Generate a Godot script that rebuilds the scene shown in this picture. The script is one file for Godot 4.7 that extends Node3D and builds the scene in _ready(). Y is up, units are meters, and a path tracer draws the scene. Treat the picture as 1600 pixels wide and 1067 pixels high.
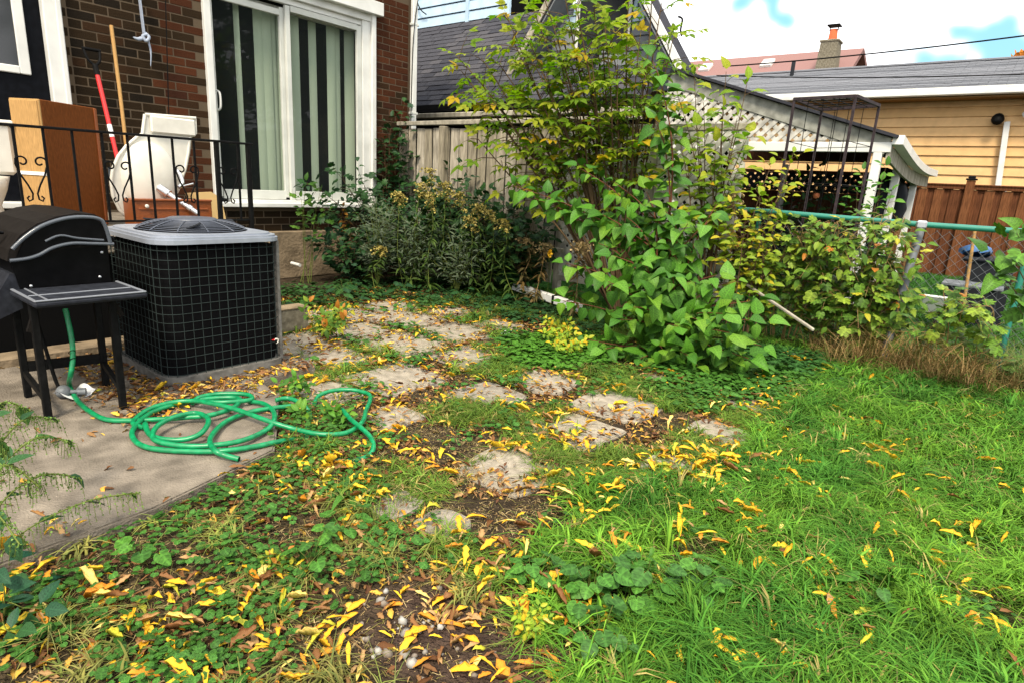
extends Node3D

# World frame: x runs along the rear wall of the house, +z away from it into the yard, y up, metres.
# The photographer stands near the origin; the house wall is at z = -6.63, the side fence at x = 5.6.

const EYE := Vector3(0, 1.25, 0)
const WALL_Z := -6.63
const PORCH_Y := 0.78
# half-buried stepping slabs: x, z, half width of what shows
const SLABS := [[3.13, -1.60, 0.21], [2.60, -1.57, 0.185], [2.0, -1.53, 0.18], [1.43, -1.67, 0.09], [1.46, -1.42, 0.075], [2.54, -0.97, 0.13], [3.13, -1.0, 0.14], [3.69, -1.06, 0.15], [3.77, -1.65, 0.14], [3.16, -2.2, 0.19], [2.66, -2.26, 0.19], [2.0, -2.34, 0.12], [2.46, -2.86, 0.25], [3.22, -2.9, 0.23], [1.94, -2.93, 0.19], [3.05, -3.42, 0.27], [3.63, -3.46, 0.27], [2.47, -3.44, 0.25], [4.12, -3.4, 0.17], [3.62, -4.03, 0.26], [3.05, -3.99, 0.27], [2.46, -4.0, 0.27], [4.15, -4.0, 0.2], [2.75, -4.58, 0.25], [3.31, -4.57, 0.26], [3.88, -4.55, 0.24]]
const PATIO_Y := 0.07

var rng := RandomNumberGenerator.new()
var tally := {}
var T := {}
var M := {}
var leaf_shapes := {}

# ------------------------------------------------------------------ mesh builder
class MB:
	var v := PackedVector3Array()
	var n := PackedVector3Array()
	var uv := PackedVector2Array()
	var c := PackedColorArray()
	var idx := PackedInt32Array()
	var col := Color.WHITE

	func put(p: Vector3, nn: Vector3, u := Vector2.ZERO) -> int:
		v.append(p); n.append(nn); uv.append(u); c.append(col)
		return v.size() - 1

	# three stored corners, wound so that the face looks along its normals
	func fix(a: int, b: int, d: int) -> void:
		var g := (v[b] - v[a]).cross(v[d] - v[a])
		if g.dot(n[a] + n[b] + n[d]) > 0.0:
			idx.append(a); idx.append(d); idx.append(b)
		else:
			idx.append(a); idx.append(b); idx.append(d)

	# a flat convex face that looks away from `inside`
	func face(p: Array, inside: Vector3) -> void:
		var nn: Vector3 = (p[1] - p[0]).cross(p[2] - p[0]).normalized()
		if nn.dot(p[0] - inside) < 0.0:
			nn = -nn
		var k := v.size()
		var us := [Vector2(0, 0), Vector2(1, 0), Vector2(1, 1), Vector2(0, 1)]
		for i in p.size():
			put(p[i], nn, us[i % 4])
		for i in range(1, p.size() - 1):
			fix(k, k + i, k + i + 1)

	func box(at: Vector3, s: Vector3, bevel := 0.0, b := Basis()) -> void:
		var h := s * 0.5
		if bevel <= 0.0:
			for ax in 3:
				for sg in [-1.0, 1.0]:
					var q := []
					for e in [[-1, -1], [1, -1], [1, 1], [-1, 1]]:
						var w := Vector3()
						w[ax] = sg * h[ax]
						w[(ax + 1) % 3] = e[0] * h[(ax + 1) % 3]
						w[(ax + 2) % 3] = e[1] * h[(ax + 2) % 3]
						q.append(at + b * w)
					face(q, at)
			return
		var f := func(ax: int, sg: Vector3) -> Vector3:
			var w := sg * (h - Vector3.ONE * bevel)
			w[ax] = sg[ax] * h[ax]
			return at + b * w
		for ax in 3:
			for sg in [-1.0, 1.0]:
				var q := []
				for e in [[-1, -1], [1, -1], [1, 1], [-1, 1]]:
					var s3 := Vector3()
					s3[ax] = sg; s3[(ax + 1) % 3] = e[0]; s3[(ax + 2) % 3] = e[1]
					q.append((f as Callable).call(ax, s3))
				face(q, at)
			for e in [[-1, -1], [1, -1], [1, 1], [-1, 1]]:
				var a1 := (ax + 1) % 3
				var a2 := (ax + 2) % 3
				var lo := Vector3(); var hi := Vector3()
				lo[ax] = -1; hi[ax] = 1
				lo[a1] = e[0]; hi[a1] = e[0]; lo[a2] = e[1]; hi[a2] = e[1]
				face([(f as Callable).call(a1, lo), (f as Callable).call(a1, hi), (f as Callable).call(a2, hi), (f as Callable).call(a2, lo)], at)
		for sx in [-1, 1]:
			for sy in [-1, 1]:
				for sz in [-1, 1]:
					var s3 := Vector3(sx, sy, sz)
					face([(f as Callable).call(0, s3), (f as Callable).call(1, s3), (f as Callable).call(2, s3)], at)

	# a bar with a rectangular section between two points
	func bar(a: Vector3, e: Vector3, w: float, d: float, up := Vector3.UP, bevel := 0.0) -> void:
		var x := (e - a).normalized()
		var z := x.cross(up)
		if z.length() < 1e-3:
			z = x.cross(Vector3.RIGHT)
		z = z.normalized()
		var y := z.cross(x).normalized()
		box((a + e) * 0.5, Vector3((e - a).length(), w, d), bevel, Basis(x, y, z))

	func tube(p: Array, r: Variant, sides := 6, cap := true) -> void:
		var m := p.size()
		var t0: Vector3 = (p[1] - p[0]).normalized()
		var nx := t0.cross(Vector3.UP if absf(t0.y) < 0.9 else Vector3.RIGHT).normalized()
		var start := v.size()
		var along := 0.0
		for i in m:
			var t: Vector3 = (p[mini(i + 1, m - 1)] - p[maxi(i - 1, 0)]).normalized()
			nx = (nx - t * nx.dot(t)).normalized()
			var ny := t.cross(nx)
			var rr: float = r if r is float else r[i]
			if i > 0:
				along += (p[i] - p[i - 1]).length()
			for k in sides + 1:
				var a := TAU * k / sides
				var d := nx * cos(a) + ny * sin(a)
				put(p[i] + d * rr, d, Vector2(float(k) / sides, along))
		for i in m - 1:
			for k in sides:
				var q := start + i * (sides + 1) + k
				fix(q, q + 1, q + sides + 2)
				fix(q, q + sides + 2, q + sides + 1)
		if cap:
			for e in [0, m - 1]:
				var t: Vector3 = (p[0] - p[1]).normalized() if e == 0 else (p[m - 1] - p[m - 2]).normalized()
				var mid := put(p[e], t)
				var k0 := v.size()
				for k in sides:
					put(v[start + e * (sides + 1) + k], t)
				for k in sides:
					fix(mid, k0 + k, k0 + (k + 1) % sides)

	# profile of (radius, height) turned about the axis of xf
	func lathe(prof: Array, sides: int, xf: Transform3D) -> void:
		var start := v.size()
		for i in prof.size():
			var a: Vector2 = prof[maxi(i - 1, 0)]
			var e: Vector2 = prof[mini(i + 1, prof.size() - 1)]
			var s := (e - a).normalized()
			for k in sides + 1:
				var w := TAU * k / sides
				var d := Vector3(cos(w), 0, sin(w))
				put(xf * (d * prof[i].x + Vector3.UP * prof[i].y), (xf.basis * (d * s.y - Vector3.UP * s.x)).normalized(), Vector2(float(k) / sides, float(i)))
		for i in prof.size() - 1:
			for k in sides:
				var q := start + i * (sides + 1) + k
				fix(q, q + 1, q + sides + 2)
				fix(q, q + sides + 2, q + sides + 1)

	# polygon in the xy plane of xf pushed from z0 to z1
	func prism(poly: PackedVector2Array, z0: float, z1: float, xf := Transform3D()) -> void:
		var tri := Geometry2D.triangulate_polygon(poly)
		for e in [[z0, -1.0], [z1, 1.0]]:
			var k := v.size()
			for q in poly:
				put(xf * Vector3(q.x, q.y, e[0]), (xf.basis.z * e[1]).normalized(), q)
			for i in range(0, tri.size(), 3):
				fix(k + tri[i], k + tri[i + 1], k + tri[i + 2])
		var ccw := not Geometry2D.is_polygon_clockwise(poly)
		for i in poly.size():
			var a := poly[i]
			var b := poly[(i + 1) % poly.size()]
			var d := (b - a).normalized()
			var nn := Vector3(d.y, -d.x, 0) * (1.0 if ccw else -1.0)
			nn = (xf.basis * nn).normalized()
			var k := v.size()
			put(xf * Vector3(a.x, a.y, z0), nn); put(xf * Vector3(b.x, b.y, z0), nn)
			put(xf * Vector3(b.x, b.y, z1), nn); put(xf * Vector3(a.x, a.y, z1), nn)
			fix(k, k + 1, k + 2); fix(k, k + 2, k + 3)

	func add(o: MB, xf: Transform3D, tint := Color.WHITE) -> void:
		var k := v.size()
		var nb := xf.basis.inverse().transposed()
		for i in o.v.size():
			v.append(xf * o.v[i])
			n.append((nb * o.n[i]).normalized())
			uv.append(o.uv[i])
			c.append(o.c[i] * tint)
		for i in o.idx:
			idx.append(k + i)

	# a sheet of nu x nv points given by a callable of (u, v); smooth normals
	func sheet(nu: int, nv: int, f: Callable, look := Vector3.UP) -> void:
		var k := v.size()
		for j in nv:
			for i in nu:
				put(f.call(float(i) / (nu - 1), float(j) / (nv - 1)), Vector3.ZERO, Vector2(float(i) / (nu - 1), float(j) / (nv - 1)))
		for j in nv - 1:
			for i in nu - 1:
				var q := k + j * nu + i
				for t in [[q, q + 1, q + nu + 1], [q, q + nu + 1, q + nu]]:
					var g := (v[t[1]] - v[t[0]]).cross(v[t[2]] - v[t[0]])
					if g.dot(look) < 0.0:
						g = -g
					for e in t:
						n[e] += g
		for i in range(k, v.size()):
			n[i] = n[i].normalized()
		for j in nv - 1:
			for i in nu - 1:
				var q := k + j * nu + i
				fix(q, q + 1, q + nu + 1)
				fix(q, q + nu + 1, q + nu)

	func mesh() -> ArrayMesh:
		var a := []
		a.resize(Mesh.ARRAY_MAX)
		a[Mesh.ARRAY_VERTEX] = v; a[Mesh.ARRAY_NORMAL] = n; a[Mesh.ARRAY_TEX_UV] = uv
		a[Mesh.ARRAY_COLOR] = c; a[Mesh.ARRAY_INDEX] = idx
		var m := ArrayMesh.new()
		m.add_surface_from_arrays(Mesh.PRIMITIVE_TRIANGLES, a)
		return m


# ------------------------------------------------------------------ nodes
func numbered(base: String, parent: Node) -> String:
	var key := str(parent.get_instance_id()) + base
	var k: int = tally.get(key, 0)
	tally[key] = k + 1
	return base if k == 0 else "%s_%03d" % [base, k]


func meta(o: Node, label: String, category := "", group := "", kind := "") -> void:
	if label: o.set_meta("label", label)
	if category: o.set_meta("category", category)
	if group: o.set_meta("group", group)
	if kind: o.set_meta("kind", kind)


func thing(called: String, label: String, category: String, at := Vector3.ZERO, turn := 0.0, group := "", kind := "") -> Node3D:
	var o := Node3D.new()
	o.name = numbered(called, self)
	add_child(o, true)
	o.position = at
	o.rotation.y = turn
	meta(o, label, category, group, kind)
	return o


func part(parent: Node, called: String, mb: Variant, mat: Material, xf := Transform3D(), label := "") -> MeshInstance3D:
	var o := MeshInstance3D.new()
	o.mesh = mb.mesh() if mb is MB else mb
	o.name = numbered(called, parent)
	o.material_override = mat
	parent.add_child(o, true)
	o.transform = xf
	if label: o.set_meta("label", label)
	return o


func single(called: String, label: String, category: String, mb: MB, mat: Material, xf := Transform3D(), group := "", kind := "") -> MeshInstance3D:
	var o := part(self, called, mb, mat, xf)
	meta(o, label, category, group, kind)
	return o


func scatter(parent: Node, called: String, mesh: Mesh, mat: Material, xs: Array, cs: Array) -> void:
	if xs.is_empty():
		return
	var mm := MultiMesh.new()
	mm.transform_format = MultiMesh.TRANSFORM_3D
	mm.use_colors = true
	mm.mesh = mesh
	mm.instance_count = xs.size()
	for i in xs.size():
		mm.set_instance_transform(i, xs[i])
		mm.set_instance_color(i, cs[i])
	var o := MultiMeshInstance3D.new()
	o.multimesh = mm
	o.material_override = mat
	o.name = numbered(called, parent)
	o.set_meta("kind", "stuff")
	parent.add_child(o, true)


# ------------------------------------------------------------------ materials
func noise(freq: float, sd: int, lo: float, hi: float, oct := 4, size := 512, kind := FastNoiseLite.TYPE_SIMPLEX_SMOOTH) -> NoiseTexture2D:
	var f := FastNoiseLite.new()
	f.seed = sd; f.frequency = freq; f.noise_type = kind
	f.fractal_octaves = oct
	f.fractal_type = FastNoiseLite.FRACTAL_FBM if oct > 1 else FastNoiseLite.FRACTAL_NONE
	var t := NoiseTexture2D.new()
	t.width = size; t.height = size; t.seamless = true; t.noise = f
	var g := Gradient.new()
	g.set_color(0, Color(lo, lo, lo)); g.set_color(1, Color(hi, hi, hi))
	t.color_ramp = g
	return t


func mat(key: String, lin: Color, rough := 0.8, tex: Texture2D = null, scale := Vector3.ONE, bump: Texture2D = null, depth := 0.5, metal := 0.0) -> StandardMaterial3D:
	var m := StandardMaterial3D.new()
	m.resource_name = key
	m.albedo_color = lin.linear_to_srgb()
	m.roughness = rough
	m.metallic = metal
	m.metallic_specular = 0.5 if rough < 0.5 else 0.18
	if tex or bump:
		m.uv1_triplanar = true
		m.uv1_world_triplanar = true
		m.uv1_scale = scale
	if tex: m.albedo_texture = tex
	if bump:
		m.heightmap_enabled = true
		m.heightmap_texture = bump
		m.heightmap_scale = depth
	M[key] = m
	return m


func leaf_mat(lin: Color, vertex := false, rough := 0.5) -> StandardMaterial3D:
	var m := StandardMaterial3D.new()
	m.albedo_color = lin.linear_to_srgb()
	m.albedo_texture = T.leaf
	m.roughness = rough
	m.metallic_specular = 0.28
	m.vertex_color_use_as_albedo = vertex
	m.backlight_enabled = true
	m.backlight = Color(0.42, 0.5, 0.2)
	m.cull_mode = BaseMaterial3D.CULL_DISABLED
	return m


func textures() -> void:
	T.mottle = noise(0.012, 3, 0.62, 1.0, 5)
	T.soft = noise(0.006, 9, 0.90, 1.0, 4)
	T.grain = noise(0.09, 4, 0.72, 1.0, 3)
	T.speck = noise(0.22, 5, 0.55, 1.0, 2)
	T.bump = noise(0.06, 6, 0.0, 1.0, 4)
	T.rough = noise(0.2, 8, 0.0, 1.0, 3)
	T.stain = noise(0.012, 17, 0.66, 1.0, 6)
	T.slab = noise(0.03, 27, 0.74, 1.0, 5)
	# leaf: pale midrib and side veins on a slightly blotchy blade
	var im := Image.create(64, 128, false, Image.FORMAT_RGB8)
	var f := FastNoiseLite.new()
	f.seed = 21; f.frequency = 0.05
	for y in 128:
		for x in 64:
			var u := absf(x - 31.5) / 31.5
			var t := y / 127.0
			var g := 0.82 + 0.2 * f.get_noise_2d(x * 2.0, y * 2.0)
			var vein := fposmod(t * 8.0 - u * 1.6, 1.0)
			if vein < 0.16: g += 0.11
			elif vein < 0.4: g -= 0.08
			if u < 0.05: g += 0.16
			g = clampf(g, 0.0, 1.0)
			im.set_pixel(x, y, Color(g, g, g * 0.97))
	T.leaf = ImageTexture.create_from_image(im)
	# fallen leaf: brown edges and spots on a coloured blade
	var im2 := Image.create(64, 128, false, Image.FORMAT_RGB8)
	f.frequency = 0.035
	f.seed = 33
	for y in 128:
		for x in 64:
			var u := absf(x - 31.5) / 31.5
			var t := y / 127.0
			var g := 0.95 + 0.1 * f.get_noise_2d(x * 3.0, y * 3.0)
			if u < 0.05: g += 0.05
			var edge := smoothstep(0.55, 1.1, u + 0.45 * f.get_noise_2d(x * 2.0 + 90.0, y * 2.0)) + smoothstep(0.9, 1.0, t) * 0.6
			var s := smoothstep(0.32, 0.5, f.get_noise_2d(x * 4.0, y * 4.0 + 300.0))
			var b := clampf(edge * 0.55 + s * 0.6, 0.0, 1.0)
			im2.set_pixel(x, y, Color(clampf(g, 0, 1), clampf(g, 0, 1), clampf(g, 0, 1)).lerp(Color(0.62, 0.42, 0.28), b * 0.7))
	T.fallen = ImageTexture.create_from_image(im2)


# ------------------------------------------------------------------ leaves
func strip(kind: String, nl: int, fold: float, curl: float, twist := 0.0, roll := 0.0) -> MB:
	var m := MB.new()
	var w := func(t: float) -> float:
		match kind:
			"ovate": return 0.37 * pow(maxf(sin(PI * pow(t, 0.6)), 0.0), 0.85)
			"oval": return 0.27 * pow(maxf(sin(PI * pow(t, 0.8)), 0.0), 0.8)
			"lance": return 0.12 * maxf(sin(PI * pow(t, 0.7)), 0.0)
			"tooth": return 0.25 * pow(maxf(sin(PI * pow(t, 0.7)), 0.0), 0.8) * (1.0 + 0.2 * (int(round(t * nl)) % 2))
			"fallen": return 0.105 * pow(maxf(sin(PI * pow(t, 0.85)), 0.0), 0.75)
			"grass": return 0.02 * (1.0 - t * t)
		return 0.1
	for i in nl + 1:
		var t := float(i) / nl
		var ww: float = (w as Callable).call(t)
		var y := -curl * t * t + 0.25 * curl * t
		if kind == "fallen" and i > 0 and i < nl: ww *= 1.0 + 0.28 * sin(i * 2.7 + fold * 9.0)
		var b := Basis(Vector3.BACK, twist * (t - 0.4))
		for k in 3:
			var s := k - 1.0
			var e := Vector3(s * ww * cos(roll), fold * ww * absf(s) + ww * sin(roll) * absf(s), 0)
			m.put(Vector3(0, y, t) + b * e, Vector3.ZERO, Vector2(k * 0.5, t))
	_smooth_strip(m, nl)
	return m


func _smooth_strip(m: MB, nl: int) -> void:
	var tris := []
	for i in nl:
		for k in 2:
			var q := i * 3 + k
			tris.append([q, q + 1, q + 4]); tris.append([q, q + 4, q + 3])
	for t in tris:
		var g := (m.v[t[1]] - m.v[t[0]]).cross(m.v[t[2]] - m.v[t[0]])
		if g.y < 0.0: g = -g
		for e in t: m.n[e] += g
	for i in m.n.size():
		m.n[i] = m.n[i].normalized() if m.n[i].length() > 1e-9 else Vector3.UP
	for t in tris: m.fix(t[0], t[1], t[2])


# outline given as [degrees from the leaf axis, radius] for one half, mirrored; base at the origin, axis +z
func lobed(half: Array, dome: float, centre := 0.4) -> MB:
	var m := MB.new()
	var mid := m.put(Vector3(0, dome, centre), Vector3.UP, Vector2(0.5, 0.45))
	var rim := []
	for e in half: rim.append(e)
	for i in range(half.size() - 2, 0, -1): rim.append([-half[i][0], half[i][1]])
	var k0 := m.v.size()
	for i in rim.size():
		var a := deg_to_rad(rim[i][0])
		var p := Vector3(sin(a) * rim[i][1], 0.03 * sin(i * 2.3), centre + cos(a) * rim[i][1])
		m.put(p, (Vector3.UP + Vector3(sin(a), 0, cos(a)) * dome * 3.0).normalized(), Vector2(0.5 + p.x * 0.45, 0.45 + (p.z - centre) * 0.4))
	for i in rim.size():
		m.fix(mid, k0 + i, k0 + (i + 1) % rim.size())
	return m


func shapes() -> void:
	leaf_shapes.ovate = [strip("ovate", 6, 0.3, 0.3), strip("ovate", 6, 0.65, 0.15, 0.5), strip("ovate", 6, 0.15, 0.55, -0.5), strip("ovate", 6, 0.9, 0.4, 0.2), strip("ovate", 6, -0.2, 0.35, 0.6)]
	leaf_shapes.oval = [strip("oval", 4, 0.3, 0.2), strip("oval", 4, 0.5, 0.4, 0.5)]
	leaf_shapes.lance = [strip("lance", 4, 0.3, 0.3), strip("lance", 4, 0.6, 0.55, 0.4)]
	leaf_shapes.grape = [lobed([[0, 0.6], [18, 0.42], [38, 0.58], [60, 0.56], [78, 0.36], [100, 0.52], [125, 0.5], [155, 0.5], [180, 0.3]], 0.06),
		lobed([[0, 0.62], [20, 0.36], [45, 0.6], [72, 0.38], [95, 0.5], [130, 0.52], [160, 0.46], [180, 0.22]], 0.1)]
	leaf_shapes.violet = [lobed([[0, 0.56], [20, 0.5], [50, 0.48], [85, 0.5], [115, 0.52], [145, 0.52], [168, 0.46], [180, 0.2]], -0.07),
		lobed([[0, 0.6], [20, 0.5], [50, 0.44], [85, 0.46], [115, 0.5], [145, 0.5], [168, 0.46], [180, 0.22]], 0.08)]
	leaf_shapes.disc = [lobed([[0, 0.5], [36, 0.46], [72, 0.5], [108, 0.5], [150, 0.46], [180, 0.26]], -0.05, 0.45),
		lobed([[0, 0.46], [36, 0.48], [72, 0.46], [108, 0.48], [150, 0.5], [180, 0.28]], 0.07, 0.45)]
	# box elder: three to five leaflets on one stalk
	leaf_shapes.compound = []
	for q in 2:
		var m := MB.new()
		var one := strip("tooth", 5, 0.3, 0.2 + 0.2 * q, 0.3 * q)
		for e in ([[0.45, 0.0, 0.6], [0.42, 62.0, 0.46], [0.42, -62.0, 0.46]] if q == 0 else [[0.5, 0.0, 0.55], [0.46, 58.0, 0.44], [0.46, -58.0, 0.44], [0.2, 70.0, 0.4], [0.2, -70.0, 0.4]]):
			m.add(one, Transform3D(Basis(Vector3.UP, deg_to_rad(e[1])).scaled(Vector3.ONE * e[2]), Vector3(0, -0.1 * e[0] * e[0], e[0])))
		m.tube([Vector3.ZERO, Vector3(0, -0.02, 0.5)], 0.012, 3, false)
		leaf_shapes.compound.append(m)
	leaf_shapes.fallen = [strip("fallen", 7, 1.3, 0.15, 0.5), strip("fallen", 7, 0.7, 0.5, 1.0), strip("fallen", 7, 2.6, -0.4, 0.7), strip("fallen", 7, 0.35, 0.22, -0.8), strip("fallen", 7, 1.0, 0.75, 2.2), strip("fallen", 5, 0.4, 0.3, 0.4, 0.3)]
	for k in leaf_shapes.keys():
		for m in leaf_shapes[k]:
			M[m] = m.mesh()


func frame(dir: Vector3, up: Vector3, s: float, at: Vector3) -> Transform3D:
	var z := dir.normalized()
	var x := up.cross(z)
	if x.length() < 1e-3: x = Vector3.RIGHT.cross(z)
	x = x.normalized()
	return Transform3D(Basis(x * s, z.cross(x) * s, z * s), at)


# the leaves of one plant: the largest in the picture as parts, the rest joined
func leafage(th: Node3D, leaves: Array, cols: Array, cap: int, called := "leaf", rough := 0.5, glow := 1.0) -> void:
	var mats := []
	for c in cols:
		mats.append(leaf_mat(c, false, rough))
		mats[-1].backlight *= glow
	var here := th.position
	leaves.sort_custom(func(a, b): return a[0].basis.z.length() / (here + a[0].origin - EYE).length() > b[0].basis.z.length() / (here + b[0].origin - EYE).length())
	var rest := MB.new()
	for i in leaves.size():
		var e: Array = leaves[i]
		if i < cap: part(th, called, M[e[1]], mats[e[2]], e[0])
		else: rest.add(e[1], e[0], cols[e[2]])
	if rest.v.size():
		var rm := leaf_mat(Color.WHITE, true, rough)
		rm.backlight *= glow
		part(th, "foliage", rest, rm).set_meta("kind", "stuff")


func curve(p: Array, per := 5) -> Array:
	var out := []
	for i in p.size() - 1:
		var a: Vector3 = p[maxi(i - 1, 0)]
		var d: Vector3 = p[mini(i + 2, p.size() - 1)]
		for k in per:
			out.append((p[i] as Vector3).cubic_interpolate(p[i + 1], a, d, float(k) / per))
	out.append(p[-1])
	return out


func jit(s: float) -> Vector3:
	return Vector3(rng.randf_range(-s, s), rng.randf_range(-s, s), rng.randf_range(-s, s))


# stems (lists of points in the thing's own frame) clothed with leaves, directly or on twigs
func grow(stems: Array, o: Dictionary, wood: MB, leaves: Array) -> void:
	var kinds: Array = o.shape
	var nc: int = o.n_cols
	for s in stems:
		var p := curve(s, 6)
		var m := p.size()
		var r0: float = o.get("r", 0.008)
		var rr := []
		for i in m: rr.append(lerpf(r0, r0 * 0.25, float(i) / (m - 1)))
		wood.tube(p, rr, 5, false)
		var az := rng.randf() * TAU
		var since := 0.0
		var total := 0.0
		for i in m - 1: total += (p[i + 1] - p[i]).length()
		var run := 0.0
		var sp: float = o.space
		for i in m - 1:
			var seg: Vector3 = p[i + 1] - p[i]
			var L := seg.length()
			var t := seg.normalized()
			var at := 0.0
			while since + (L - at) >= sp:
				at += sp - since
				since = 0.0
				var fr := (run + at) / total
				if fr < o.get("t0", 0.1): continue
				var q: Vector3 = p[i] + t * at
				for side in (2 if o.get("pairs", false) else 1):
					az += PI if side == 1 else 2.4
					var perp := t.cross(Vector3.UP if absf(t.y) < 0.95 else Vector3.RIGHT).normalized()
					var out := perp.rotated(t, az)
					var tl: float = o.get("twig", 0.0) * rng.randf_range(0.6, 1.2) * lerpf(1.0, o.get("taper", 0.6), fr)
					if tl <= 0.0:
						_leaf(q, out, t, o, kinds, nc, leaves)
					else:
						var d = (out + t * 0.6 + Vector3.UP * o.get("lift", 0.1)).normalized()
						var q1 = q + d * tl * 0.5
						var q2 = q1 + (d + Vector3.DOWN * o.get("sag", 0.35)).normalized() * tl * 0.5
						wood.tube([q, q1, q2], [r0 * 0.35, r0 * 0.28, r0 * 0.15], 3, false)
						var nlf := maxi(2, int(tl / o.leaf_space))
						for k in nlf:
							var f := (k + 1.0) / nlf
							var b = q.lerp(q1, f * 2.0) if f < 0.5 else q1.lerp(q2, f * 2.0 - 1.0)
							var sd = d.cross(Vector3.UP).normalized() * (1.0 if k % 2 == 0 else -1.0)
							_leaf(b, (sd + d * 0.5).normalized() if k < nlf - 1 else d, d, o, kinds, nc, leaves)
			since += L - at
			run += L
		_leaf(p[-1], (p[-1] - p[-2]).normalized(), Vector3.UP, o, kinds, nc, leaves)


func _leaf(q: Vector3, out: Vector3, t: Vector3, o: Dictionary, kinds: Array, nc: int, leaves: Array) -> void:
	if rng.randf() < o.get("skip", 0.0): return
	var s := rng.randf_range(o.size.x, o.size.y)
	var dir = (out + t * 0.25 + Vector3.DOWN * o.get("droop", 0.3) + jit(0.25)).normalized()
	var up = (Vector3.UP + out * o.get("face", 0.35) + Vector3(-0.55, 0.0, 0.3) + jit(0.3)).normalized()   # leaves turn toward the light
	var c := rng.randi() % nc
	if o.has("rare") and rng.randf() > o.rare: c = rng.randi() % maxi(1, nc - int(o.get("n_rare", 1)))
	leaves.append([frame(dir, up, s, q + out * s * o.get("stalk", 0.15)), kinds[rng.randi() % kinds.size()], c])


func plant(called: String, label: String, category: String, at: Vector3, stems: Array, o: Dictionary, cols: Array, cap: int, bark: Material, group := "") -> Node3D:
	var th := thing(called, label, category, at, 0.0, group)
	var wood := MB.new()
	var leaves := []
	var own := []
	for s in stems:
		var l := []
		for p in s: l.append(p - at)
		own.append(l)
	o.n_cols = cols.size()
	grow(own, o, wood, leaves)
	part(th, "stem", wood, bark)
	leafage(th, leaves, cols, cap, o.get("leaf_name", "leaf"), o.get("rough", 0.5), o.get("glow", 1.0))
	return th


# a stem from the ground to a tip, leaning out
func arch(a: Vector3, b: Vector3, bow := 0.25) -> Array:
	var d := b - a
	return [a, a + Vector3(d.x * (0.33 - bow * 0.5), d.y * (0.33 + bow), d.z * (0.33 - bow * 0.5)) + jit(0.02), a + Vector3(d.x * (0.7 - bow * 0.3), d.y * (0.7 + bow * 0.6), d.z * (0.7 - bow * 0.3)) + jit(0.02), b]


# ------------------------------------------------------------------ scene
func _ready() -> void:
	rng.seed = 20241
	textures()
	stage()
	shapes()
	materials()
	ground()
	house()
	porch()
	neighbour_house()
	garage()
	far_house()
	carport()
	fences()
	porch_things()
	barbecue()
	air_conditioner()
	hose()
	small_things()
	plants()
	grass()
	litter()
	fallen_leaves()


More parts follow.
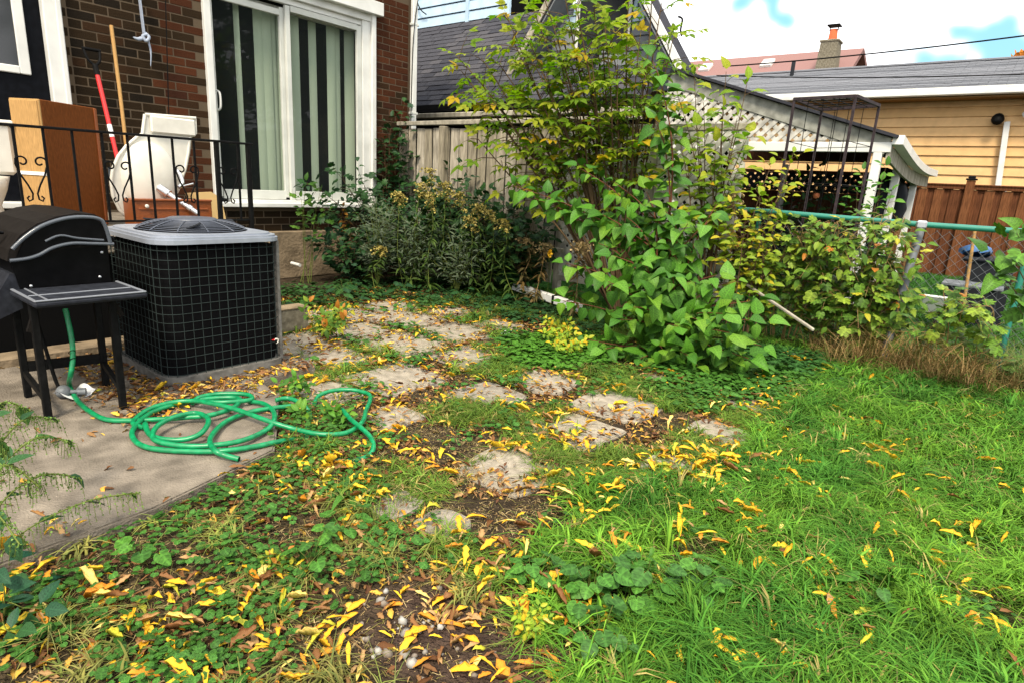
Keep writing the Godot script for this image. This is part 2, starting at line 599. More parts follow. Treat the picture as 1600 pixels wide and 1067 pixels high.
func stage() -> void:
	var cam := Camera3D.new()
	cam.name = "camera"
	add_child(cam)
	var pitch := deg_to_rad(14.5)
	var roll := deg_to_rad(3.3)
	var ahead := Vector3(cos(deg_to_rad(38.0)), 0, -sin(deg_to_rad(38.0)))
	var side := Vector3(sin(deg_to_rad(38.0)), 0, cos(deg_to_rad(38.0)))
	var f := ahead * cos(pitch) + Vector3.DOWN * sin(pitch)
	var u := Vector3.UP * cos(pitch) + ahead * sin(pitch)
	cam.transform = Transform3D(Basis(side * cos(roll) + u * sin(roll), u * cos(roll) - side * sin(roll), -f), EYE)
	cam.fov = rad_to_deg(2.0 * atan(533.5 / 950.0))
	cam.near = 0.05
	cam.far = 300.0
	cam.current = true

	var env := Environment.new()
	env.background_mode = Environment.BG_SKY
	env.tonemap_mode = Environment.TONE_MAPPER_LINEAR
	env.tonemap_exposure = 2.3
	env.sdfgi_enabled = true
	env.ssao_enabled = true
	env.ssil_enabled = true
	var im := Image.create(1024, 512, false, Image.FORMAT_RGBF)
	var f1 := FastNoiseLite.new()
	f1.seed = 5; f1.frequency = 1.5; f1.fractal_octaves = 5
	var f2 := FastNoiseLite.new()
	f2.seed = 12; f2.frequency = 4.0; f2.fractal_octaves = 4
	var gaps := [Vector3(0.927, 0.244, -0.284), Vector3(0.975, 0.196, -0.103), Vector3(0.895, 0.302, -0.329), Vector3(0.981, 0.189, -0.033)]
	var wide := [0.045, 0.045, 0.1, 0.05]
	for y in 512:
		var el := (0.5 - (y + 0.5) / 512.0) * PI
		for x in 1024:
			var a := (x + 0.5) / 1024.0 * TAU
			var d := Vector3(sin(a) * cos(el), sin(el), -cos(a) * cos(el))
			var c := Color(0.55, 0.55, 0.53)
			if el > -0.02:
				var q := d * Vector3(1.0, 2.2, 1.0)
				var cover := 0.68 + 0.9 * f1.get_noise_3dv(q) + 0.22 * f2.get_noise_3dv(q)
				var bent := d + Vector3(f2.get_noise_3dv(d * 2.2), f2.get_noise_3dv(d * 2.2 + Vector3(7, 3, 1)), f2.get_noise_3dv(d * 2.2 + Vector3(2, 9, 5))) * 0.09
				for k in 4:
					cover -= 0.8 * exp(-(bent - gaps[k]).length_squared() / (wide[k] * wide[k]))
				cover = smoothstep(0.1, 0.5, cover)
				var blue := Color(0.12, 0.36, 0.52).lerp(Color(0.30, 0.46, 0.55), exp(-maxf(d.y, 0.0) * 4.0))
				var light := 0.9 + 0.25 * f1.get_noise_3dv(q + Vector3(0.05, 0.2, 0.3)) + 0.12 * f2.get_noise_3dv(q)
				c = blue.lerp(Color(light, light, light * 1.01), cover)
			im.set_pixel(x, y, c)
	var pano := PanoramaSkyMaterial.new()
	pano.panorama = ImageTexture.create_from_image(im)
	var sky := Sky.new()
	sky.sky_material = pano
	env.sky = sky
	var we := WorldEnvironment.new()
	we.name = "world_environment"
	we.environment = env
	add_child(we)

	var sun := DirectionalLight3D.new()
	sun.name = "sun"
	sun.light_energy = 0.75
	sun.light_angular_distance = 14.0
	sun.light_color = Color(1.0, 0.95, 0.86)
	sun.shadow_enabled = true
	add_child(sun)
	sun.look_at_from_position(Vector3(-6.5, 10.0, 3.5), Vector3.ZERO)


func materials() -> void:
	mat("soil", Color(0.10, 0.072, 0.05), 0.95, T.mottle, Vector3.ONE * 1.7, T.bump, 2.0)
	M.soil.vertex_color_use_as_albedo = true
	M.soil.albedo_color = Color.WHITE
	mat("concrete", Color(0.50, 0.425, 0.335), 0.92, T.stain, Vector3.ONE * 0.9, T.rough, 0.5)
	M.concrete.detail_enabled = true
	M.concrete.detail_albedo = T.speck
	M.concrete.detail_blend_mode = BaseMaterial3D.BLEND_MODE_MUL
	M.concrete.detail_uv_layer = BaseMaterial3D.DETAIL_UV_2
	M.concrete.uv2_triplanar = true
	M.concrete.uv2_world_triplanar = true
	M.concrete.uv2_scale = Vector3.ONE * 7.0
	for i in 3:
		mat("slab%d" % i, [Color(0.40, 0.35, 0.275), Color(0.35, 0.31, 0.25), Color(0.43, 0.375, 0.29)][i], 0.92, T.slab, Vector3.ONE * (0.8 + 0.3 * i), T.rough, 0.5)
	mat("mortar", Color(0.135, 0.10, 0.066), 0.95, T.grain, Vector3.ONE * 4.0)
	mat("foundation", Color(0.33, 0.25, 0.16), 0.92, T.stain, Vector3.ONE * 0.7, T.bump, 0.5)
	var bc := [Color(0.027, 0.018, 0.010), Color(0.037, 0.023, 0.012), Color(0.050, 0.026, 0.013), Color(0.080, 0.028, 0.013), Color(0.105, 0.036, 0.016), Color(0.06, 0.023, 0.013), Color(0.020, 0.015, 0.010)]
	for i in 7: mat("brick%d" % i, bc[i], 0.9, T.grain, Vector3.ONE * 3.0, T.bump, 0.5)
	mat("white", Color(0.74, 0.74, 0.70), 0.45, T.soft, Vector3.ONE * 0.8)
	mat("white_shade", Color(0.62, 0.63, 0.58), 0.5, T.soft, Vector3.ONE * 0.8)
	mat("old_white", Color(0.55, 0.50, 0.40), 0.8, T.stain, Vector3(1.5, 0.5, 1.5), T.bump, 0.3)
	mat("lattice", Color(0.80, 0.77, 0.69), 0.7, T.mottle, Vector3.ONE)
	mat("black_paint", Color(0.006, 0.007, 0.010), 0.5, T.mottle, Vector3.ONE * 2.0)
	mat("black_iron", Color(0.010, 0.010, 0.010), 0.55, T.mottle, Vector3.ONE * 3.0)
	mat("black_void", Color(0.004, 0.004, 0.004), 0.95)
	mat("glass", Color(0.75, 0.9, 0.88), 0.02)
	M.glass.transparency = BaseMaterial3D.TRANSPARENCY_ALPHA
	M.glass.albedo_color.a = 0.01
	M.glass.metallic_specular = 0.3
	mat("blind", Color(0.27, 0.33, 0.24), 0.7)
	M.blind.backlight_enabled = true
	M.blind.backlight = Color(0.3, 0.3, 0.26)
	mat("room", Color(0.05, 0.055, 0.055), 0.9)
	mat("shingle0", Color(0.085, 0.085, 0.10), 0.9, T.grain, Vector3.ONE * 3.0, T.rough, 0.5)
	mat("shingle1", Color(0.065, 0.066, 0.08), 0.9, T.grain, Vector3.ONE * 3.0, T.rough, 0.5)
	mat("shingle2", Color(0.115, 0.112, 0.125), 0.9, T.grain, Vector3.ONE * 3.0, T.rough, 0.5)
	mat("grey_roof", Color(0.30, 0.31, 0.34), 0.9, T.grain, Vector3(1.5, 1.5, 3.0), T.rough, 0.6)
	mat("grey_roof2", Color(0.21, 0.22, 0.245), 0.9, T.grain, Vector3(1.5, 1.5, 3.0), T.rough, 0.6)
	mat("pale_siding", Color(0.50, 0.66, 0.80), 0.5, T.soft, Vector3.ONE)
	mat("grey_siding", Color(0.22, 0.235, 0.25), 0.6, T.soft, Vector3.ONE)
	for i in 3: mat("yellow%d" % i, [Color(0.74, 0.47, 0.215), Color(0.70, 0.44, 0.195), Color(0.78, 0.50, 0.235)][i], 0.6, T.soft, Vector3.ONE)
	mat("red_roof", Color(0.33, 0.19, 0.175), 0.9, T.grain, Vector3.ONE * 2.0, T.rough, 0.5)
	mat("red_brick", Color(0.24, 0.13, 0.09), 0.9, T.grain, Vector3.ONE * 2.0)
	mat("terracotta", Color(0.5, 0.12, 0.05), 0.7)
	for i in 4: mat("fence%d" % i, [Color(0.20, 0.075, 0.032), Color(0.165, 0.062, 0.028), Color(0.24, 0.095, 0.04), Color(0.145, 0.06, 0.03)][i], 0.8, T.stain, Vector3(6, 0.6, 6), T.bump, 0.3)
	for i in 3: mat("plank%d" % i, [Color(0.50, 0.44, 0.34), Color(0.40, 0.35, 0.26), Color(0.56, 0.50, 0.40)][i], 0.85, T.stain, Vector3(2.5, 0.5, 2.5), T.bump, 0.3)
	mat("galvanised", Color(0.24, 0.26, 0.28), 0.55, T.mottle, Vector3.ONE * 2.0, null, 0.0, 0.3)
	mat("green_rail", Color(0.02, 0.21, 0.15), 0.45, T.soft, Vector3.ONE * 2.0)
	mat("hose", Color(0.004, 0.33, 0.115), 0.36, T.mottle, Vector3.ONE * 3.0)
	mat("hose_grip", Color(0.02, 0.1, 0.05), 0.5)
	mat("cabinet", Color(0.19, 0.058, 0.014), 0.55, T.grain, Vector3(2, 0.4, 2))
	mat("cabinet_front", Color(0.58, 0.34, 0.13), 0.7, T.grain, Vector3(3, 0.3, 3))
	mat("drawer", Color(0.30, 0.075, 0.013), 0.4, T.grain, Vector3(0.6, 3, 3))
	mat("cream", Color(0.68, 0.47, 0.21), 0.7, T.soft)
	mat("porcelain", Color(0.72, 0.69, 0.60), 0.15, T.soft, Vector3.ONE * 1.5)
	mat("chrome", Color(0.6, 0.6, 0.6), 0.2, null, Vector3.ONE, null, 0.0, 0.9)
	mat("red_plastic", Color(0.62, 0.02, 0.02), 0.35)
	mat("pole_wood", Color(0.55, 0.32, 0.12), 0.6, T.grain, Vector3(6, 0.5, 6))
	mat("ac_grille", Color(0.075, 0.085, 0.11), 0.4)
	mat("ac_top", Color(0.34, 0.37, 0.43), 0.38, T.soft, Vector3.ONE * 2.0, null, 0.0, 0.25)
	mat("ac_dark", Color(0.003, 0.003, 0.0035), 0.8)
	mat("ac_wire", Color(0.026, 0.036, 0.035), 0.7)
	mat("ac_base", Color(0.22, 0.21, 0.19), 0.7, T.stain, Vector3.ONE * 2.0)
	mat("bbq", Color(0.004, 0.004, 0.0045), 0.32, T.mottle, Vector3.ONE * 2.0)
	mat("bbq_dusty", Color(0.018, 0.0155, 0.014), 0.6, T.stain, Vector3.ONE * 3.0)
	mat("bbq_shelf", Color(0.03, 0.033, 0.042), 0.55, T.stain, Vector3.ONE * 3.0)
	M.bbq.metallic_specular = 0.2
	M.bbq_dusty.metallic_specular = 0.15
	mat("aluminium", Color(0.55, 0.56, 0.58), 0.35, null, Vector3.ONE, null, 0.0, 0.8)
	mat("cinder", Color(0.30, 0.27, 0.20), 0.95, T.stain, Vector3.ONE * 2.0, T.rough, 1.0)
	mat("twig", Color(0.10, 0.065, 0.035), 0.85)
	mat("green_stem", Color(0.12, 0.15, 0.035), 0.7)
	mat("red_stem", Color(0.14, 0.055, 0.03), 0.7)
	mat("dry_stem", Color(0.32, 0.21, 0.09), 0.85)
	mat("straw", Color.WHITE, 0.8)
	M.straw.vertex_color_use_as_albedo = true
	M.straw.backlight_enabled = true
	M.straw.backlight = Color(0.3, 0.3, 0.15)
	mat("pebble0", Color(0.29, 0.265, 0.23), 0.7, T.soft, Vector3.ONE * 8.0)
	mat("pebble1", Color(0.24, 0.20, 0.16), 0.8, T.soft, Vector3.ONE * 8.0)
	mat("pebble2", Color(0.40, 0.38, 0.34), 0.6, T.soft, Vector3.ONE * 8.0)
	mat("paper", Color(0.8, 0.8, 0.8), 0.8)
	mat("blue_plastic", Color(0.06, 0.16, 0.38), 0.35)
	mat("dark_plastic", Color(0.02, 0.022, 0.026), 0.5)


# ------------------------------------------------------------------ ground
func lawn(x: float, z: float) -> float:
	# how much mown grass grows here, 0 to 1
	if x > 5.3: return 1.0
	var edge := -0.78
	var xs := [0.6, 1.0, 1.3, 1.6, 2.0, 2.4, 3.0, 4.0, 5.0, 5.6]
	var zs := [-0.4, -0.62, -0.9, -1.06, -1.2, -0.86, -0.80, -0.86, -0.72, -0.7]
	for i in 9:
		if x >= xs[i] and x <= xs[i + 1]: edge = lerpf(zs[i], zs[i + 1], (x - xs[i]) / (xs[i + 1] - xs[i]))
	if x < 0.6: edge = -0.2
	return smoothstep(-0.12, 0.1, z - edge)


func bare(x: float, z: float) -> float:
	# the bare trodden patch with pebbles
	var a := Vector2((x - 1.05) / 0.2, (z + 1.03) / 0.30).length()
	var b := Vector2((x - 1.06) / 0.17, (z + 0.78) / 0.18).length()
	return smoothstep(1.15, 0.75, minf(a, b))


func lift(x: float, z: float) -> float:
	var bank := 0.035 * smoothstep(-1.6, -2.1, z) * smoothstep(-2.9, -2.4, z) * smoothstep(1.9, 1.4, x)
	return bank + 0.012 * sin(x * 2.3 + z * 1.1) * sin(z * 1.9 - 0.4) + 0.006 * sin(x * 7.0 + 2.0) * sin(z * 6.0)


func ground() -> void:
	var xs := [-40.0, -15.0, -6.0, -3.0]
	var k := -1.0
	while k < 7.0: xs.append(k); k += 0.1
	for e in [7.5, 9.0, 12.0, 16.0, 24.0, 45.0, 90.0]: xs.append(e)
	var zs := [-90.0, -45.0, -25.0, -16.0, -12.0, -9.0]
	k = -7.5
	while k < 1.6: zs.append(k); k += 0.1
	for e in [2.0, 3.0, 5.0, 9.0, 18.0, 40.0]: zs.append(e)
	var m := MB.new()
	var f := FastNoiseLite.new()
	f.seed = 40; f.frequency = 0.9
	for z in zs:
		for x in xs:
			var g := lawn(x, z)
			var c := Color(0.095, 0.070, 0.046).lerp(Color(0.075, 0.085, 0.028), g * 0.85)
			if x < 1.4 and z > -2.2: c = c.lerp(Color(0.12, 0.09, 0.045), 0.6)
			c = c.lerp(Color(0.12, 0.08, 0.058), bare(x, z))
			c = c * (0.9 + 0.35 * f.get_noise_2d(x, z))
			m.col = Color(c.r, c.g, c.b)
			m.put(Vector3(x, lift(x, z), z), Vector3.UP)
	var w := xs.size()
	for j in zs.size() - 1:
		for i in w - 1:
			var q := j * w + i
			m.fix(q, q + 1, q + w + 1)
			m.fix(q, q + w + 1, q + w)
	single("ground", "brown soil ground of the back yard under grass, weeds and leaves", "ground", m, M.soil, Transform3D(), "", "structure")

	var pad := MB.new()
	var poly := PackedVector2Array([Vector2(-2.5, 2.02), Vector2(0.36, 2.14), Vector2(0.75, 2.155), Vector2(1.3, 2.30), Vector2(1.38, 2.42), Vector2(1.68, 2.9), Vector2(1.74, 3.2), Vector2(2.14, 3.25), Vector2(2.12, 4.3), Vector2(-2.5, 4.35)])
	pad.prism(poly, -0.05, PATIO_Y - 0.006, Transform3D(Basis(Vector3.RIGHT, Vector3.FORWARD, Vector3.UP), Vector3.ZERO))
	var inner := PackedVector2Array()
	for o in Geometry2D.offset_polygon(poly, -0.008)[0]: inner.append(o)
	pad.prism(inner, PATIO_Y - 0.02, PATIO_Y, Transform3D(Basis(Vector3.RIGHT, Vector3.FORWARD, Vector3.UP), Vector3.ZERO))
	single("patio", "weathered beige concrete pad under the barbecue and hose", "patio", pad, M.concrete, Transform3D(), "", "structure")

	# square stepping slabs, half sunk and overgrown
	var set_ := thing("paving", "worn square stone slabs set in rows across the yard", "paving", Vector3.ZERO, 0.0, "", "structure")
	for q in SLABS:
		var half: float = q[2] * (1.10 if q[2] < 0.22 else 1.06)
		var mb := MB.new()
		var out := PackedVector2Array()
		var sq := 0.28 if half > 0.22 else 0.5
		var ph := rng.randf() * TAU
		for j in 32:
			var a := TAU * j / 32.0
			var p := Vector2(signf(cos(a)) * pow(absf(cos(a)), sq), signf(sin(a)) * pow(absf(sin(a)), sq)) * (half + 0.01)
			out.append(p * (1.0 + (0.05 * sin(a * 3.0 + ph) + 0.04 * sin(a * 5.0 - ph * 2.0)) * (0.4 if half > 0.22 else 1.0) + rng.randf_range(-0.025, 0.02)))
		mb.prism(out, -0.05, 0.0, Transform3D(Basis(Vector3.RIGHT, Vector3.FORWARD, Vector3.UP)))
		var small := PackedVector2Array()
		for p in out: small.append(p * 0.965)
		mb.prism(small, -0.02, 0.006, Transform3D(Basis(Vector3.RIGHT, Vector3.FORWARD, Vector3.UP)))
		var t := Basis.from_euler(Vector3(rng.randf_range(-0.012, 0.012), rng.randf_range(-0.08, 0.08), rng.randf_range(-0.012, 0.012)))
		part(set_, "paving_slab", mb, M["slab%d" % (rng.randi() % 3)], Transform3D(t, Vector3(q[0], lift(q[0], q[1]) + 0.006, q[1])))


# ------------------------------------------------------------------ the house
func house() -> void:
	var h := thing("brick_house", "dark brown brick house with white sliding patio door", "house", Vector3(0, 0, WALL_Z))
	var wall := MB.new()
	# backing behind the bricks, in pieces round the two doors
	for r in [[-4.0, 0.9, 0.0, 5.2], [1.99, 3.2, 0.56, 5.2], [5.345, 6.0, 0.56, 5.2], [3.2, 5.345, 0.56, 0.83], [3.2, 5.345, 3.33, 5.2], [0.9, 1.99, 2.95, 5.2]]:
		wall.box(Vector3((r[0] + r[1]) / 2, (r[2] + r[3]) / 2, -0.145), Vector3(r[1] - r[0], r[3] - r[2], 0.25))
	wall.box(Vector3(5.89, 2.9, -4.3), Vector3(0.22, 4.6, 8.05))
	wall.box(Vector3(1.0, 2.6, -8.5), Vector3(10.0, 5.2, 0.25))
	wall.box(Vector3(-4.1, 2.6, -4.3), Vector3(0.22, 5.2, 8.2))
	var w := part(h, "wall", wall, M.mortar)
	var shapes_ := []
	for i in 4:
		var b := MB.new()
		b.box(Vector3.ZERO, Vector3(0.2065 + rng.randf_range(-0.003, 0.002), 0.0685 + rng.randf_range(-0.002, 0.001), 0.05), 0.003)
		shapes_.append(b.mesh())
	var half := MB.new()
	half.box(Vector3.ZERO, Vector3(0.098, 0.068, 0.05), 0.003)
	var half_mesh := half.mesh()
	var half2 := MB.new()
	half2.box(Vector3.ZERO, Vector3(0.206, 0.068, 0.05), 0.003)
	var extra := MB.new()
	var n := 0
	for row in 37:
		var y := 0.60 + row * 0.0775
		for i in 21:
			var x := 1.93 + i * 0.2155 + (0.108 if row % 2 else 0.0)
			var l := x - 0.103
			var r := x + 0.103
			var is_half := false
			if y < 0.82:
				if l < 2.9 or r > 6.01: continue
			elif x < 3.2:
				if l > 3.2: continue
				if l < 1.99:
					if r < 2.0: continue
					x = r - 0.05
					is_half = true
			elif r > 5.36:
				if l < 5.345:
					x = maxf(r - 0.05, 5.336)
					is_half = true
				if r > 6.01:
					if l > 5.9: continue
					x = l + 0.05
					is_half = true
			elif y < 3.34: continue
			else: continue
			var reddish := x > 2.75 and x < 3.3 or x > 5.2
			var c: int = [0, 1, 2, 1, 0, 6][rng.randi() % 6]
			if reddish and y > 0.85: c = [3, 4, 5, 3, 2, 1, 4][rng.randi() % 7]
			n += 1
			if n > 300:
				extra.add(half if is_half else half2, Transform3D(Basis(), Vector3(x, y, -0.042)))
				continue
			part(w, "brick", half_mesh if is_half else shapes_[rng.randi() % 4], M["brick%d" % c], Transform3D(Basis(), Vector3(x, y, -0.042 + rng.randf_range(-0.002, 0.0015))))
	part(w, "bricks", extra, M.brick3).set_meta("kind", "stuff")
	var low := MB.new()
	low.box(Vector3(1.0, 0.28, -0.13), Vector3(10.04, 0.56, 0.33), 0.01)
	low.box(Vector3(5.9, 0.28, -4.3), Vector3(0.3, 0.56, 8.0))
	part(h, "foundation", low, M.foundation)

	# sliding patio door
	var fr := MB.new()
	fr.box(Vector3(4.3, 3.245, 0.0), Vector3(2.25, 0.15, 0.16), 0.006)                # head board
	fr.box(Vector3(5.315, 2.0, -0.02), Vector3(0.06, 2.34, 0.10), 0.004)               # right casing
	fr.box(Vector3(3.235, 2.0, -0.02), Vector3(0.068, 2.34, 0.10), 0.004)
	fr.box(Vector3(5.225, 2.0, -0.06), Vector3(0.115, 2.34, 0.09), 0.004)
	fr.box(Vector3(4.28, 3.13, -0.05), Vector3(2.02, 0.08, 0.10), 0.004)
	fr.box(Vector3(4.28, 3.06, -0.075), Vector3(1.78, 0.06, 0.06), 0.004)
	fr.box(Vector3(4.28, 0.862, 0.0), Vector3(2.16, 0.05, 0.16), 0.006)                # sill
	fr.box(Vector3(4.28, 0.90, -0.05), Vector3(1.78, 0.03, 0.10), 0.003)
	var door := part(h, "sliding_door", fr, M.white)
	for q in [[3.28, 4.155, 2.965, -0.075], [4.13, 5.165, 3.02, -0.03]]:
		var pn := MB.new()
		var zz: float = q[3] - 0.02
		var mid: float = (q[0] + q[1]) / 2
		pn.box(Vector3(q[0] + 0.028, 1.965, zz), Vector3(0.056, q[2] - 0.92, 0.04), 0.004)
		pn.box(Vector3(q[1] - 0.036, 1.965, zz), Vector3(0.072, q[2] - 0.92, 0.04), 0.004)
		pn.box(Vector3(mid, q[2] - 0.03, zz), Vector3(q[1] - q[0] - 0.13, 0.062, 0.038), 0.003)
		pn.box(Vector3(mid, 0.97, zz), Vector3(q[1] - q[0] - 0.13, 0.10, 0.038), 0.003)
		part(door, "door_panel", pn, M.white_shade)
		var g := MB.new()
		g.face([Vector3(q[0] + 0.05, 1.0, zz), Vector3(q[1] - 0.06, 1.0, zz), Vector3(q[1] - 0.06, q[2] - 0.05, zz), Vector3(q[0] + 0.05, q[2] - 0.05, zz)], Vector3(mid, 2, -9))
		part(door, "glass_pane", g, M.glass)
	var hd := MB.new()
	hd.tube(curve([Vector3(3.30, 2.02, -0.06), Vector3(3.325, 2.0, -0.01), Vector3(3.33, 1.92, 0.0), Vector3(3.325, 1.84, -0.01), Vector3(3.30, 1.82, -0.06)]), 0.011, 6)
	part(door, "handle", hd, M.white)

	# room behind the glass
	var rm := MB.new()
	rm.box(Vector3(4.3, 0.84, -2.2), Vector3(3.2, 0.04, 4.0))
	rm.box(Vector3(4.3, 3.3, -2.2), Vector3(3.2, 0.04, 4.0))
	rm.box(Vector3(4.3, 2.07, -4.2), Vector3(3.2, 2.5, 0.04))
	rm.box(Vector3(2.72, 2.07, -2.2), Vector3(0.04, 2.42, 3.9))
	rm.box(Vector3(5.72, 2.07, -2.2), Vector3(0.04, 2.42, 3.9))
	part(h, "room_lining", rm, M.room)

	# back door with a small window
	var bd := MB.new()
	bd.box(Vector3(1.4, 1.85, -0.08), Vector3(0.92, 2.0, 0.05), 0.004)
	var back := part(h, "back_door", bd, M.black_paint)
	var tr := MB.new()
	tr.box(Vector3(1.923, 1.84, -0.01), Vector3(0.135, 2.12, 0.09), 0.008)
	tr.box(Vector3(1.965, 1.84, 0.02), Vector3(0.04, 2.12, 0.06), 0.006)
	tr.box(Vector3(1.4, 2.93, -0.01), Vector3(1.2, 0.12, 0.09), 0.008)
	tr.box(Vector3(1.35, 0.84, 0.02), Vector3(1.1, 0.05, 0.2), 0.006)
	part(back, "door_trim", tr, M.white)
	var wf := MB.new()
	wf.box(Vector3(1.70, 2.3, -0.045), Vector3(0.075, 0.78, 0.03), 0.006)
	wf.box(Vector3(1.40, 1.94, -0.045), Vector3(0.525, 0.06, 0.03), 0.006)
	wf.box(Vector3(1.40, 2.66, -0.045), Vector3(0.525, 0.06, 0.03), 0.006)
	wf.box(Vector3(1.10, 2.3, -0.045), Vector3(0.075, 0.78, 0.03), 0.006)
	part(back, "window_frame", wf, M.white)
	var wg := MB.new()
	wg.box(Vector3(1.40, 2.3, -0.052), Vector3(0.53, 0.66, 0.006))
	part(back, "window_glass", wg, mat("door_glass", Color(0.03, 0.033, 0.036), 0.08))

	# eaves out of the frame and the rain pipe on the corner
	var rf := MB.new()
	rf.box(Vector3(1.0, 5.3, -4.2), Vector3(10.8, 0.2, 9.2))
	part(h, "roof", rf, M.shingle1)
	var dp := MB.new()
	dp.box(Vector3(5.965, 2.1, 0.035), Vector3(0.085, 4.0, 0.06), 0.012)
	var pipe := part(h, "downpipe", dp, M.white)
	var st := MB.new()
	for y in [1.0, 2.1, 3.2]: st.box(Vector3(5.965, y, 0.04), Vector3(0.12, 0.03, 0.056), 0.004)
	part(pipe, "strap", st, M.white_shade)
	var cb := MB.new()
	cb.tube(curve([Vector3(6.02, 3.6, 0.06), Vector3(5.93, 3.15, 0.075), Vector3(5.915, 2.6, 0.06), Vector3(5.91, 1.0, 0.04)]), 0.006, 5)
	part(h, "cable", cb, M.black_iron)
	var cc := MB.new()
	cc.tube(curve([Vector3(2.845, 2.743, -6.6) - Vector3(0, 0, WALL_Z), Vector3(2.812, 2.122, -6.6) - Vector3(0, 0, WALL_Z), Vector3(2.791, 1.724, -6.6) - Vector3(0, 0, WALL_Z), Vector3(2.779, 1.503, -6.6) - Vector3(0, 0, WALL_Z)]), 0.005, 4)
	part(h, "cable", cc, M.black_iron)

	var vent := MB.new()
	var v0: Vector3 = Vector3(3.909, 0.196, -6.46) - h.position
	vent.tube([v0 + Vector3(0.1, 0.0, -0.05), v0 + Vector3(0.1, -0.005, 0.12)], 0.02, 8)
	part(h, "vent_pipe", vent, M.white)

	# vertical blinds
	var vb := thing("vertical_blind", "pale green vertical blind half drawn behind the sliding door", "blind", Vector3(0, 0, -6.86))
	var rail := MB.new()
	rail.box(Vector3(4.3, 3.0, 0), Vector3(1.9, 0.05, 0.05))
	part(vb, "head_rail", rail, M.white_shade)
	for q in [[3.635, 3.687, 0.2], [3.867, 3.965, 0.1], [3.955, 4.062, 0.15], [4.05, 4.14, 0.1], [4.13, 4.20, 0.15], [4.30, 4.402, 0.2], [4.558, 4.656, 0.1], [4.793, 4.90, 0.15], [4.89, 4.991, 0.1], [5.07, 5.177, 0.5]]:
		var sl := MB.new()
		var cx: float = (q[0] + q[1]) / 2
		var ww: float = q[1] - q[0]
		sl.sheet(5, 2, func(u, v): return Vector3((u - 0.5) * ww, 0.94 + v * 2.03, 0.012 * (1.0 - pow(u * 2.0 - 1.0, 2.0)) + (u - 0.5) * q[2] * 0.12), Vector3.BACK)
		part(vb, "slat", sl, M.blind, Transform3D(Basis(), Vector3(cx, 0, rng.randf_range(-0.02, 0.02))))


func porch() -> void:
	var p := thing("porch", "raised concrete porch landing with dark skirting beside the house", "porch", Vector3(0, 0, -5.5))
	var s := MB.new()
	s.box(Vector3(0.4, PORCH_Y - 0.06, -0.06), Vector3(4.3, 0.12, 2.05), 0.01)
	part(p, "landing", s, M.concrete)
	var k := MB.new()
	k.box(Vector3(0.4, 0.33, 0.85), Vector3(4.2, 0.66, 0.06))
	k.box(Vector3(2.47, 0.33, -0.1), Vector3(0.06, 0.66, 1.8))
	part(p, "skirting", k, M.black_void)
	var e := MB.new()
	e.box(Vector3(0.3, 0.05, 1.02), Vector3(3.0, 0.10, 0.16), 0.01)
	part(p, "footing", e, M.foundation)

	var r := thing("porch_railing", "black wrought iron porch railing with scrolls", "railing", Vector3(0, 0, -4.65))
	var top := MB.new()
	top.bar(Vector3(-1.2, 1.398, 0), Vector3(2.3, 1.432, 0), 0.016, 0.035, Vector3.UP, 0.003)
	top.bar(Vector3(2.3, 1.432, 0), Vector3(2.56, 1.432, 0), 0.016, 0.035, Vector3.UP, 0.003)
	part(r, "top_rail", top, M.black_iron)
	var bot := MB.new()
	bot.bar(Vector3(-1.2, 0.86, 0), Vector3(2.54, 0.86, 0), 0.012, 0.025)
	part(r, "bottom_rail", bot, M.black_iron)
	for x in [2.282, 2.525]:
		var q := MB.new()
		q.box(Vector3(x, 1.10, 0), Vector3(0.03, 0.66, 0.03), 0.003)
		part(r, "post", q, M.black_iron)
	for x in [0.80, 0.94, 1.085, 1.23, 1.379, 1.542, 1.69, 1.824, 1.973, 2.12, 2.443]:
		var q := MB.new()
		q.box(Vector3(x, 1.14, 0), Vector3(0.013, 0.56, 0.013))
		part(r, "baluster", q, M.black_iron)
	for x in [1.15, 1.615, 2.06, 2.355]:
		var q := MB.new()
		for sg in [-1.0, 1.0]:
			var pts := []
			for i in 24:                                                     # a spiral end, a swept leg and a small curl below
				var t := i / 23.0
				var a := 5.2 * (1.0 - t) + 0.5
				pts.append(Vector3(x + sg * (0.045 + cos(a) * 0.034 * (0.3 + 0.7 * t)), 1.215 + sin(a) * 0.034 * (0.3 + 0.7 * t), 0.004))
			pts.append_array([Vector3(x + sg * 0.078, 1.20, 0.004), Vector3(x + sg * 0.06, 1.14, 0.004), Vector3(x + sg * 0.03, 1.08, 0.004), Vector3(x + sg * 0.012, 1.03, 0.004), Vector3(x + sg * 0.016, 0.995, 0.004), Vector3(x + sg * 0.034, 0.985, 0.004), Vector3(x + sg * 0.042, 1.003, 0.004), Vector3(x + sg * 0.03, 1.015, 0.004)])
			q.tube(pts, 0.0055, 5)
		part(r, "scroll", q, M.black_iron)


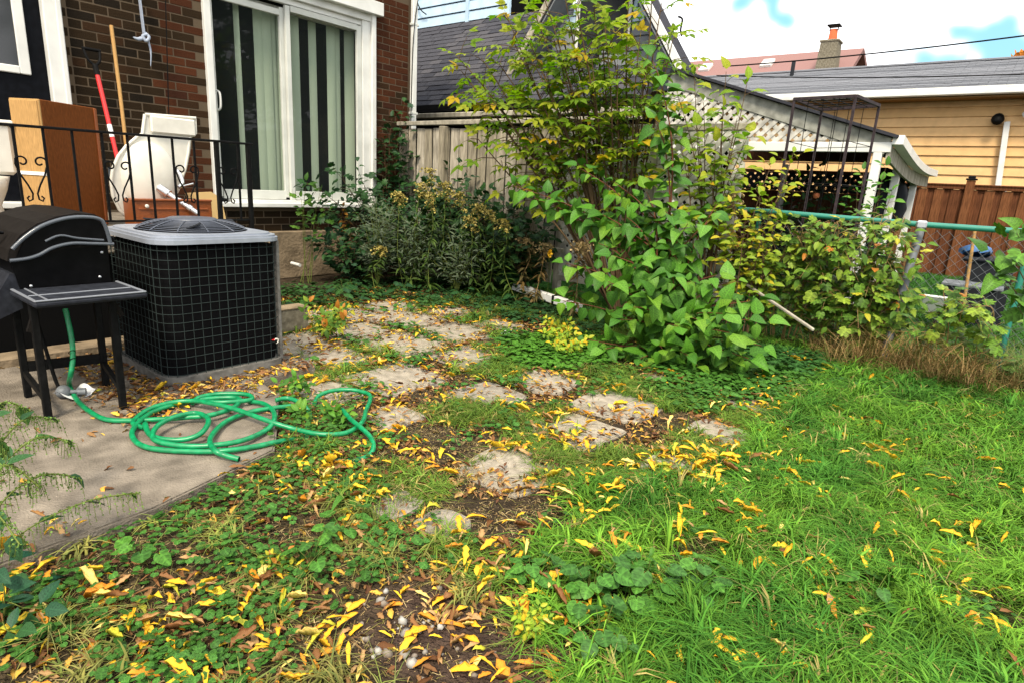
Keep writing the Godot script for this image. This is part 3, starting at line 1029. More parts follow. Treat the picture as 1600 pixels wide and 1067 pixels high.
# ------------------------------------------------------------------ buildings beyond the fence
func neighbour_house() -> void:
	var h := thing("grey_roofed_house", "neighbouring house with dark grey shingle roof and pale blue dormer", "house", Vector3(7.5, 0, -6.0))
	# local x grows away from the yard, z along the fence
	var w := MB.new()
	w.box(Vector3(1.3, 1.2, -1.4), Vector3(2.0, 2.4, 7.6))
	w.box(Vector3(4.5, 2.1, -3.2), Vector3(4.4, 4.2, 4.4))
	part(h, "wall", w, M.black_void)
	var base := MB.new()
	var low := Vector3(0, 2.44, 0)
	var high := Vector3(2.0, 4.26, 0)
	var along := (high - low).normalized()
	var nrm := Vector3(-along.y, along.x, 0)
	var rb := Basis(along, nrm, Vector3.BACK)
	base.box((low + high) / 2 - nrm * 0.05 + Vector3(0, 0, -1.85), Vector3((high - low).length(), 0.08, 5.2), 0.0, rb)
	base.box(low + along * 0.36 - nrm * 0.05 + Vector3(0, 0, 1.4), Vector3(0.72, 0.08, 1.3), 0.0, rb)
	base.box(Vector3(0.1, 2.40, -1.2), Vector3(0.06, 0.1, 6.6))
	var roof := part(h, "roof", base, M.shingle1)
	var sh := MB.new()
	sh.box(Vector3.ZERO, Vector3(0.17, 0.012, 0.285), 0.002)
	var sm := sh.mesh()
	var extra := MB.new()
	var n := 0
	var rows := int((high - low).length() / 0.14)
	for i in rows:
		for j in 22:
			var z := 1.8 - j * 0.295 - (0.147 if i % 2 else 0.0) + rng.randf_range(-0.01, 0.01)
			var at := low + along * (0.07 + i * 0.14) + nrm * (0.004 + rng.randf_range(0.0, 0.006)) + Vector3(0, 0, z)
			var xf := Transform3D(rb * Basis(Vector3.BACK, -0.07), at)
			if z > (1.95 if i < 5 else 0.7): continue
			if n < 300 and z > -2.9:
				part(roof, "shingle", sm, M["shingle%d" % (rng.randi() % 3)], xf)
				n += 1
			else: extra.add(sh, xf)
	part(roof, "shingles", extra, M.shingle0).set_meta("kind", "stuff")
	var trim := MB.new()
	trim.box(Vector3(-0.14, 2.25, -1.25), Vector3(0.12, 0.075, 6.9), 0.01)
	trim.box(Vector3(-0.16, 2.155, -1.25), Vector3(0.05, 0.05, 6.8), 0.006)
	part(h, "gutter", trim, M.old_white)
	# dormer clad in pale boards
	var d := MB.new()
	d.box(Vector3(2.9, 5.2, -3.9), Vector3(1.7, 2.0, 3.9))
	var dm := part(h, "dormer", d, M.black_void)
	for i in 8:
		var b := MB.new()
		b.box(Vector3(0, 0, 0), Vector3(0.022, 0.175, 3.94), 0.003, Basis(Vector3.BACK, -0.12))
		part(dm, "siding_board", b, M.pale_siding, Transform3D(Basis(), Vector3(2.035, 4.36 + i * 0.19, -3.9)))
	var st := MB.new()
	st.box(Vector3(2.02, 5.1, -3.0), Vector3(0.05, 1.7, 0.08))
	st.box(Vector3(2.02, 5.1, -1.96), Vector3(0.05, 1.7, 0.06))
	st.box(Vector3(2.02, 5.1, -4.6), Vector3(0.05, 1.7, 0.08))
	part(dm, "corner_trim", st, M.pale_siding)
	var pipe := MB.new()
	pipe.tube(curve([Vector3(1.9, 4.9, -4.4), Vector3(1.92, 4.62, -4.25), Vector3(1.96, 4.5, -4.1)]), 0.012, 5)
	part(dm, "cable", pipe, M.black_iron)
	# gable that faces the yard, steep and overhanging
	var apex := Vector3(0.85, 4.93, 0.78)
	var gr := Vector3(0.85, 2.86, 2.22)
	var gl := Vector3(0.85, 2.86, -0.68)
	var g := MB.new()
	var tri := PackedVector2Array([Vector2(-0.55, 2.7), Vector2(2.1, 2.7), Vector2(0.78, 4.75)])
	g.prism(tri, 0.0, 0.8, Transform3D(Basis(Vector3.BACK, Vector3.UP, Vector3.RIGHT), Vector3(0.95, 0, 0)))
	var gb := part(h, "gable", g, M.grey_siding)
	for i in 13:
		var y := 2.72 + i * 0.19
		if y > 4.6: continue
		var hw0 := 1.32 * (4.75 - y) / 2.05
		var b := MB.new()
		b.box(Vector3(0.94, y, 0.78), Vector3(0.02, 0.18, hw0 * 2.0 - 0.06), 0.003, Basis(Vector3.BACK, -0.1))
		part(gb, "siding_board", b, M.pale_siding if i > 4 else M.grey_siding)
	for q in [0.34, 1.22]:
		var f := MB.new()
		f.box(Vector3(0.92, 3.62, q), Vector3(0.05, 0.75, 0.06), 0.005)
		part(gb, "window_bar", f, M.white)
	var wn := MB.new()
	wn.box(Vector3(0.922, 3.62, 0.78), Vector3(0.03, 0.68, 0.96))
	part(gb, "window", wn, M.door_glass)
	for e in [[gr, 1.0], [gl, -1.0]]:
		var a: Vector3 = e[0]
		var out := (apex - a).normalized()
		var up := Vector3(0, out.z, -out.y) * (1.0 if e[1] < 0.0 else -1.0)
		var pl := MB.new()
		var bs := Basis(Vector3.RIGHT, up, Vector3.RIGHT.cross(up))
		pl.box((a + apex) / 2 + Vector3(-0.09, 0, 0), Vector3(0.42, 0.10, (apex - a).length() + 0.1), 0.0, bs)
		var sf := part(gb, "roof_slope", pl, M.shingle1)
		var bb := MB.new()
		bb.box((a + apex) / 2 + Vector3(-0.315, 0, 0) + up * 0.02, Vector3(0.03, 0.10, (apex - a).length() + 0.12), 0.004, bs)
		part(sf, "rake_board", bb, M.white if e[1] > 0.0 else M.old_white)
		var so := MB.new()
		so.box((a + apex) / 2 + Vector3(-0.09, 0, 0) - up * 0.065, Vector3(0.42, 0.02, (apex - a).length()), 0.0, bs)
		part(sf, "soffit", so, M.grey_siding)
	var hung := MB.new()
	hung.tube(curve([Vector3(0.85, 3.55, 2.0), Vector3(0.8, 3.5, 2.08), Vector3(0.85, 3.38, 2.05), Vector3(0.8, 3.3, 2.1)]), 0.014, 5)
	part(h, "lamp_bracket", hung, M.black_iron)


func garage() -> void:
	var h := thing("yellow_garage", "long yellow clapboard garage with grey shingle roof", "garage", Vector3(16, 0, -4))
	var w := MB.new()
	w.box(Vector3(3.1, 1.75, 0.0), Vector3(6.0, 3.5, 13.0))
	part(h, "wall", w, M.yellow1)
	for i in 18:
		var b := MB.new()
		b.box(Vector3.ZERO, Vector3(0.035, 0.196, 13.04), 0.004, Basis(Vector3.BACK, -0.17))
		part(h, "siding_board", b, M["yellow%d" % (rng.randi() % 3)], Transform3D(Basis(), Vector3(0.085, 0.12 + i * 0.192, 0)))
	var fz := MB.new()
	fz.box(Vector3(-0.15, 3.42, 0), Vector3(0.5, 0.03, 13.4))
	part(h, "soffit", fz, mat("soffit", Color(0.2, 0.12, 0.05), 0.8))
	var gt := MB.new()
	gt.box(Vector3(-0.44, 3.50, 0), Vector3(0.12, 0.11, 13.5), 0.02)
	gt.box(Vector3(-0.40, 3.585, 0), Vector3(0.1, 0.04, 13.5), 0.006)
	part(h, "gutter", gt, M.white)
	var low := Vector3(-0.42, 3.60, 0)
	var high := Vector3(3.0, 4.68, 0)
	var along := (high - low).normalized()
	var nrm := Vector3(-along.y, along.x, 0)
	var rb := Basis(along, nrm, Vector3.BACK)
	var rf := MB.new()
	rf.box((low + high) / 2 - nrm * 0.06, Vector3((high - low).length(), 0.1, 13.4), 0.0, rb)
	var hi2 := Vector3(6.4, 3.60, 0)
	var al2 := (hi2 - high).normalized()
	rf.box((hi2 + high) / 2 - Vector3(-al2.y, al2.x, 0) * 0.06, Vector3((hi2 - high).length(), 0.1, 13.4), 0.0, Basis(al2, Vector3(-al2.y, al2.x, 0), Vector3.BACK))
	var roof := part(h, "roof", rf, M.grey_roof2)
	var n := int((high - low).length() / 0.15)
	for i in n:
		var b := MB.new()
		for j in 45:                                              # tabs of one course
			b.box(Vector3(0, rng.randf_range(0.0, 0.008), -6.6 + j * 0.3 + (0.15 if i % 2 else 0.0)), Vector3(0.17, 0.014, 0.292), 0.0)
		part(roof, "shingle_course", b, M.grey_roof if rng.randf() < 0.6 else M.grey_roof2, Transform3D(rb * Basis(Vector3.BACK, -0.07), low + along * (0.07 + i * 0.15) + nrm * 0.004))
	var cap := MB.new()
	cap.box(high + Vector3(0, 0.01, 0), Vector3(0.25, 0.05, 13.4), 0.01)
	part(roof, "ridge_cap", cap, M.grey_roof)
	var vp := MB.new()
	vp.lathe([Vector2(0.05, 0), Vector2(0.05, 0.42), Vector2(0.0, 0.42)], 10, Transform3D(Basis(), Vector3(2.3, 4.42, -1.3)))
	part(roof, "vent_pipe", vp, M.dark_plastic)
	var dp := MB.new()
	dp.bar(Vector3(-0.02, 2.98, 3.597), Vector3(-0.02, 1.2, 3.75), 0.1, 0.1, Vector3.RIGHT, 0.01)
	dp.bar(Vector3(-0.02, 1.7, 3.83), Vector3(-0.02, 1.2, 3.85), 0.05, 0.06, Vector3.RIGHT)
	part(h, "downpipe", dp, M.white)
	var el := MB.new()
	el.bar(Vector3(-0.42, 3.46, 4.0), Vector3(-0.2, 3.2, 3.93), 0.1, 0.09)
	el.bar(Vector3(-0.2, 3.2, 3.93), Vector3(-0.08, 3.08, 3.85), 0.1, 0.09)
	part(h, "gutter_outlet", el, M.white)
	var lp := MB.new()
	lp.lathe([Vector2(0.0, 0.0), Vector2(0.1, 0.0), Vector2(0.11, 0.08), Vector2(0.075, 0.2), Vector2(0.0, 0.22)], 12, Transform3D(Basis(Vector3.BACK, PI / 2 + 0.4), Vector3(-0.02, 3.05, 3.44)))
	part(h, "wall_vent", lp, M.black_iron)


func far_house() -> void:
	var h := thing("red_roofed_house", "distant house with dull red roof and brick chimney", "house", Vector3(26, 0, -8))
	var w := MB.new()
	w.box(Vector3(3, 2.4, -0.5), Vector3(8, 4.8, 6.2))
	part(h, "wall", w, M.red_brick)
	var rf := MB.new()
	var low := Vector3(-1.4, 4.9, 0)
	var high := Vector3(1.5, 6.85, 0)
	for e in [[low, high], [high, Vector3(6.5, 4.9, 0)]]:
		var al: Vector3 = (e[1] - e[0]).normalized()
		var nm := Vector3(-al.y, al.x, 0)
		rf.box((e[0] + e[1]) / 2 + Vector3(0, 0, -0.95), Vector3((e[1] - e[0]).length(), 0.16, 6.9), 0.0, Basis(al, nm, Vector3.BACK))
	var roof := part(h, "roof", rf, M.red_roof)
	var al := (high - low).normalized()
	for q in [-3.3, -0.75]:
		var s := MB.new()
		s.box((low + high) / 2 + al * 0.9 + Vector3(-0.06, 0.1, q), Vector3(0.55, 0.14, 0.45), 0.02, Basis(al, Vector3(-al.y, al.x, 0), Vector3.BACK))
		part(roof, "skylight", s, M.white)
	var c := MB.new()
	c.prism(PackedVector2Array([Vector2(-0.36, 5.4), Vector2(0.36, 5.4), Vector2(0.29, 6.85), Vector2(-0.29, 6.85)]), -0.3, 0.3, Transform3D(Basis(Vector3.BACK, Vector3.UP, Vector3.LEFT), Vector3(-0.1, 0, 1.7)))
	c.box(Vector3(-0.1, 6.88, 1.7), Vector3(0.66, 0.08, 0.66), 0.02)
	var chim := part(h, "chimney", c, M.cinder)
	var pt := MB.new()
	pt.lathe([Vector2(0.16, 0), Vector2(0.13, 0.38), Vector2(0.0, 0.38)], 12, Transform3D(Basis(), Vector3(-0.1, 6.92, 1.72)))
	part(chim, "chimney_pot", pt, M.terracotta)
	var cp := MB.new()
	cp.box(Vector3(-0.1, 7.42, 1.72), Vector3(0.42, 0.05, 0.42), 0.01)
	for e in [-0.14, 0.14]: cp.box(Vector3(-0.1, 7.34, 1.72 + e), Vector3(0.03, 0.16, 0.03))
	part(chim, "chimney_cowl", cp, M.black_iron)

	var sag := func(a: Vector3, b: Vector3, s: float) -> Array:
		var out := []
		for i in 13:
			var t := i / 12.0
			out.append(a.lerp(b, t) - Vector3(0, s * 4.0 * t * (1.0 - t), 0))
		return out
	var w1 := MB.new()
	w1.tube(sag.call(Vector3(12, 3.596, -4.738), Vector3(12, 3.774, 0.444), 0.05), 0.012, 5)
	single("power_line", "thin dark overhead wire crossing the sky above the garage roof", "wire", w1, M.black_iron)
	var w2 := MB.new()
	w2.tube(sag.call(Vector3(13, 3.629, -5.243), Vector3(13, 3.356, 0.477), 0.06), 0.010, 5)
	single("power_line", "thin dark overhead wire crossing in front of the grey garage roof", "wire", w2, M.black_iron)


func carport() -> void:
	var h := thing("carport", "white lattice carport with a sagging dark roof", "carport", Vector3(7.5, 0, -1.13))
	# local: the front gable stands at x = 0, its low eave at z = 0, the ridge toward -z
	var lo := Vector3(0, 1.93, 0.05)
	var hi := Vector3(0, 2.72, -2.45)
	var al := (hi - lo).normalized()
	var up := Vector3(0, -al.z, al.y)
	var bs := Basis(Vector3.RIGHT, up, Vector3.RIGHT.cross(up))
	var f := MB.new()
	f.box((lo + hi) / 2 - up * 0.10, Vector3(0.04, 0.17, (hi - lo).length()), 0.004, bs)
	part(h, "rake_board", f, mat("weathered", Color(0.38, 0.38, 0.33), 0.7, T.stain, Vector3.ONE))
	var bm := MB.new()
	bm.box(Vector3(0.0, 1.825, -1.2), Vector3(0.05, 0.10, 2.5), 0.005)
	part(h, "beam", bm, M.white)
	var rt := MB.new()
	for i in 9:                                                    # roof deck that sags toward its low side
		var x := 0.2 + i * 0.5
		var dip := 0.10 * sin(PI * clampf(i / 8.0, 0.0, 1.0)) + 0.015 * i
		rt.box((lo + hi) / 2 + Vector3(x - 0.03, -dip + 0.01, 0.0), Vector3(0.51, 0.03, (hi - lo).length() + 0.1), 0.0, bs)
	part(h, "roof", rt, M.shingle1)
	var gt := MB.new()
	var pts := []
	for i in 12:
		var t := i / 11.0
		pts.append(Vector3(-0.02 + 4.1 * t, 1.90 - 0.11 * sin(PI * t) - 0.14 * t * t, 0.10))
	for i in 11:
		gt.bar(pts[i], pts[i + 1], 0.09, 0.10, Vector3.UP)
	part(h, "gutter", gt, M.white)
	var sd := MB.new()
	for i in 11:
		sd.bar(pts[i] + Vector3(0.02, -0.12, -0.07), pts[i + 1] + Vector3(0.02, -0.12, -0.07), 0.15, 0.03, Vector3.UP)
	part(h, "side_board", sd, M.old_white)
	for q in [[0.0, 0.0], [1.36, 0.02], [3.2, 0.02], [0.0, -2.2], [4.0, -2.0]]:
		var p := MB.new()
		p.box(Vector3(q[0] + 0.02, 0.92, q[1] - 0.06), Vector3(0.085, 1.84, 0.085), 0.006)
		part(h, "post", p, M.white)
	# lattice infill of the gable
	var lt := MB.new()
	var poly := PackedVector2Array([Vector2(-0.06, 1.87), Vector2(-0.06, 1.90), Vector2(-2.5, 2.62), Vector2(-2.5, 1.87)])
	_slats(lt, poly, 0.085, 0.047, Transform3D(Basis(Vector3.BACK, Vector3.UP, Vector3.LEFT), Vector3(0.0, 0, 0)))
	part(h, "lattice", lt, M.lattice)
	var bk := MB.new()
	_slats(bk, PackedVector2Array([Vector2(-0.1, 1.40), Vector2(-0.1, 1.70), Vector2(-3.2, 1.70), Vector2(-3.2, 1.40)]), 0.10, 0.066, Transform3D(Basis(Vector3.BACK, Vector3.UP, Vector3.LEFT), Vector3(4.05, 0, 0)))
	part(h, "back_screen", bk, M.dark_plastic)
	var dk := MB.new()
	dk.box(Vector3(4.15, 0.7, -1.9), Vector3(0.06, 1.4, 2.6))
	dk.box(Vector3(4.05, 1.99, -2.0), Vector3(0.1, 0.18, 2.4))
	dk.box(Vector3(4.10, 1.72, -1.9), Vector3(0.1, 0.05, 2.6))
	part(h, "back_board", dk, M.fence3)
	var cl := MB.new()
	cl.box(Vector3(2.8, 1.15, -0.35), Vector3(0.9, 1.2, 0.3), 0.1)
	cl.box(Vector3(3.2, 0.5, -1.5), Vector3(0.7, 1.0, 1.0), 0.05)
	cl.tube(curve([Vector3(2.4, 1.7, -0.2), Vector3(2.5, 1.3, -0.1), Vector3(2.6, 0.9, -0.15)]), [0.02, 0.08, 0.09, 0.11, 0.12, 0.1, 0.12, 0.1, 0.1, 0.08, 0.04], 7)
	single("stored_bundle", "dark bundles stored in the shade under the carport", "bundle", cl, M.dark_plastic, Transform3D(Basis(), h.position))

	# open metal frame of a garden cage
	mat("cage", Color(0.06, 0.045, 0.05), 0.6, T.mottle, Vector3.ONE * 3.0)
	var c := thing("garden_cage", "dark metal frame cage standing in front of the carport", "cage", Vector3(6.2, 0, -1.4))
	var k := [Vector3(5.92, 2.1, -1.66), Vector3(5.866, 2.1, -1.17), Vector3(6.47, 2.1, -1.09), Vector3(6.66, 2.1, -1.6)]
	for i in 4:
		var a: Vector3 = k[i] - c.position
		var b: Vector3 = k[(i + 1) % 4] - c.position
		var t := MB.new()
		t.bar(a, b, 0.024, 0.024)
		part(c, "top_bar", t, M.cage)
		var l := MB.new()
		l.box(Vector3(a.x, 1.05, a.z), Vector3(0.02, 2.1, 0.02))
		part(c, "leg", l, M.cage)
	var wr := MB.new()
	for i in range(1, 5):
		var t := i / 5.0
		wr.tube([k[0].lerp(k[1], t) - c.position, k[3].lerp(k[2], t) - c.position], 0.004, 4)
		wr.tube([k[0].lerp(k[3], t) - c.position, k[1].lerp(k[2], t) - c.position], 0.004, 4)
	for i in range(1, 4):
		var t := i / 4.0
		var a: Vector3 = k[3].lerp(k[2], t) - c.position
		wr.tube([a, Vector3(a.x, 0.2, a.z)], 0.003, 4)
		a = k[0].lerp(k[1], t) - c.position
		wr.tube([a, Vector3(a.x, 0.2, a.z)], 0.003, 4)
	for y in [1.75, 1.4, 1.0]:
		for i in 4:
			var a: Vector3 = k[i] - c.position
			var b: Vector3 = k[(i + 1) % 4] - c.position
			wr.tube([Vector3(a.x, y, a.z), Vector3(b.x, y, b.z)], 0.003, 4)
	part(c, "wire", wr, M.black_iron)


# crossing diagonal slats clipped to a polygon in the xy plane of xf
func _slats(m: MB, poly: PackedVector2Array, pitch: float, width: float, xf: Transform3D) -> void:
	var lo := poly[0]
	var hi := poly[0]
	for p in poly:
		lo = lo.min(p); hi = hi.max(p)
	for sg in [1.0, -1.0]:
		var span := (hi.x - lo.x) + (hi.y - lo.y)
		var k := -span
		while k < span:
			var o := Vector2((lo.x if sg > 0 else hi.x) + k * 1.0, lo.y)
			var d := Vector2(sg, 1.0).normalized()
			var nn := Vector2(-d.y, d.x) * width * 0.5
			var a := o - d * 0.1
			var b := o + d * (hi.y - lo.y) * 1.6
			for piece in Geometry2D.intersect_polygons(poly, PackedVector2Array([a - nn, b - nn, b + nn, a + nn])):
				if piece.size() > 2:
					m.prism(piece, 0.001 if sg > 0 else -0.009, 0.009 if sg > 0 else -0.001, xf)
			k += pitch * 1.4142


func fences() -> void:
	# old white board fence next to the house corner
	var f := thing("board_fence", "old white board fence behind the weeds by the house corner", "fence", Vector3(5.78, 0, -5.2))
	var z := -1.5
	while z < 1.25:
		var b := MB.new()
		b.box(Vector3.ZERO, Vector3(0.018, 1.72 + rng.randf_range(-0.015, 0.015), 0.132), 0.003)
		part(f, "board", b, M["plank%d" % (rng.randi() % 3)], Transform3D(Basis(Vector3.RIGHT, rng.randf_range(-0.006, 0.006)), Vector3(rng.randf_range(-0.004, 0.004), 1.02, z)))
		z += 0.155
	for y in [1.945, 0.55]:
		var r := MB.new()
		r.box(Vector3(-0.02, y, -0.1), Vector3(0.07, 0.05, 2.9), 0.005)
		part(f, "rail", r, M.old_white)
	for q in [-0.55, 0.9]:
		var p := MB.new()
		p.box(Vector3(-0.06, 0.95, q), Vector3(0.09, 1.9, 0.09), 0.006)
		part(f, "post", p, M.plank1)

	var l := thing("lattice_fence", "white diamond lattice fence panels behind the tall bush", "fence", Vector3(5.85, 0, -2.9))
	for q in [[-1.05, 0.0], [0.03, 0.92]]:
		var m := MB.new()
		_slats(m, PackedVector2Array([Vector2(q[0], 0.25), Vector2(q[1], 0.25), Vector2(q[1], 1.86), Vector2(q[0], 1.86)]), 0.083, 0.05, Transform3D(Basis(Vector3.BACK, Vector3.UP, Vector3.LEFT), Vector3.ZERO))
		part(l, "lattice", m, M.lattice)
		for y in [1.87, 0.23]:
			var fr := MB.new()
			fr.box(Vector3(0, y, (q[0] + q[1]) / 2), Vector3(0.04, 0.06, q[1] - q[0]), 0.004)
			part(l, "frame", fr, M.old_white)
	for q in [-1.08, 0.015]:
		var p := MB.new()
		p.box(Vector3(0.03, 0.97, q), Vector3(0.08, 1.94, 0.08), 0.006)
		part(l, "post", p, M.old_white)

	# chain link fence with a green top rail
	var c := thing("chain_link_fence", "chain link fence with green top rail overgrown by vines", "fence", Vector3(5.57, 0, -0.2))
	var tr := MB.new()
	tr.tube([Vector3(0, 1.15, -2.0), Vector3(0, 1.125, -0.3), Vector3(0, 1.128, 0.6), Vector3(0, 1.125, 2.4)], 0.021, 8)
	part(c, "top_rail", tr, M.green_rail)
	var lean := MB.new()
	lean.tube([Vector3(-0.30, 0.0, -0.34), Vector3(0.0, 1.14, -0.30)], 0.03, 8)
	var lp := part(c, "post", lean, M.galvanised, Transform3D(), "leaning bare grey fence post")
	var cl := MB.new()
	cl.box(Vector3(-0.005, 1.125, -0.30), Vector3(0.07, 0.06, 0.07), 0.012)
	part(lp, "clamp", cl, M.aluminium)
	for q in [-1.5, 0.35, 2.2]:
		var p := MB.new()
		p.tube([Vector3(0.02, 0.0, q), Vector3(0.01, 1.12, q)], 0.02, 8)
		part(c, "post", p, M.green_rail)
	var w := MB.new()
	var k := -1.2
	while k < 2.4:
		for sg in [1.0, -1.0]:
			var a := Vector3(0.0, 0.03, (k if sg > 0 else k + 1.06) - 0.8)
			var b := a + Vector3(0, 1.06, 1.06 * sg)
			if minf(a.z, b.z) < -2.0: continue
			w.tube([a + Vector3(0.003 * sg, 0, 0), b + Vector3(0.003 * sg, 0, 0)], 0.0016, 3, false)
		k += 0.075
	part(c, "wire_mesh", w, M.galvanised).set_meta("kind", "stuff")

	# brown board on board fence at the back of the next yard
	var b := thing("brown_fence", "tall reddish brown board fence in front of the yellow garage", "fence", Vector3(14, 0, 0))
	z = -2.6
	var i := 0
	while z < 3.2:
		var bd := MB.new()
		var front := i % 2 == 0
		bd.box(Vector3(-0.03 if front else 0.0, 0.80, z), Vector3(0.022, 1.6 if front else 1.66, 0.148 if front else 0.16), 0.003)
		part(b, "board", bd, M["fence%d" % ((rng.randi() % 3) if front else 1)])
		z += 0.125
		i += 1
	var rl := MB.new()
	rl.box(Vector3(-0.03, 1.64, 0.3), Vector3(0.06, 0.07, 5.8), 0.005)
	rl.box(Vector3(-0.02, 1.685, 0.3), Vector3(0.12, 0.025, 5.8), 0.005)
	part(b, "rail", rl, M.fence0)
	for q in [-0.655, 1.8]:
		var p := MB.new()
		p.box(Vector3(-0.045, 0.88, q), Vector3(0.11, 1.77, 0.13), 0.006)
		var po := part(b, "post", p, M.fence2)
		var cp := MB.new()
		cp.box(Vector3(-0.045, 1.785, q), Vector3(0.15, 0.03, 0.17), 0.006)
		cp.box(Vector3(-0.045, 1.82, q), Vector3(0.10, 0.05, 0.11), 0.015)
		part(po, "post_cap", cp, M.black_iron)


# ------------------------------------------------------------------ things on the porch
func porch_things() -> void:
	var c := thing("wooden_cabinet", "brown wooden cabinet with tan front standing on the porch", "cabinet", Vector3(1.375, PORCH_Y, -5.1))
	# corner edge toward the yard; the broad side faces right
	var b := Basis(Vector3.UP, 0.55)
	var m := MB.new()
	m.box(Vector3(0.02, 0.415, -0.11), Vector3(0.46, 0.83, 0.22), 0.005)
	var cxf := Transform3D(b, Vector3(0.148, 0, -0.06))
	part(c, "carcass", m, M.cabinet, cxf)
	var fr := MB.new()
	fr.box(Vector3(-0.215, 0.42, -0.11), Vector3(0.016, 0.82, 0.215), 0.004)
	fr.box(Vector3(-0.226, 0.74, -0.11), Vector3(0.012, 0.16, 0.20), 0.003)
	part(c, "front", fr, M.cabinet_front, cxf)
	var st := MB.new()
	st.box(Vector3(0.235, 0.415, 0.003), Vector3(0.025, 0.82, 0.012), 0.003)
	part(c, "edge_strip", st, M.drawer, cxf)
	var tp := MB.new()
	tp.box(Vector3(-0.226, 0.36, -0.11), Vector3(0.006, 0.022, 0.20))
	part(c, "tape", tp, M.paper, cxf)
	var s := thing("shovel", "red shafted shovel with black D handle leaning on the brick wall", "shovel", Vector3(2.2, PORCH_Y, -6.4))
	var a: Vector3 = Vector3(2.154, 1.994, -6.45) - s.position
	var e: Vector3 = Vector3(2.17, 1.195, -6.2) - s.position
	var sh := MB.new()
	sh.tube([a, e], 0.018, 10)
	part(s, "shaft", sh, M.red_plastic)
	var band := MB.new()
	band.tube([a.lerp(e, 0.55), a.lerp(e, 0.68)], 0.0186, 10)
	part(s, "label_band", band, M.paper)
	var g := MB.new()
	var up := (a - e).normalized()
	g.tube([a - up * 0.03, a + up * 0.06], 0.023, 8)
	g.tube(curve([a + up * 0.05, a + up * 0.10 + Vector3(-0.045, 0, 0), a + up * 0.19 + Vector3(-0.062, 0, 0)], 4), 0.011, 6)
	g.tube(curve([a + up * 0.05, a + up * 0.10 + Vector3(0.045, 0, 0), a + up * 0.19 + Vector3(0.062, 0, 0)], 4), 0.011, 6)
	g.tube([a + up * 0.19 + Vector3(-0.07, 0, 0), a + up * 0.19 + Vector3(0.07, 0, 0)], 0.014, 8)
	part(s, "grip", g, M.black_iron)
	var bl := MB.new()
	bl.sheet(5, 6, func(u, v): return e + Vector3((u - 0.5) * 0.22 * (1.0 - 0.3 * v * v), -v * 0.3, 0.05 * pow(u * 2.0 - 1.0, 2.0)), Vector3.BACK)
	part(s, "blade", bl, M.galvanised)

	var p := MB.new()
	p.tube([Vector3(2.342, 2.411, -6.55), Vector3(2.311, 1.869, -6.42), Vector3(2.248, 0.989, -6.2)], 0.016, 8)
	single("wooden_pole", "bare wooden broom pole leaning on the wall beside the red shovel", "pole", p, M.pole_wood)

	var k := thing("wash_basin", "white porcelain wash basin stood on edge on the porch", "basin", Vector3(2.1, PORCH_Y, -5.2))
	var out := PackedVector2Array()
	for q in [[2.029, 1.6], [2.40, 1.615], [2.392, 1.50], [2.345, 1.465], [2.325, 1.35], [2.29, 1.22], [2.22, 1.05], [2.12, 0.90], [1.98, 0.81], [1.86, 0.815], [1.79, 0.90], [1.757, 1.0], [1.755, 1.1], [1.775, 1.19], [1.82, 1.285], [1.88, 1.36], [1.966, 1.438], [2.0, 1.46]]:
		out.append(Vector2(q[0] - 2.1, q[1] - PORCH_Y))
	var rim := MB.new()
	rim.prism(out, -0.04, 0.0)
	var ins := PackedVector2Array()
	for o in Geometry2D.offset_polygon(out, -0.014)[0]: ins.append(o)
	rim.prism(ins, -0.06, -0.012)
	part(k, "rim", rim, M.porcelain)
	var lip := MB.new()
	var ring := []
	for q in out: ring.append(Vector3(q.x, q.y, -0.002))
	ring.append(ring[0])
	lip.tube(ring, 0.013, 6, false)
	part(k, "edge", lip, M.porcelain)
	var bw := MB.new()
	bw.sheet(22, 12, func(u, v):
		var an: float = u * TAU
		var rr: float = cos(v * PI / 2)
		return Vector3(-0.08 + cos(an) * 0.20 * rr + 0.04 * v, 0.36 + sin(an) * 0.27 * rr, 0.10 * pow(sin(v * PI / 2), 0.8)), Vector3.BACK)
	part(k, "bowl", bw, M.porcelain)
	var lg := MB.new()
	lg.box(Vector3(0.12, 0.755, 0.012), Vector3(0.33, 0.125, 0.03), 0.01)
	part(k, "ledge", lg, M.porcelain)
	var dr := MB.new()
	var d0 := Vector3(-0.055, 0.29, 0.09)
	var d1 := Vector3(0.13, 0.11, 0.30)
	dr.tube([d0, d0.lerp(d1, 0.25)], 0.034, 12)
	dr.tube([d0.lerp(d1, 0.2), d0.lerp(d1, 0.55)], 0.021, 10)
	dr.tube([d0.lerp(d1, 0.5), d0.lerp(d1, 0.62)], 0.027, 10)
	dr.tube([d0.lerp(d1, 0.6), d0.lerp(d1, 0.8)], 0.019, 10)
	dr.tube([d0.lerp(d1, 0.75), d0.lerp(d1, 0.83)], 0.026, 10)
	dr.tube([d0.lerp(d1, 0.8), d1], 0.02, 10)
	part(k, "drain_pipe", dr, M.chrome)
	var tap := MB.new()
	tap.tube(curve([Vector3(0.08, 0.43, 0.02), Vector3(0.09, 0.42, 0.10), Vector3(0.10, 0.34, 0.14), Vector3(0.06, 0.30, 0.16)]), 0.016, 8)
	tap.tube([Vector3(0.08, 0.30, 0.12), Vector3(0.19, 0.33, 0.12)], 0.008, 6)
	part(k, "tap", tap, M.chrome)

	var w := thing("drawer_box", "orange brown wooden drawer box with a small white knob", "box", Vector3(2.09, PORCH_Y, -4.98))
	var bx := MB.new()
	bx.box(Vector3(0.0, 0.105, -0.11), Vector3(0.55, 0.2, 0.2), 0.005)
	part(w, "box", bx, M.drawer)
	var fa := MB.new()
	fa.box(Vector3(0.0, 0.10, -0.003), Vector3(0.57, 0.20, 0.02), 0.006)
	part(w, "front", fa, M.drawer)
	var mo := MB.new()
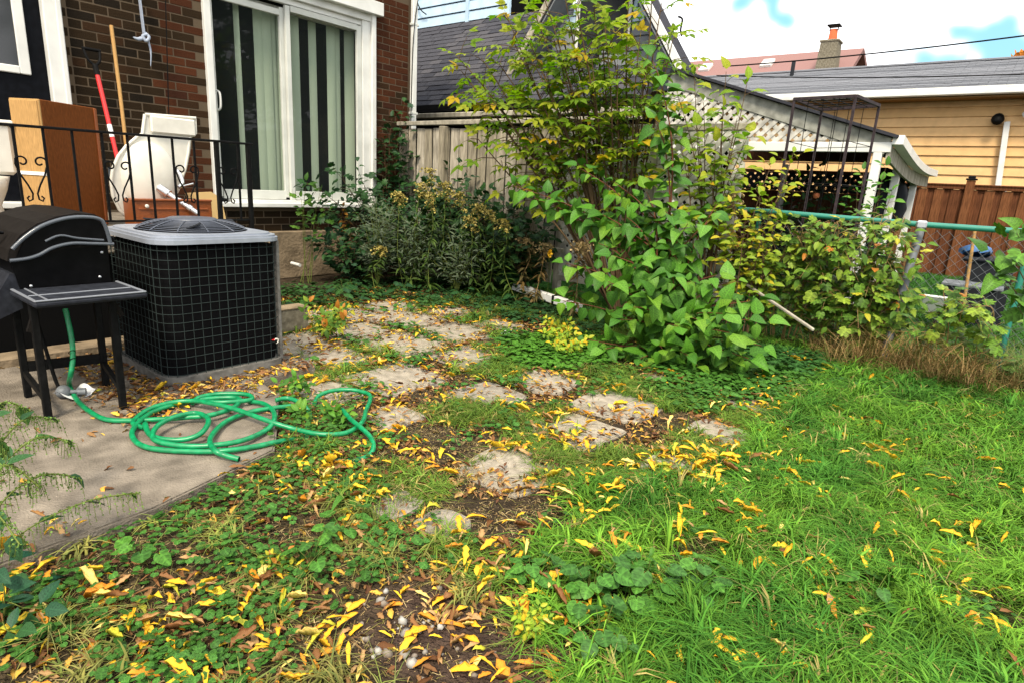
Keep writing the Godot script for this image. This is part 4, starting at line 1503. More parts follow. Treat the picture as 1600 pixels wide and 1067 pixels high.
	mo.box(Vector3(0, 0.14, 0.008), Vector3(0.5, 0.014, 0.012), 0.003)
	mo.box(Vector3(0, 0.205, 0.004), Vector3(0.57, 0.018, 0.03), 0.005)
	part(w, "moulding", mo, M.drawer)
	var kn := MB.new()
	kn.lathe([Vector2(0.0, 0.035), Vector2(0.012, 0.033), Vector2(0.015, 0.024), Vector2(0.008, 0.012), Vector2(0.008, 0.0)], 10, Transform3D(Basis(Vector3.RIGHT, PI / 2), Vector3(-0.2, 0.16, 0.0)))
	part(w, "knob", kn, M.porcelain)

	var cr := thing("cream_panel", "cream coloured folded board behind the wooden drawer", "board", Vector3(2.44, PORCH_Y, -5.2))
	var cm := MB.new()
	cm.prism(PackedVector2Array([Vector2(-0.06, 0.0), Vector2(0.165, 0.0), Vector2(0.126, 0.215), Vector2(-0.01, 0.20)]), -0.02, 0.0)
	part(cr, "side", cm, M.cream)
	var ct := MB.new()
	ct.prism(PackedVector2Array([Vector2(-0.16, 0.25), Vector2(0.05, 0.265), Vector2(0.126, 0.215), Vector2(-0.01, 0.20), Vector2(-0.14, 0.21)]), -0.025, -0.004)
	part(cr, "flap", ct, M.cream)

	var t := thing("ceramic_fixture", "white ceramic bathroom fixture at the edge of the porch", "fixture", Vector3(1.05, PORCH_Y, -5.3))
	var tk := MB.new()
	tk.box(Vector3(0.0, 0.5, 0), Vector3(0.32, 0.32, 0.18), 0.02)
	tk.box(Vector3(0.0, 0.67, 0), Vector3(0.35, 0.035, 0.21), 0.012)
	part(t, "tank", tk, M.porcelain)
	var bo := MB.new()
	bo.lathe([Vector2(0.10, 0.0), Vector2(0.11, 0.05), Vector2(0.09, 0.14), Vector2(0.13, 0.24), Vector2(0.155, 0.33), Vector2(0.0, 0.34)], 16, Transform3D(Basis(), Vector3(-0.02, 0.0, 0.0)))
	part(t, "bowl", bo, M.porcelain)

	var hk := thing("hanging_strap", "frayed pale blue strap knotted on a hook on the brick wall", "strap", Vector3(2.62, 2.3, -6.58))
	var sm := MB.new()
	sm.bar(Vector3(-0.015, 0.5, 0), Vector3(0.0, 0.10, 0.0), 0.008, 0.045, Vector3.RIGHT)
	sm.tube(curve([Vector3(0.0, 0.12, 0.0), Vector3(0.03, 0.08, 0.03), Vector3(0.0, 0.04, 0.03), Vector3(-0.02, 0.08, 0.02), Vector3(0.02, 0.1, 0.02)]), 0.014, 6)
	sm.tube(curve([Vector3(0.0, 0.07, 0.01), Vector3(-0.06, 0.045, 0.02), Vector3(-0.10, 0.055, 0.01)]), [0.012, 0.016, 0.018, 0.02, 0.018, 0.018, 0.016, 0.014, 0.012, 0.008, 0.004], 5)
	sm.tube(curve([Vector3(0.02, 0.07, 0.01), Vector3(0.04, -0.04, 0.015), Vector3(0.03, -0.17, 0.01)]), [0.012, 0.012, 0.011, 0.01, 0.009, 0.008, 0.007, 0.006, 0.005, 0.004, 0.002], 5)
	part(hk, "strap", sm, mat("strap", Color(0.32, 0.36, 0.44), 0.8))


# ------------------------------------------------------------------ barbecue
func barbecue() -> void:
	var b := thing("barbecue", "black gas barbecue on a tube stand at the patio", "barbecue", Vector3(0.92, PATIO_Y, -3.5))
	# the hood is pushed along z; its end cap looks toward the yard
	var prof := PackedVector2Array()
	for q in [[0.715, 0.79], [0.728, 0.84], [0.775, 0.905], [0.843, 0.955], [0.919, 0.985], [0.996, 1.0], [1.075, 0.995], [1.118, 0.965], [1.132, 0.86], [1.135, 0.845], [0.932, 0.835], [0.828, 0.80]]:
		prof.append(Vector2(q[0] - 0.92, q[1] - PATIO_Y))
	var hood := MB.new()
	hood.prism(prof, -0.58, 0.06)
	part(b, "hood", hood, M.bbq_dusty)
	var cap := MB.new()
	var inn := PackedVector2Array()
	for q in [[0.745, 0.80], [0.785, 0.885], [0.85, 0.935], [0.925, 0.965], [1.0, 0.978], [1.07, 0.972], [1.098, 0.945], [1.112, 0.86], [0.93, 0.85], [0.83, 0.815]]: inn.append(Vector2(q[0] - 0.92, q[1] - PATIO_Y))
	cap.prism(inn, 0.055, 0.075)
	part(b, "end_cap", cap, M.bbq)
	var rims := MB.new()
	var ar := []
	for q in [[0.735, 0.845], [0.785, 0.895], [0.85, 0.942], [0.925, 0.972], [1.0, 0.984], [1.075, 0.978], [1.105, 0.95], [1.122, 0.86]]: ar.append(Vector3(q[0] - 0.92, q[1] - PATIO_Y, 0.08))
	rims.tube(curve(ar, 4), 0.009, 8)
	var ar2 := []
	for q in [[0.72, 0.795], [0.78, 0.80], [0.83, 0.815], [0.885, 0.845], [0.96, 0.862], [1.04, 0.858], [1.135, 0.852]]: ar2.append(Vector3(q[0] - 0.92, q[1] - PATIO_Y, 0.082))
	rims.tube(curve(ar2, 4), 0.008, 8)
	var ar3 := []
	for q in [[0.86, 0.875], [0.92, 0.90], [0.99, 0.885], [1.095, 0.872]]: ar3.append(Vector3(q[0] - 0.92, q[1] - PATIO_Y, 0.078))
	rims.tube(curve(ar3, 4), 0.006, 6)
	part(b, "end_rim", rims, mat("bbq_rim", Color(0.07, 0.08, 0.095), 0.22))
	var body := MB.new()
	body.prism(PackedVector2Array([Vector2(-0.195, 0.73), Vector2(-0.09, 0.745), Vector2(0.01, 0.775), Vector2(0.20, 0.785), Vector2(0.195, 0.58), Vector2(0.12, 0.50), Vector2(-0.12, 0.50), Vector2(-0.17, 0.58)]), -0.56, 0.05)
	part(b, "firebox", body, M.bbq)
	var sh := MB.new()
	sh.box(Vector3(0.005, 0.578, 0.24), Vector3(0.44, 0.028, 0.36), 0.01)
	var shelf := part(b, "side_shelf", sh, M.bbq_shelf)
	var sr := MB.new()
	sr.box(Vector3(0.005, 0.594, 0.41), Vector3(0.43, 0.008, 0.014), 0.003)
	sr.box(Vector3(-0.205, 0.594, 0.24), Vector3(0.014, 0.008, 0.35), 0.003)
	sr.box(Vector3(0.215, 0.594, 0.24), Vector3(0.014, 0.008, 0.35), 0.003)
	sr.box(Vector3(0.005, 0.594, 0.27), Vector3(0.40, 0.006, 0.01), 0.002)
	sr.box(Vector3(-0.16, 0.594, 0.24), Vector3(0.008, 0.006, 0.33), 0.002)
	part(shelf, "raised_edge", sr, mat("shelf_edge", Color(0.16, 0.17, 0.19), 0.4))
	# control panel sloping away from the shelf
	var pn := MB.new()
	pn.prism(PackedVector2Array([Vector2(-0.17, 0.66), Vector2(-0.20, 0.66), Vector2(-0.30, 0.50), Vector2(-0.26, 0.46), Vector2(-0.17, 0.50)]), -0.54, 0.045)
	var panel := part(b, "control_panel", pn, M.bbq_shelf)
	for q in [-0.02, -0.2, -0.38]:
		var kn := MB.new()
		kn.lathe([Vector2(0.0, 0.032), Vector2(0.019, 0.03), Vector2(0.023, 0.0)], 12, Transform3D(Basis(Vector3.BACK, 1.0), Vector3(-0.255, 0.585, q)))
		part(panel, "knob", kn, M.bbq)
	var hd := MB.new()
	hd.tube(curve([Vector3(-0.17, 0.83, -0.10), Vector3(-0.27, 0.84, -0.10), Vector3(-0.275, 0.83, -0.13)], 4), 0.008, 6)
	hd.tube(curve([Vector3(-0.17, 0.83, -0.42), Vector3(-0.27, 0.84, -0.42), Vector3(-0.275, 0.83, -0.39)], 4), 0.008, 6)
	hd.tube([Vector3(-0.275, 0.835, -0.05), Vector3(-0.275, 0.835, -0.47)], 0.012, 8)
	part(b, "handle", hd, M.bbq)
	for q in [[-0.17, 0.20], [0.115, 0.28], [-0.15, -0.19], [0.175, -0.12]]:
		var l := MB.new()
		l.box(Vector3(q[0], 0.28, q[1]), Vector3(0.03, 0.56, 0.03), 0.003)
		part(b, "leg", l, M.black_iron)
	var br := MB.new()
	br.bar(Vector3(-0.15, 0.16, -0.19), Vector3(0.175, 0.16, -0.12), 0.05, 0.02)
	br.bar(Vector3(-0.17, 0.10, 0.20), Vector3(-0.15, 0.13, -0.19), 0.03, 0.02)
	br.bar(Vector3(0.115, 0.10, 0.28), Vector3(0.175, 0.13, -0.12), 0.03, 0.02)
	part(b, "brace", br, M.black_iron)
	var bk := MB.new()
	bk.bar(Vector3(-0.14, 0.56, 0.2), Vector3(-0.19, 0.42, 0.2), 0.03, 0.02)
	bk.bar(Vector3(0.11, 0.56, 0.26), Vector3(0.16, 0.46, 0.26), 0.02, 0.02)
	part(b, "bracket", bk, M.bbq_dusty)
	var bolt := MB.new()
	for q in [[-0.15, 0.755], [0.17, 0.74], [-0.13, 0.60], [0.15, 0.62]]:
		bolt.lathe([Vector2(0.0, 0.006), Vector2(0.006, 0.005), Vector2(0.007, 0.0)], 8, Transform3D(Basis(Vector3.RIGHT, PI / 2), Vector3(q[0], q[1], 0.05)))
	part(b, "bolt", bolt, M.aluminium)
	var hinge := MB.new()
	hinge.tube([Vector3(0.195, 0.79, -0.06), Vector3(0.195, 0.79, 0.065)], 0.012, 8)
	hinge.box(Vector3(0.215, 0.80, 0.0), Vector3(0.05, 0.03, 0.06), 0.006)
	part(b, "hinge", hinge, M.bbq)
	var gh := MB.new()
	gh.tube(curve([Vector3(-0.11, 0.5, -0.1), Vector3(-0.08, 0.34, -0.12), Vector3(-0.055, 0.12, -0.10), Vector3(-0.045, 0.05, -0.08)]), 0.009, 6)
	part(b, "gas_hose", gh, M.black_iron)
	var rg := MB.new()
	rg.lathe([Vector2(0.0, -0.02), Vector2(0.03, -0.015), Vector2(0.034, 0.0), Vector2(0.03, 0.018), Vector2(0.012, 0.028), Vector2(0.0, 0.03)], 14, Transform3D(Basis(Vector3.RIGHT, 0.7), Vector3(-0.035, 0.035, -0.06)))
	rg.tube([Vector3(-0.01, 0.035, -0.04), Vector3(0.04, 0.03, -0.02)], 0.011, 8)
	rg.tube([Vector3(0.02, 0.028, -0.03), Vector3(0.05, 0.028, -0.015)], 0.020, 10)
	part(b, "gas_regulator", rg, M.galvanised)

	var pp := MB.new()
	pp.sheet(5, 5, func(u, v): return Vector3((u - 0.5) * 0.15, 0.008 + 0.03 * pow(absf(u - 0.5) * 2.0, 3.0) + 0.012 * sin(v * 5.0), (v - 0.5) * 0.10), Vector3.UP)
	single("paper_scrap", "crumpled white paper scrap under the gas regulator", "paper", pp, M.paper, Transform3D(Basis(Vector3.UP, 0.4), Vector3(0.93, PATIO_Y, -3.55)))


# ------------------------------------------------------------------ air conditioner
func rounded(hx: float, hz: float, r: float, per := 6) -> PackedVector2Array:
	var p := PackedVector2Array()
	for k in 4:
		var c := Vector2([1, -1, -1, 1][k] * (hx - r), [1, 1, -1, -1][k] * (hz - r))
		for i in per + 1:
			var a := PI / 2 * (k + float(i) / per)
			p.append(c + Vector2(cos(a), sin(a)) * r)
	return p


func air_conditioner() -> void:
	var a := thing("air_conditioner", "large black outdoor air conditioner with wire guard and grey top", "air conditioner", Vector3(1.665, PATIO_Y, -3.745))
	var flat := Transform3D(Basis(Vector3.RIGHT, Vector3.BACK, Vector3.DOWN), Vector3.ZERO)   # polygon x,y -> x,z ; depth z -> -y
	var hx := 0.345
	var hz := 0.375
	var core := MB.new()
	core.prism(rounded(hx - 0.02, hz - 0.02, 0.09), -0.75, -0.03, flat)
	part(a, "coil", core, M.ac_dark)
	var base := MB.new()
	base.prism(rounded(hx + 0.012, hz + 0.012, 0.11), -0.05, 0.0, flat)
	part(a, "base_pan", base, M.ac_base)
	# wires of the guard: rings and uprights
	var g := MB.new()
	var path := rounded(hx, hz, 0.10)
	for i in 15:
		var pts := []
		for q in path: pts.append(Vector3(q.x, 0.06 + i * 0.0485, q.y))
		pts.append(pts[0])
		g.tube(pts, 0.0019, 4, false)
	var total := 0.0
	for i in path.size(): total += path[i].distance_to(path[(i + 1) % path.size()])
	var steps := int(total / 0.05)
	for k in steps:
		var want := total * k / steps
		var run := 0.0
		for i in path.size():
			var p0 := path[i]
			var p1 := path[(i + 1) % path.size()]
			var d := p0.distance_to(p1)
			if run + d >= want:
				var q := p0.lerp(p1, (want - run) / d)
				g.tube([Vector3(q.x, 0.04, q.y), Vector3(q.x, 0.77, q.y)], 0.0028 if k % 8 == 0 else 0.0018, 4, false)
				break
			run += d
	part(a, "wire_guard", g, M.ac_wire)
	var cp := MB.new()
	cp.box(Vector3(hx - 0.005, 0.4, hz - 0.05), Vector3(0.02, 0.74, 0.035), 0.004)
	cp.box(Vector3(hx + 0.005, 0.4, hz - 0.11), Vector3(0.012, 0.74, 0.03), 0.003)
	part(a, "corner_post", cp, M.ac_base)
	var top := MB.new()
	top.prism(rounded(hx + 0.018, hz + 0.018, 0.12), -0.795, -0.772, flat)
	top.prism(rounded(hx + 0.008, hz + 0.008, 0.12), -0.808, -0.790, flat)
	top.prism(rounded(hx - 0.015, hz - 0.015, 0.12), -0.818, -0.800, flat)
	part(a, "top_cover", top, M.ac_top)
	var well := MB.new()
	well.lathe([Vector2(0.0, 0.8215), Vector2(0.29, 0.8215), Vector2(0.30, 0.8185)], 32, Transform3D())
	part(a, "fan_opening", well, M.ac_dark)
	var gr := MB.new()
	for i in 15:                                                  # rings of the domed grille
		var r := 0.03 + i * 0.0185
		var y := 0.872 - 0.048 * pow(r / 0.29, 3.0)
		var pts := []
		for k in 37: pts.append(Vector3(cos(TAU * k / 36) * r, y, sin(TAU * k / 36) * r))
		gr.tube(pts, 0.0027, 4, false)
	for k in 12:
		var w := TAU * k / 12 + 0.15
		var pts := []
		for i in 8:
			var r := 0.06 + i * 0.034
			pts.append(Vector3(cos(w) * r, 0.876 - 0.048 * pow(r / 0.29, 3.0), sin(w) * r))
		gr.tube(pts, 0.004, 4)
	part(a, "fan_grille", gr, M.ac_grille)
	var hub := MB.new()
	hub.lathe([Vector2(0.0, 0.886), Vector2(0.12, 0.884), Vector2(0.135, 0.878), Vector2(0.135, 0.87)], 28, Transform3D())
	part(a, "motor_cap", hub, M.ac_grille)
	var bl := MB.new()
	for k in 3:
		bl.box(Vector3(cos(TAU * k / 3) * 0.15, 0.84, sin(TAU * k / 3) * 0.15), Vector3(0.24, 0.006, 0.13), 0.0, Basis(Vector3.UP, -TAU * k / 3) * Basis(Vector3.RIGHT, 0.4))
	part(a, "fan_blade", bl, M.dark_plastic)
	var ln := MB.new()
	ln.tube(curve([Vector3(hx + 0.01, 0.12, 0.18), Vector3(hx + 0.10, 0.10, 0.12), Vector3(hx + 0.14, 0.10, -0.3), Vector3(hx + 0.12, 0.2, -0.75)]), 0.017, 8)
	part(a, "refrigerant_line", ln, M.dark_plastic)
	# small maker's mark low on the right of the front
	var lg := MB.new()
	lg.tube(curve([Vector3(0, 0.016, 0), Vector3(0.012, 0.022, 0), Vector3(0.026, 0.015, 0), Vector3(0.024, 0.0, 0), Vector3(0.012, -0.008, 0)], 4), [0.002, 0.003, 0.004, 0.0045, 0.005, 0.005, 0.005, 0.005, 0.005, 0.0045, 0.004, 0.004, 0.003, 0.0025, 0.002, 0.001, 0.001], 5)
	part(a, "emblem", lg, M.porcelain, Transform3D(Basis(), Vector3(0.27, 0.155, hz + 0.004)))
	var lr := MB.new()
	lr.prism(PackedVector2Array([Vector2(-0.016, 0.014), Vector2(0.012, 0.02), Vector2(0.004, 0.008)]), 0.0, 0.003)
	part(a, "emblem", lr, M.red_plastic, Transform3D(Basis(), Vector3(0.268, 0.16, hz + 0.003)))


# ------------------------------------------------------------------ hose
func hose() -> void:
	var h := thing("garden_hose", "green garden hose coiled loosely across patio and weeds", "hose", Vector3(1.3, 0, -2.8))
	var lines := [
		[Vector3(0.939, 0.528, -3.56), Vector3(0.942, 0.461, -3.55), Vector3(0.939, 0.362, -3.52), Vector3(0.927, 0.279, -3.5), Vector3(0.908, 0.196, -3.5), Vector3(0.941, 0.1, -3.661), Vector3(0.91, 0.084, -3.448), Vector3(0.901, 0.084, -3.242), Vector3(0.918, 0.084, -3.092), Vector3(0.983, 0.084, -3.01), Vector3(1.074, 0.09, -2.925), Vector3(1.167, 0.1, -2.837), Vector3(1.259, 0.105, -2.778), Vector3(1.388, 0.1, -2.815), Vector3(1.478, 0.09, -2.945), Vector3(1.381, 0.09, -3.033), Vector3(1.236, 0.09, -3.065), Vector3(1.081, 0.095, -3.012), Vector3(0.956, 0.09, -2.879), Vector3(0.917, 0.084, -2.76), Vector3(0.933, 0.084, -2.635), Vector3(1.02, 0.084, -2.507), Vector3(1.127, 0.09, -2.393), Vector3(1.249, 0.084, -2.356), Vector3(1.328, 0.08, -2.347), Vector3(1.488, 0.04, -2.388)],
		[Vector3(0.999, 0.085, -2.874), Vector3(0.983, 0.09, -2.957), Vector3(1.083, 0.1, -3.051), Vector3(1.191, 0.105, -3.064), Vector3(1.274, 0.11, -3.007), Vector3(1.312, 0.12, -2.886), Vector3(1.358, 0.12, -2.725), Vector3(1.403, 0.11, -2.515), Vector3(1.468, 0.085, -2.408), Vector3(1.524, 0.08, -2.288), Vector3(1.624, 0.075, -2.229), Vector3(1.762, 0.07, -2.288), Vector3(1.901, 0.06, -2.432), Vector3(2.006, 0.06, -2.532), Vector3(2.063, 0.06, -2.621), Vector3(2.029, 0.065, -2.721), Vector3(1.944, 0.065, -2.783), Vector3(1.855, 0.055, -2.786), Vector3(1.771, 0.045, -2.709)],
		[Vector3(1.28, 0.09, -3.024), Vector3(1.328, 0.1, -3.058), Vector3(1.423, 0.1, -3.05), Vector3(1.524, 0.1, -2.945), Vector3(1.5, 0.1, -2.862), Vector3(1.383, 0.105, -2.9), Vector3(1.299, 0.1, -3.008)],
		[Vector3(1.006, 0.1, -2.881), Vector3(0.974, 0.1, -2.75), Vector3(0.993, 0.1, -2.656), Vector3(1.059, 0.1, -2.592), Vector3(1.126, 0.115, -2.586), Vector3(1.207, 0.12, -2.698), Vector3(1.207, 0.115, -2.825), Vector3(1.106, 0.12, -2.825), Vector3(1.008, 0.115, -2.768), Vector3(0.961, 0.105, -2.652), Vector3(1.046, 0.1, -2.504), Vector3(1.198, 0.1, -2.421), Vector3(1.361, 0.09, -2.473), Vector3(1.432, 0.11, -2.521), Vector3(1.51, 0.095, -2.672), Vector3(1.529, 0.09, -2.795), Vector3(1.499, 0.085, -2.88)],
		[Vector3(1.767, 0.09, -2.451), Vector3(1.712, 0.095, -2.308), Vector3(1.693, 0.085, -2.194), Vector3(1.674, 0.07, -2.104), Vector3(1.628, 0.06, -2.033), Vector3(1.575, 0.05, -2.002), Vector3(1.511, 0.045, -2.017), Vector3(1.459, 0.035, -2.088)],
		[Vector3(1.6, 0.09, -2.795), Vector3(1.662, 0.09, -2.777), Vector3(1.682, 0.08, -2.69), Vector3(1.693, 0.04, -2.633), Vector3(1.593, 0.04, -2.492), Vector3(1.484, 0.03, -2.342)],
		[Vector3(1.62, 0.085, -2.679), Vector3(1.514, 0.09, -2.71), Vector3(1.406, 0.09, -2.727), Vector3(1.273, 0.09, -2.683), Vector3(1.134, 0.1, -2.53), Vector3(1.083, 0.11, -2.384), Vector3(1.102, 0.095, -2.342), Vector3(1.136, 0.084, -2.289)],
	]
	for l in lines:
		var own := []
		for p in l: own.append(p - h.position)
		var m := MB.new()
		var pts := curve(own, 7)
		m.tube(pts, 0.0118, 10)
		if l == lines[6]: m.tube([pts[-2], pts[-1]], 0.0122, 10)
		part(h, "hose_length", m, M.hose)
	var e := MB.new()
	var q: Vector3 = Vector3(1.136, 0.084, -2.289) - h.position
	e.lathe([Vector2(0.0085, 0.0), Vector2(0.0, 0.001)], 10, Transform3D(Basis(Vector3(0, 0, 1), Vector3(1, 0, 0.5).normalized(), Vector3.UP), q + Vector3(0.0005, 0, 0.0)))
	part(h, "open_end", e, M.black_void)
	var wr := MB.new()
	for k in 2:
		var c := Vector3(0.927, 0.279, -3.5) - h.position + Vector3(0, k * 0.04, 0)
		var pts := []
		for i in 13: pts.append(c + Vector3(cos(TAU * i / 12) * 0.0135, 0.012 * sin(TAU * i / 12), sin(TAU * i / 12) * 0.0135))
		wr.tube(pts, 0.002, 4, false)
	part(h, "wire_tie", wr, M.black_iron)


func small_things() -> void:
	var c := thing("cinder_block", "mossy grey concrete block beside the air conditioner", "block", Vector3(2.62, 0.03, -4.31))
	var m := MB.new()
	m.prism(PackedVector2Array([Vector2(-0.15, 0.0), Vector2(0.12, 0.0), Vector2(0.12, 0.17), Vector2(-0.15, 0.17)]), -0.07, 0.07)
	part(c, "block", m, M.cinder)
	var t := MB.new()
	t.box(Vector3(-0.015, 0.174, 0.0), Vector3(0.285, 0.012, 0.15), 0.003)
	part(c, "cap_face", t, M.foundation)

	for q in [["white gutter length lying under the tall weeds by the fence", Vector3(5.383, 0.13, -4.224), Vector3(5.184, 0.07, -3.196), 0.085], ["thin white gutter length leaning in the weeds beneath the vines", Vector3(5.35, 0.579, -1.762), Vector3(4.75, 0.346, -0.941), 0.024]]:
		var a: Vector3 = q[1]
		var b: Vector3 = q[2]
		var w: float = q[3]
		var g := thing("gutter_length", q[0], "gutter", a)
		var l := MB.new()
		l.bar(Vector3.ZERO, b - a, w, w * 0.8, Vector3.UP, 0.006)
		part(g, "channel", l, M.white if w > 0.05 else M.old_white)
		if w > 0.05:
			var j := MB.new()
			var d: Vector3 = (b - a)
			j.bar(d * 0.63, d * 0.66, w * 1.1, w * 0.9, Vector3.UP)
			part(g, "joint", j, M.black_iron)

	var sh := MB.new()
	sh.sheet(4, 4, func(u, v): return Vector3((u - 0.5) * 0.13, 0.006 + 0.015 * u * v, (v - 0.5) * 0.07), Vector3.UP)
	single("paper_scrap", "small white paper scrap lying on a slab among leaves", "paper", sh, M.paper, Transform3D(Basis(Vector3.UP, 0.3), Vector3(3.9, 0.025, -3.12)))

	# pebbles on the bare patch
	var rock := []
	for i in 4:
		var r := MB.new()
		var f := FastNoiseLite.new()
		f.seed = 70 + i; f.frequency = 0.8
		r.sheet(9, 7, func(u, v):
			var d := Vector3(cos(u * TAU) * sin(v * PI), cos(v * PI), sin(u * TAU) * sin(v * PI))
			return d * Vector3(1.0, 0.62, 0.8) * (1.0 + 0.55 * f.get_noise_3dv(d * 1.5 + Vector3.ONE * i)), Vector3.UP)
		for k in r.n.size():
			r.n[k] = r.v[k].normalized()
		for k in range(0, r.idx.size(), 3):
			var a := r.idx[k]; var b := r.idx[k + 1]; var d := r.idx[k + 2]
			if (r.v[b] - r.v[a]).cross(r.v[d] - r.v[a]).dot(r.v[a]) > 0.0:
				r.idx[k + 1] = d; r.idx[k + 2] = b
		rock.append(r.mesh())
	var tone := ["dull grey", "brownish", "whitish"]
	for i in 40:
		var x := 0.0
		var z := 0.0
		for tries in 20:
			x = 0.98 + rng.randfn(0.0, 0.11); z = -1.08 + rng.randfn(0.0, 0.14)
			if bare(x, z) > 0.4: break
		var s := rng.randf_range(0.004, 0.010) if i > 12 else rng.randf_range(0.009, 0.017)
		var k := rng.randi() % 3
		var size := "large" if s > 0.0125 else ("middling" if s > 0.007 else "tiny")
		var p := part(self, "pebble", rock[rng.randi() % 4], M["pebble%d" % k], Transform3D(Basis.from_euler(Vector3(rng.randf() * 0.5, rng.randf() * TAU, rng.randf() * 0.5)).scaled(Vector3.ONE * s), Vector3(x, lift(x, z) + s * 0.35, z)))
		var side := "toward the violets" if x > 1.08 else ("toward the frame edge" if z > -1.0 else ("toward the pad" if x < 0.94 else "in the middle"))
		meta(p, "%s %s pebble on the bare soil patch, %s" % [size, tone[k], side], "pebble", "pebbles on the bare soil")

	# neighbour's clutter beyond the chain link fence
	var bin := thing("black_bin", "black bin with grey lid beyond the chain link fence", "bin", Vector3(8.3, 0, -0.05))
	var bm := MB.new()
	bm.prism(PackedVector2Array([Vector2(-0.16, 0.0), Vector2(0.16, 0.0), Vector2(0.22, 0.72), Vector2(-0.22, 0.72)]), -0.2, 0.2)
	part(bin, "body", bm, M.dark_plastic)
	var bl := MB.new()
	bl.box(Vector3(0, 0.75, 0), Vector3(0.5, 0.05, 0.5), 0.02)
	part(bin, "lid", bl, M.bbq_shelf)
	var bag := MB.new()
	bag.sheet(12, 8, func(u, v):
		var d := Vector3(cos(u * TAU) * sin(v * PI), cos(v * PI), sin(u * TAU) * sin(v * PI))
		return d * Vector3(0.12, 0.07, 0.15) * (1.0 + 0.15 * sin(u * 31.0) * sin(v * 9.0)), Vector3.UP)
	for k in bag.n.size(): bag.n[k] = bag.v[k].normalized()
	single("blue_bag", "crumpled blue plastic bag lying on top of the black bin", "bag", bag, M.blue_plastic, Transform3D(Basis(), Vector3(8.2, 0.83, -0.2)))
	var tb := thing("low_table", "low black legged table with grey top beyond the chain link fence", "table", Vector3(7.7, 0, -0.15))
	var tt := MB.new()
	tt.box(Vector3(0, 0.52, 0), Vector3(0.4, 0.03, 0.5), 0.006)
	part(tb, "table_top", tt, M.galvanised)
	for q in [[-0.17, -0.22], [-0.17, 0.22], [0.17, -0.22], [0.17, 0.22]]:
		var l := MB.new()
		l.bar(Vector3(q[0], 0.0, q[1]), Vector3(q[0] * 0.9, 0.51, q[1] * 0.8), 0.06, 0.03)
		part(tb, "leg", l, M.dark_plastic)
	var bd := MB.new()
	bd.box(Vector3.ZERO, Vector3(0.03, 0.2, 0.22), 0.004, Basis(Vector3.BACK, 0.5))
	single("pale_board", "pale grey board leaning on the low black table", "board", bd, M.white_shade, Transform3D(Basis(), Vector3(7.35, 0.32, -0.4)))
	var stt := MB.new()
	stt.tube([Vector3(5.75, 1.099, -0.178), Vector3(5.7, 0.528, -0.133)], 0.011, 6)
	single("bamboo_stake", "tan bamboo stake standing at the chain link fence", "stake", stt, M.pole_wood)


# ------------------------------------------------------------------ plants
const GREEN := [Color(0.085, 0.24, 0.022), Color(0.10, 0.28, 0.026), Color(0.06, 0.18, 0.02), Color(0.14, 0.33, 0.04), Color(0.07, 0.20, 0.03), Color(0.155, 0.32, 0.03)]
const LIME := [Color(0.34, 0.48, 0.035), Color(0.26, 0.42, 0.03), Color(0.40, 0.52, 0.04), Color(0.21, 0.36, 0.03), Color(0.48, 0.52, 0.04), Color(0.78, 0.52, 0.03)]
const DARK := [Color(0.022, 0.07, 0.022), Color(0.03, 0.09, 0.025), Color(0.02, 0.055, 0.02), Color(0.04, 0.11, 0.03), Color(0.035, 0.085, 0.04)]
const VINE := [Color(0.12, 0.24, 0.025), Color(0.17, 0.29, 0.03), Color(0.075, 0.16, 0.022), Color(0.26, 0.37, 0.04), Color(0.52, 0.48, 0.04), Color(0.50, 0.20, 0.03)]
const GREY_GREEN := [Color(0.11, 0.15, 0.09), Color(0.15, 0.19, 0.13), Color(0.08, 0.125, 0.065)]


const VIOLETS := [Vector2(1.47, -0.78), Vector2(1.60, -0.66), Vector2(1.42, -0.98), Vector2(1.75, -0.55), Vector2(1.33, -0.66)]


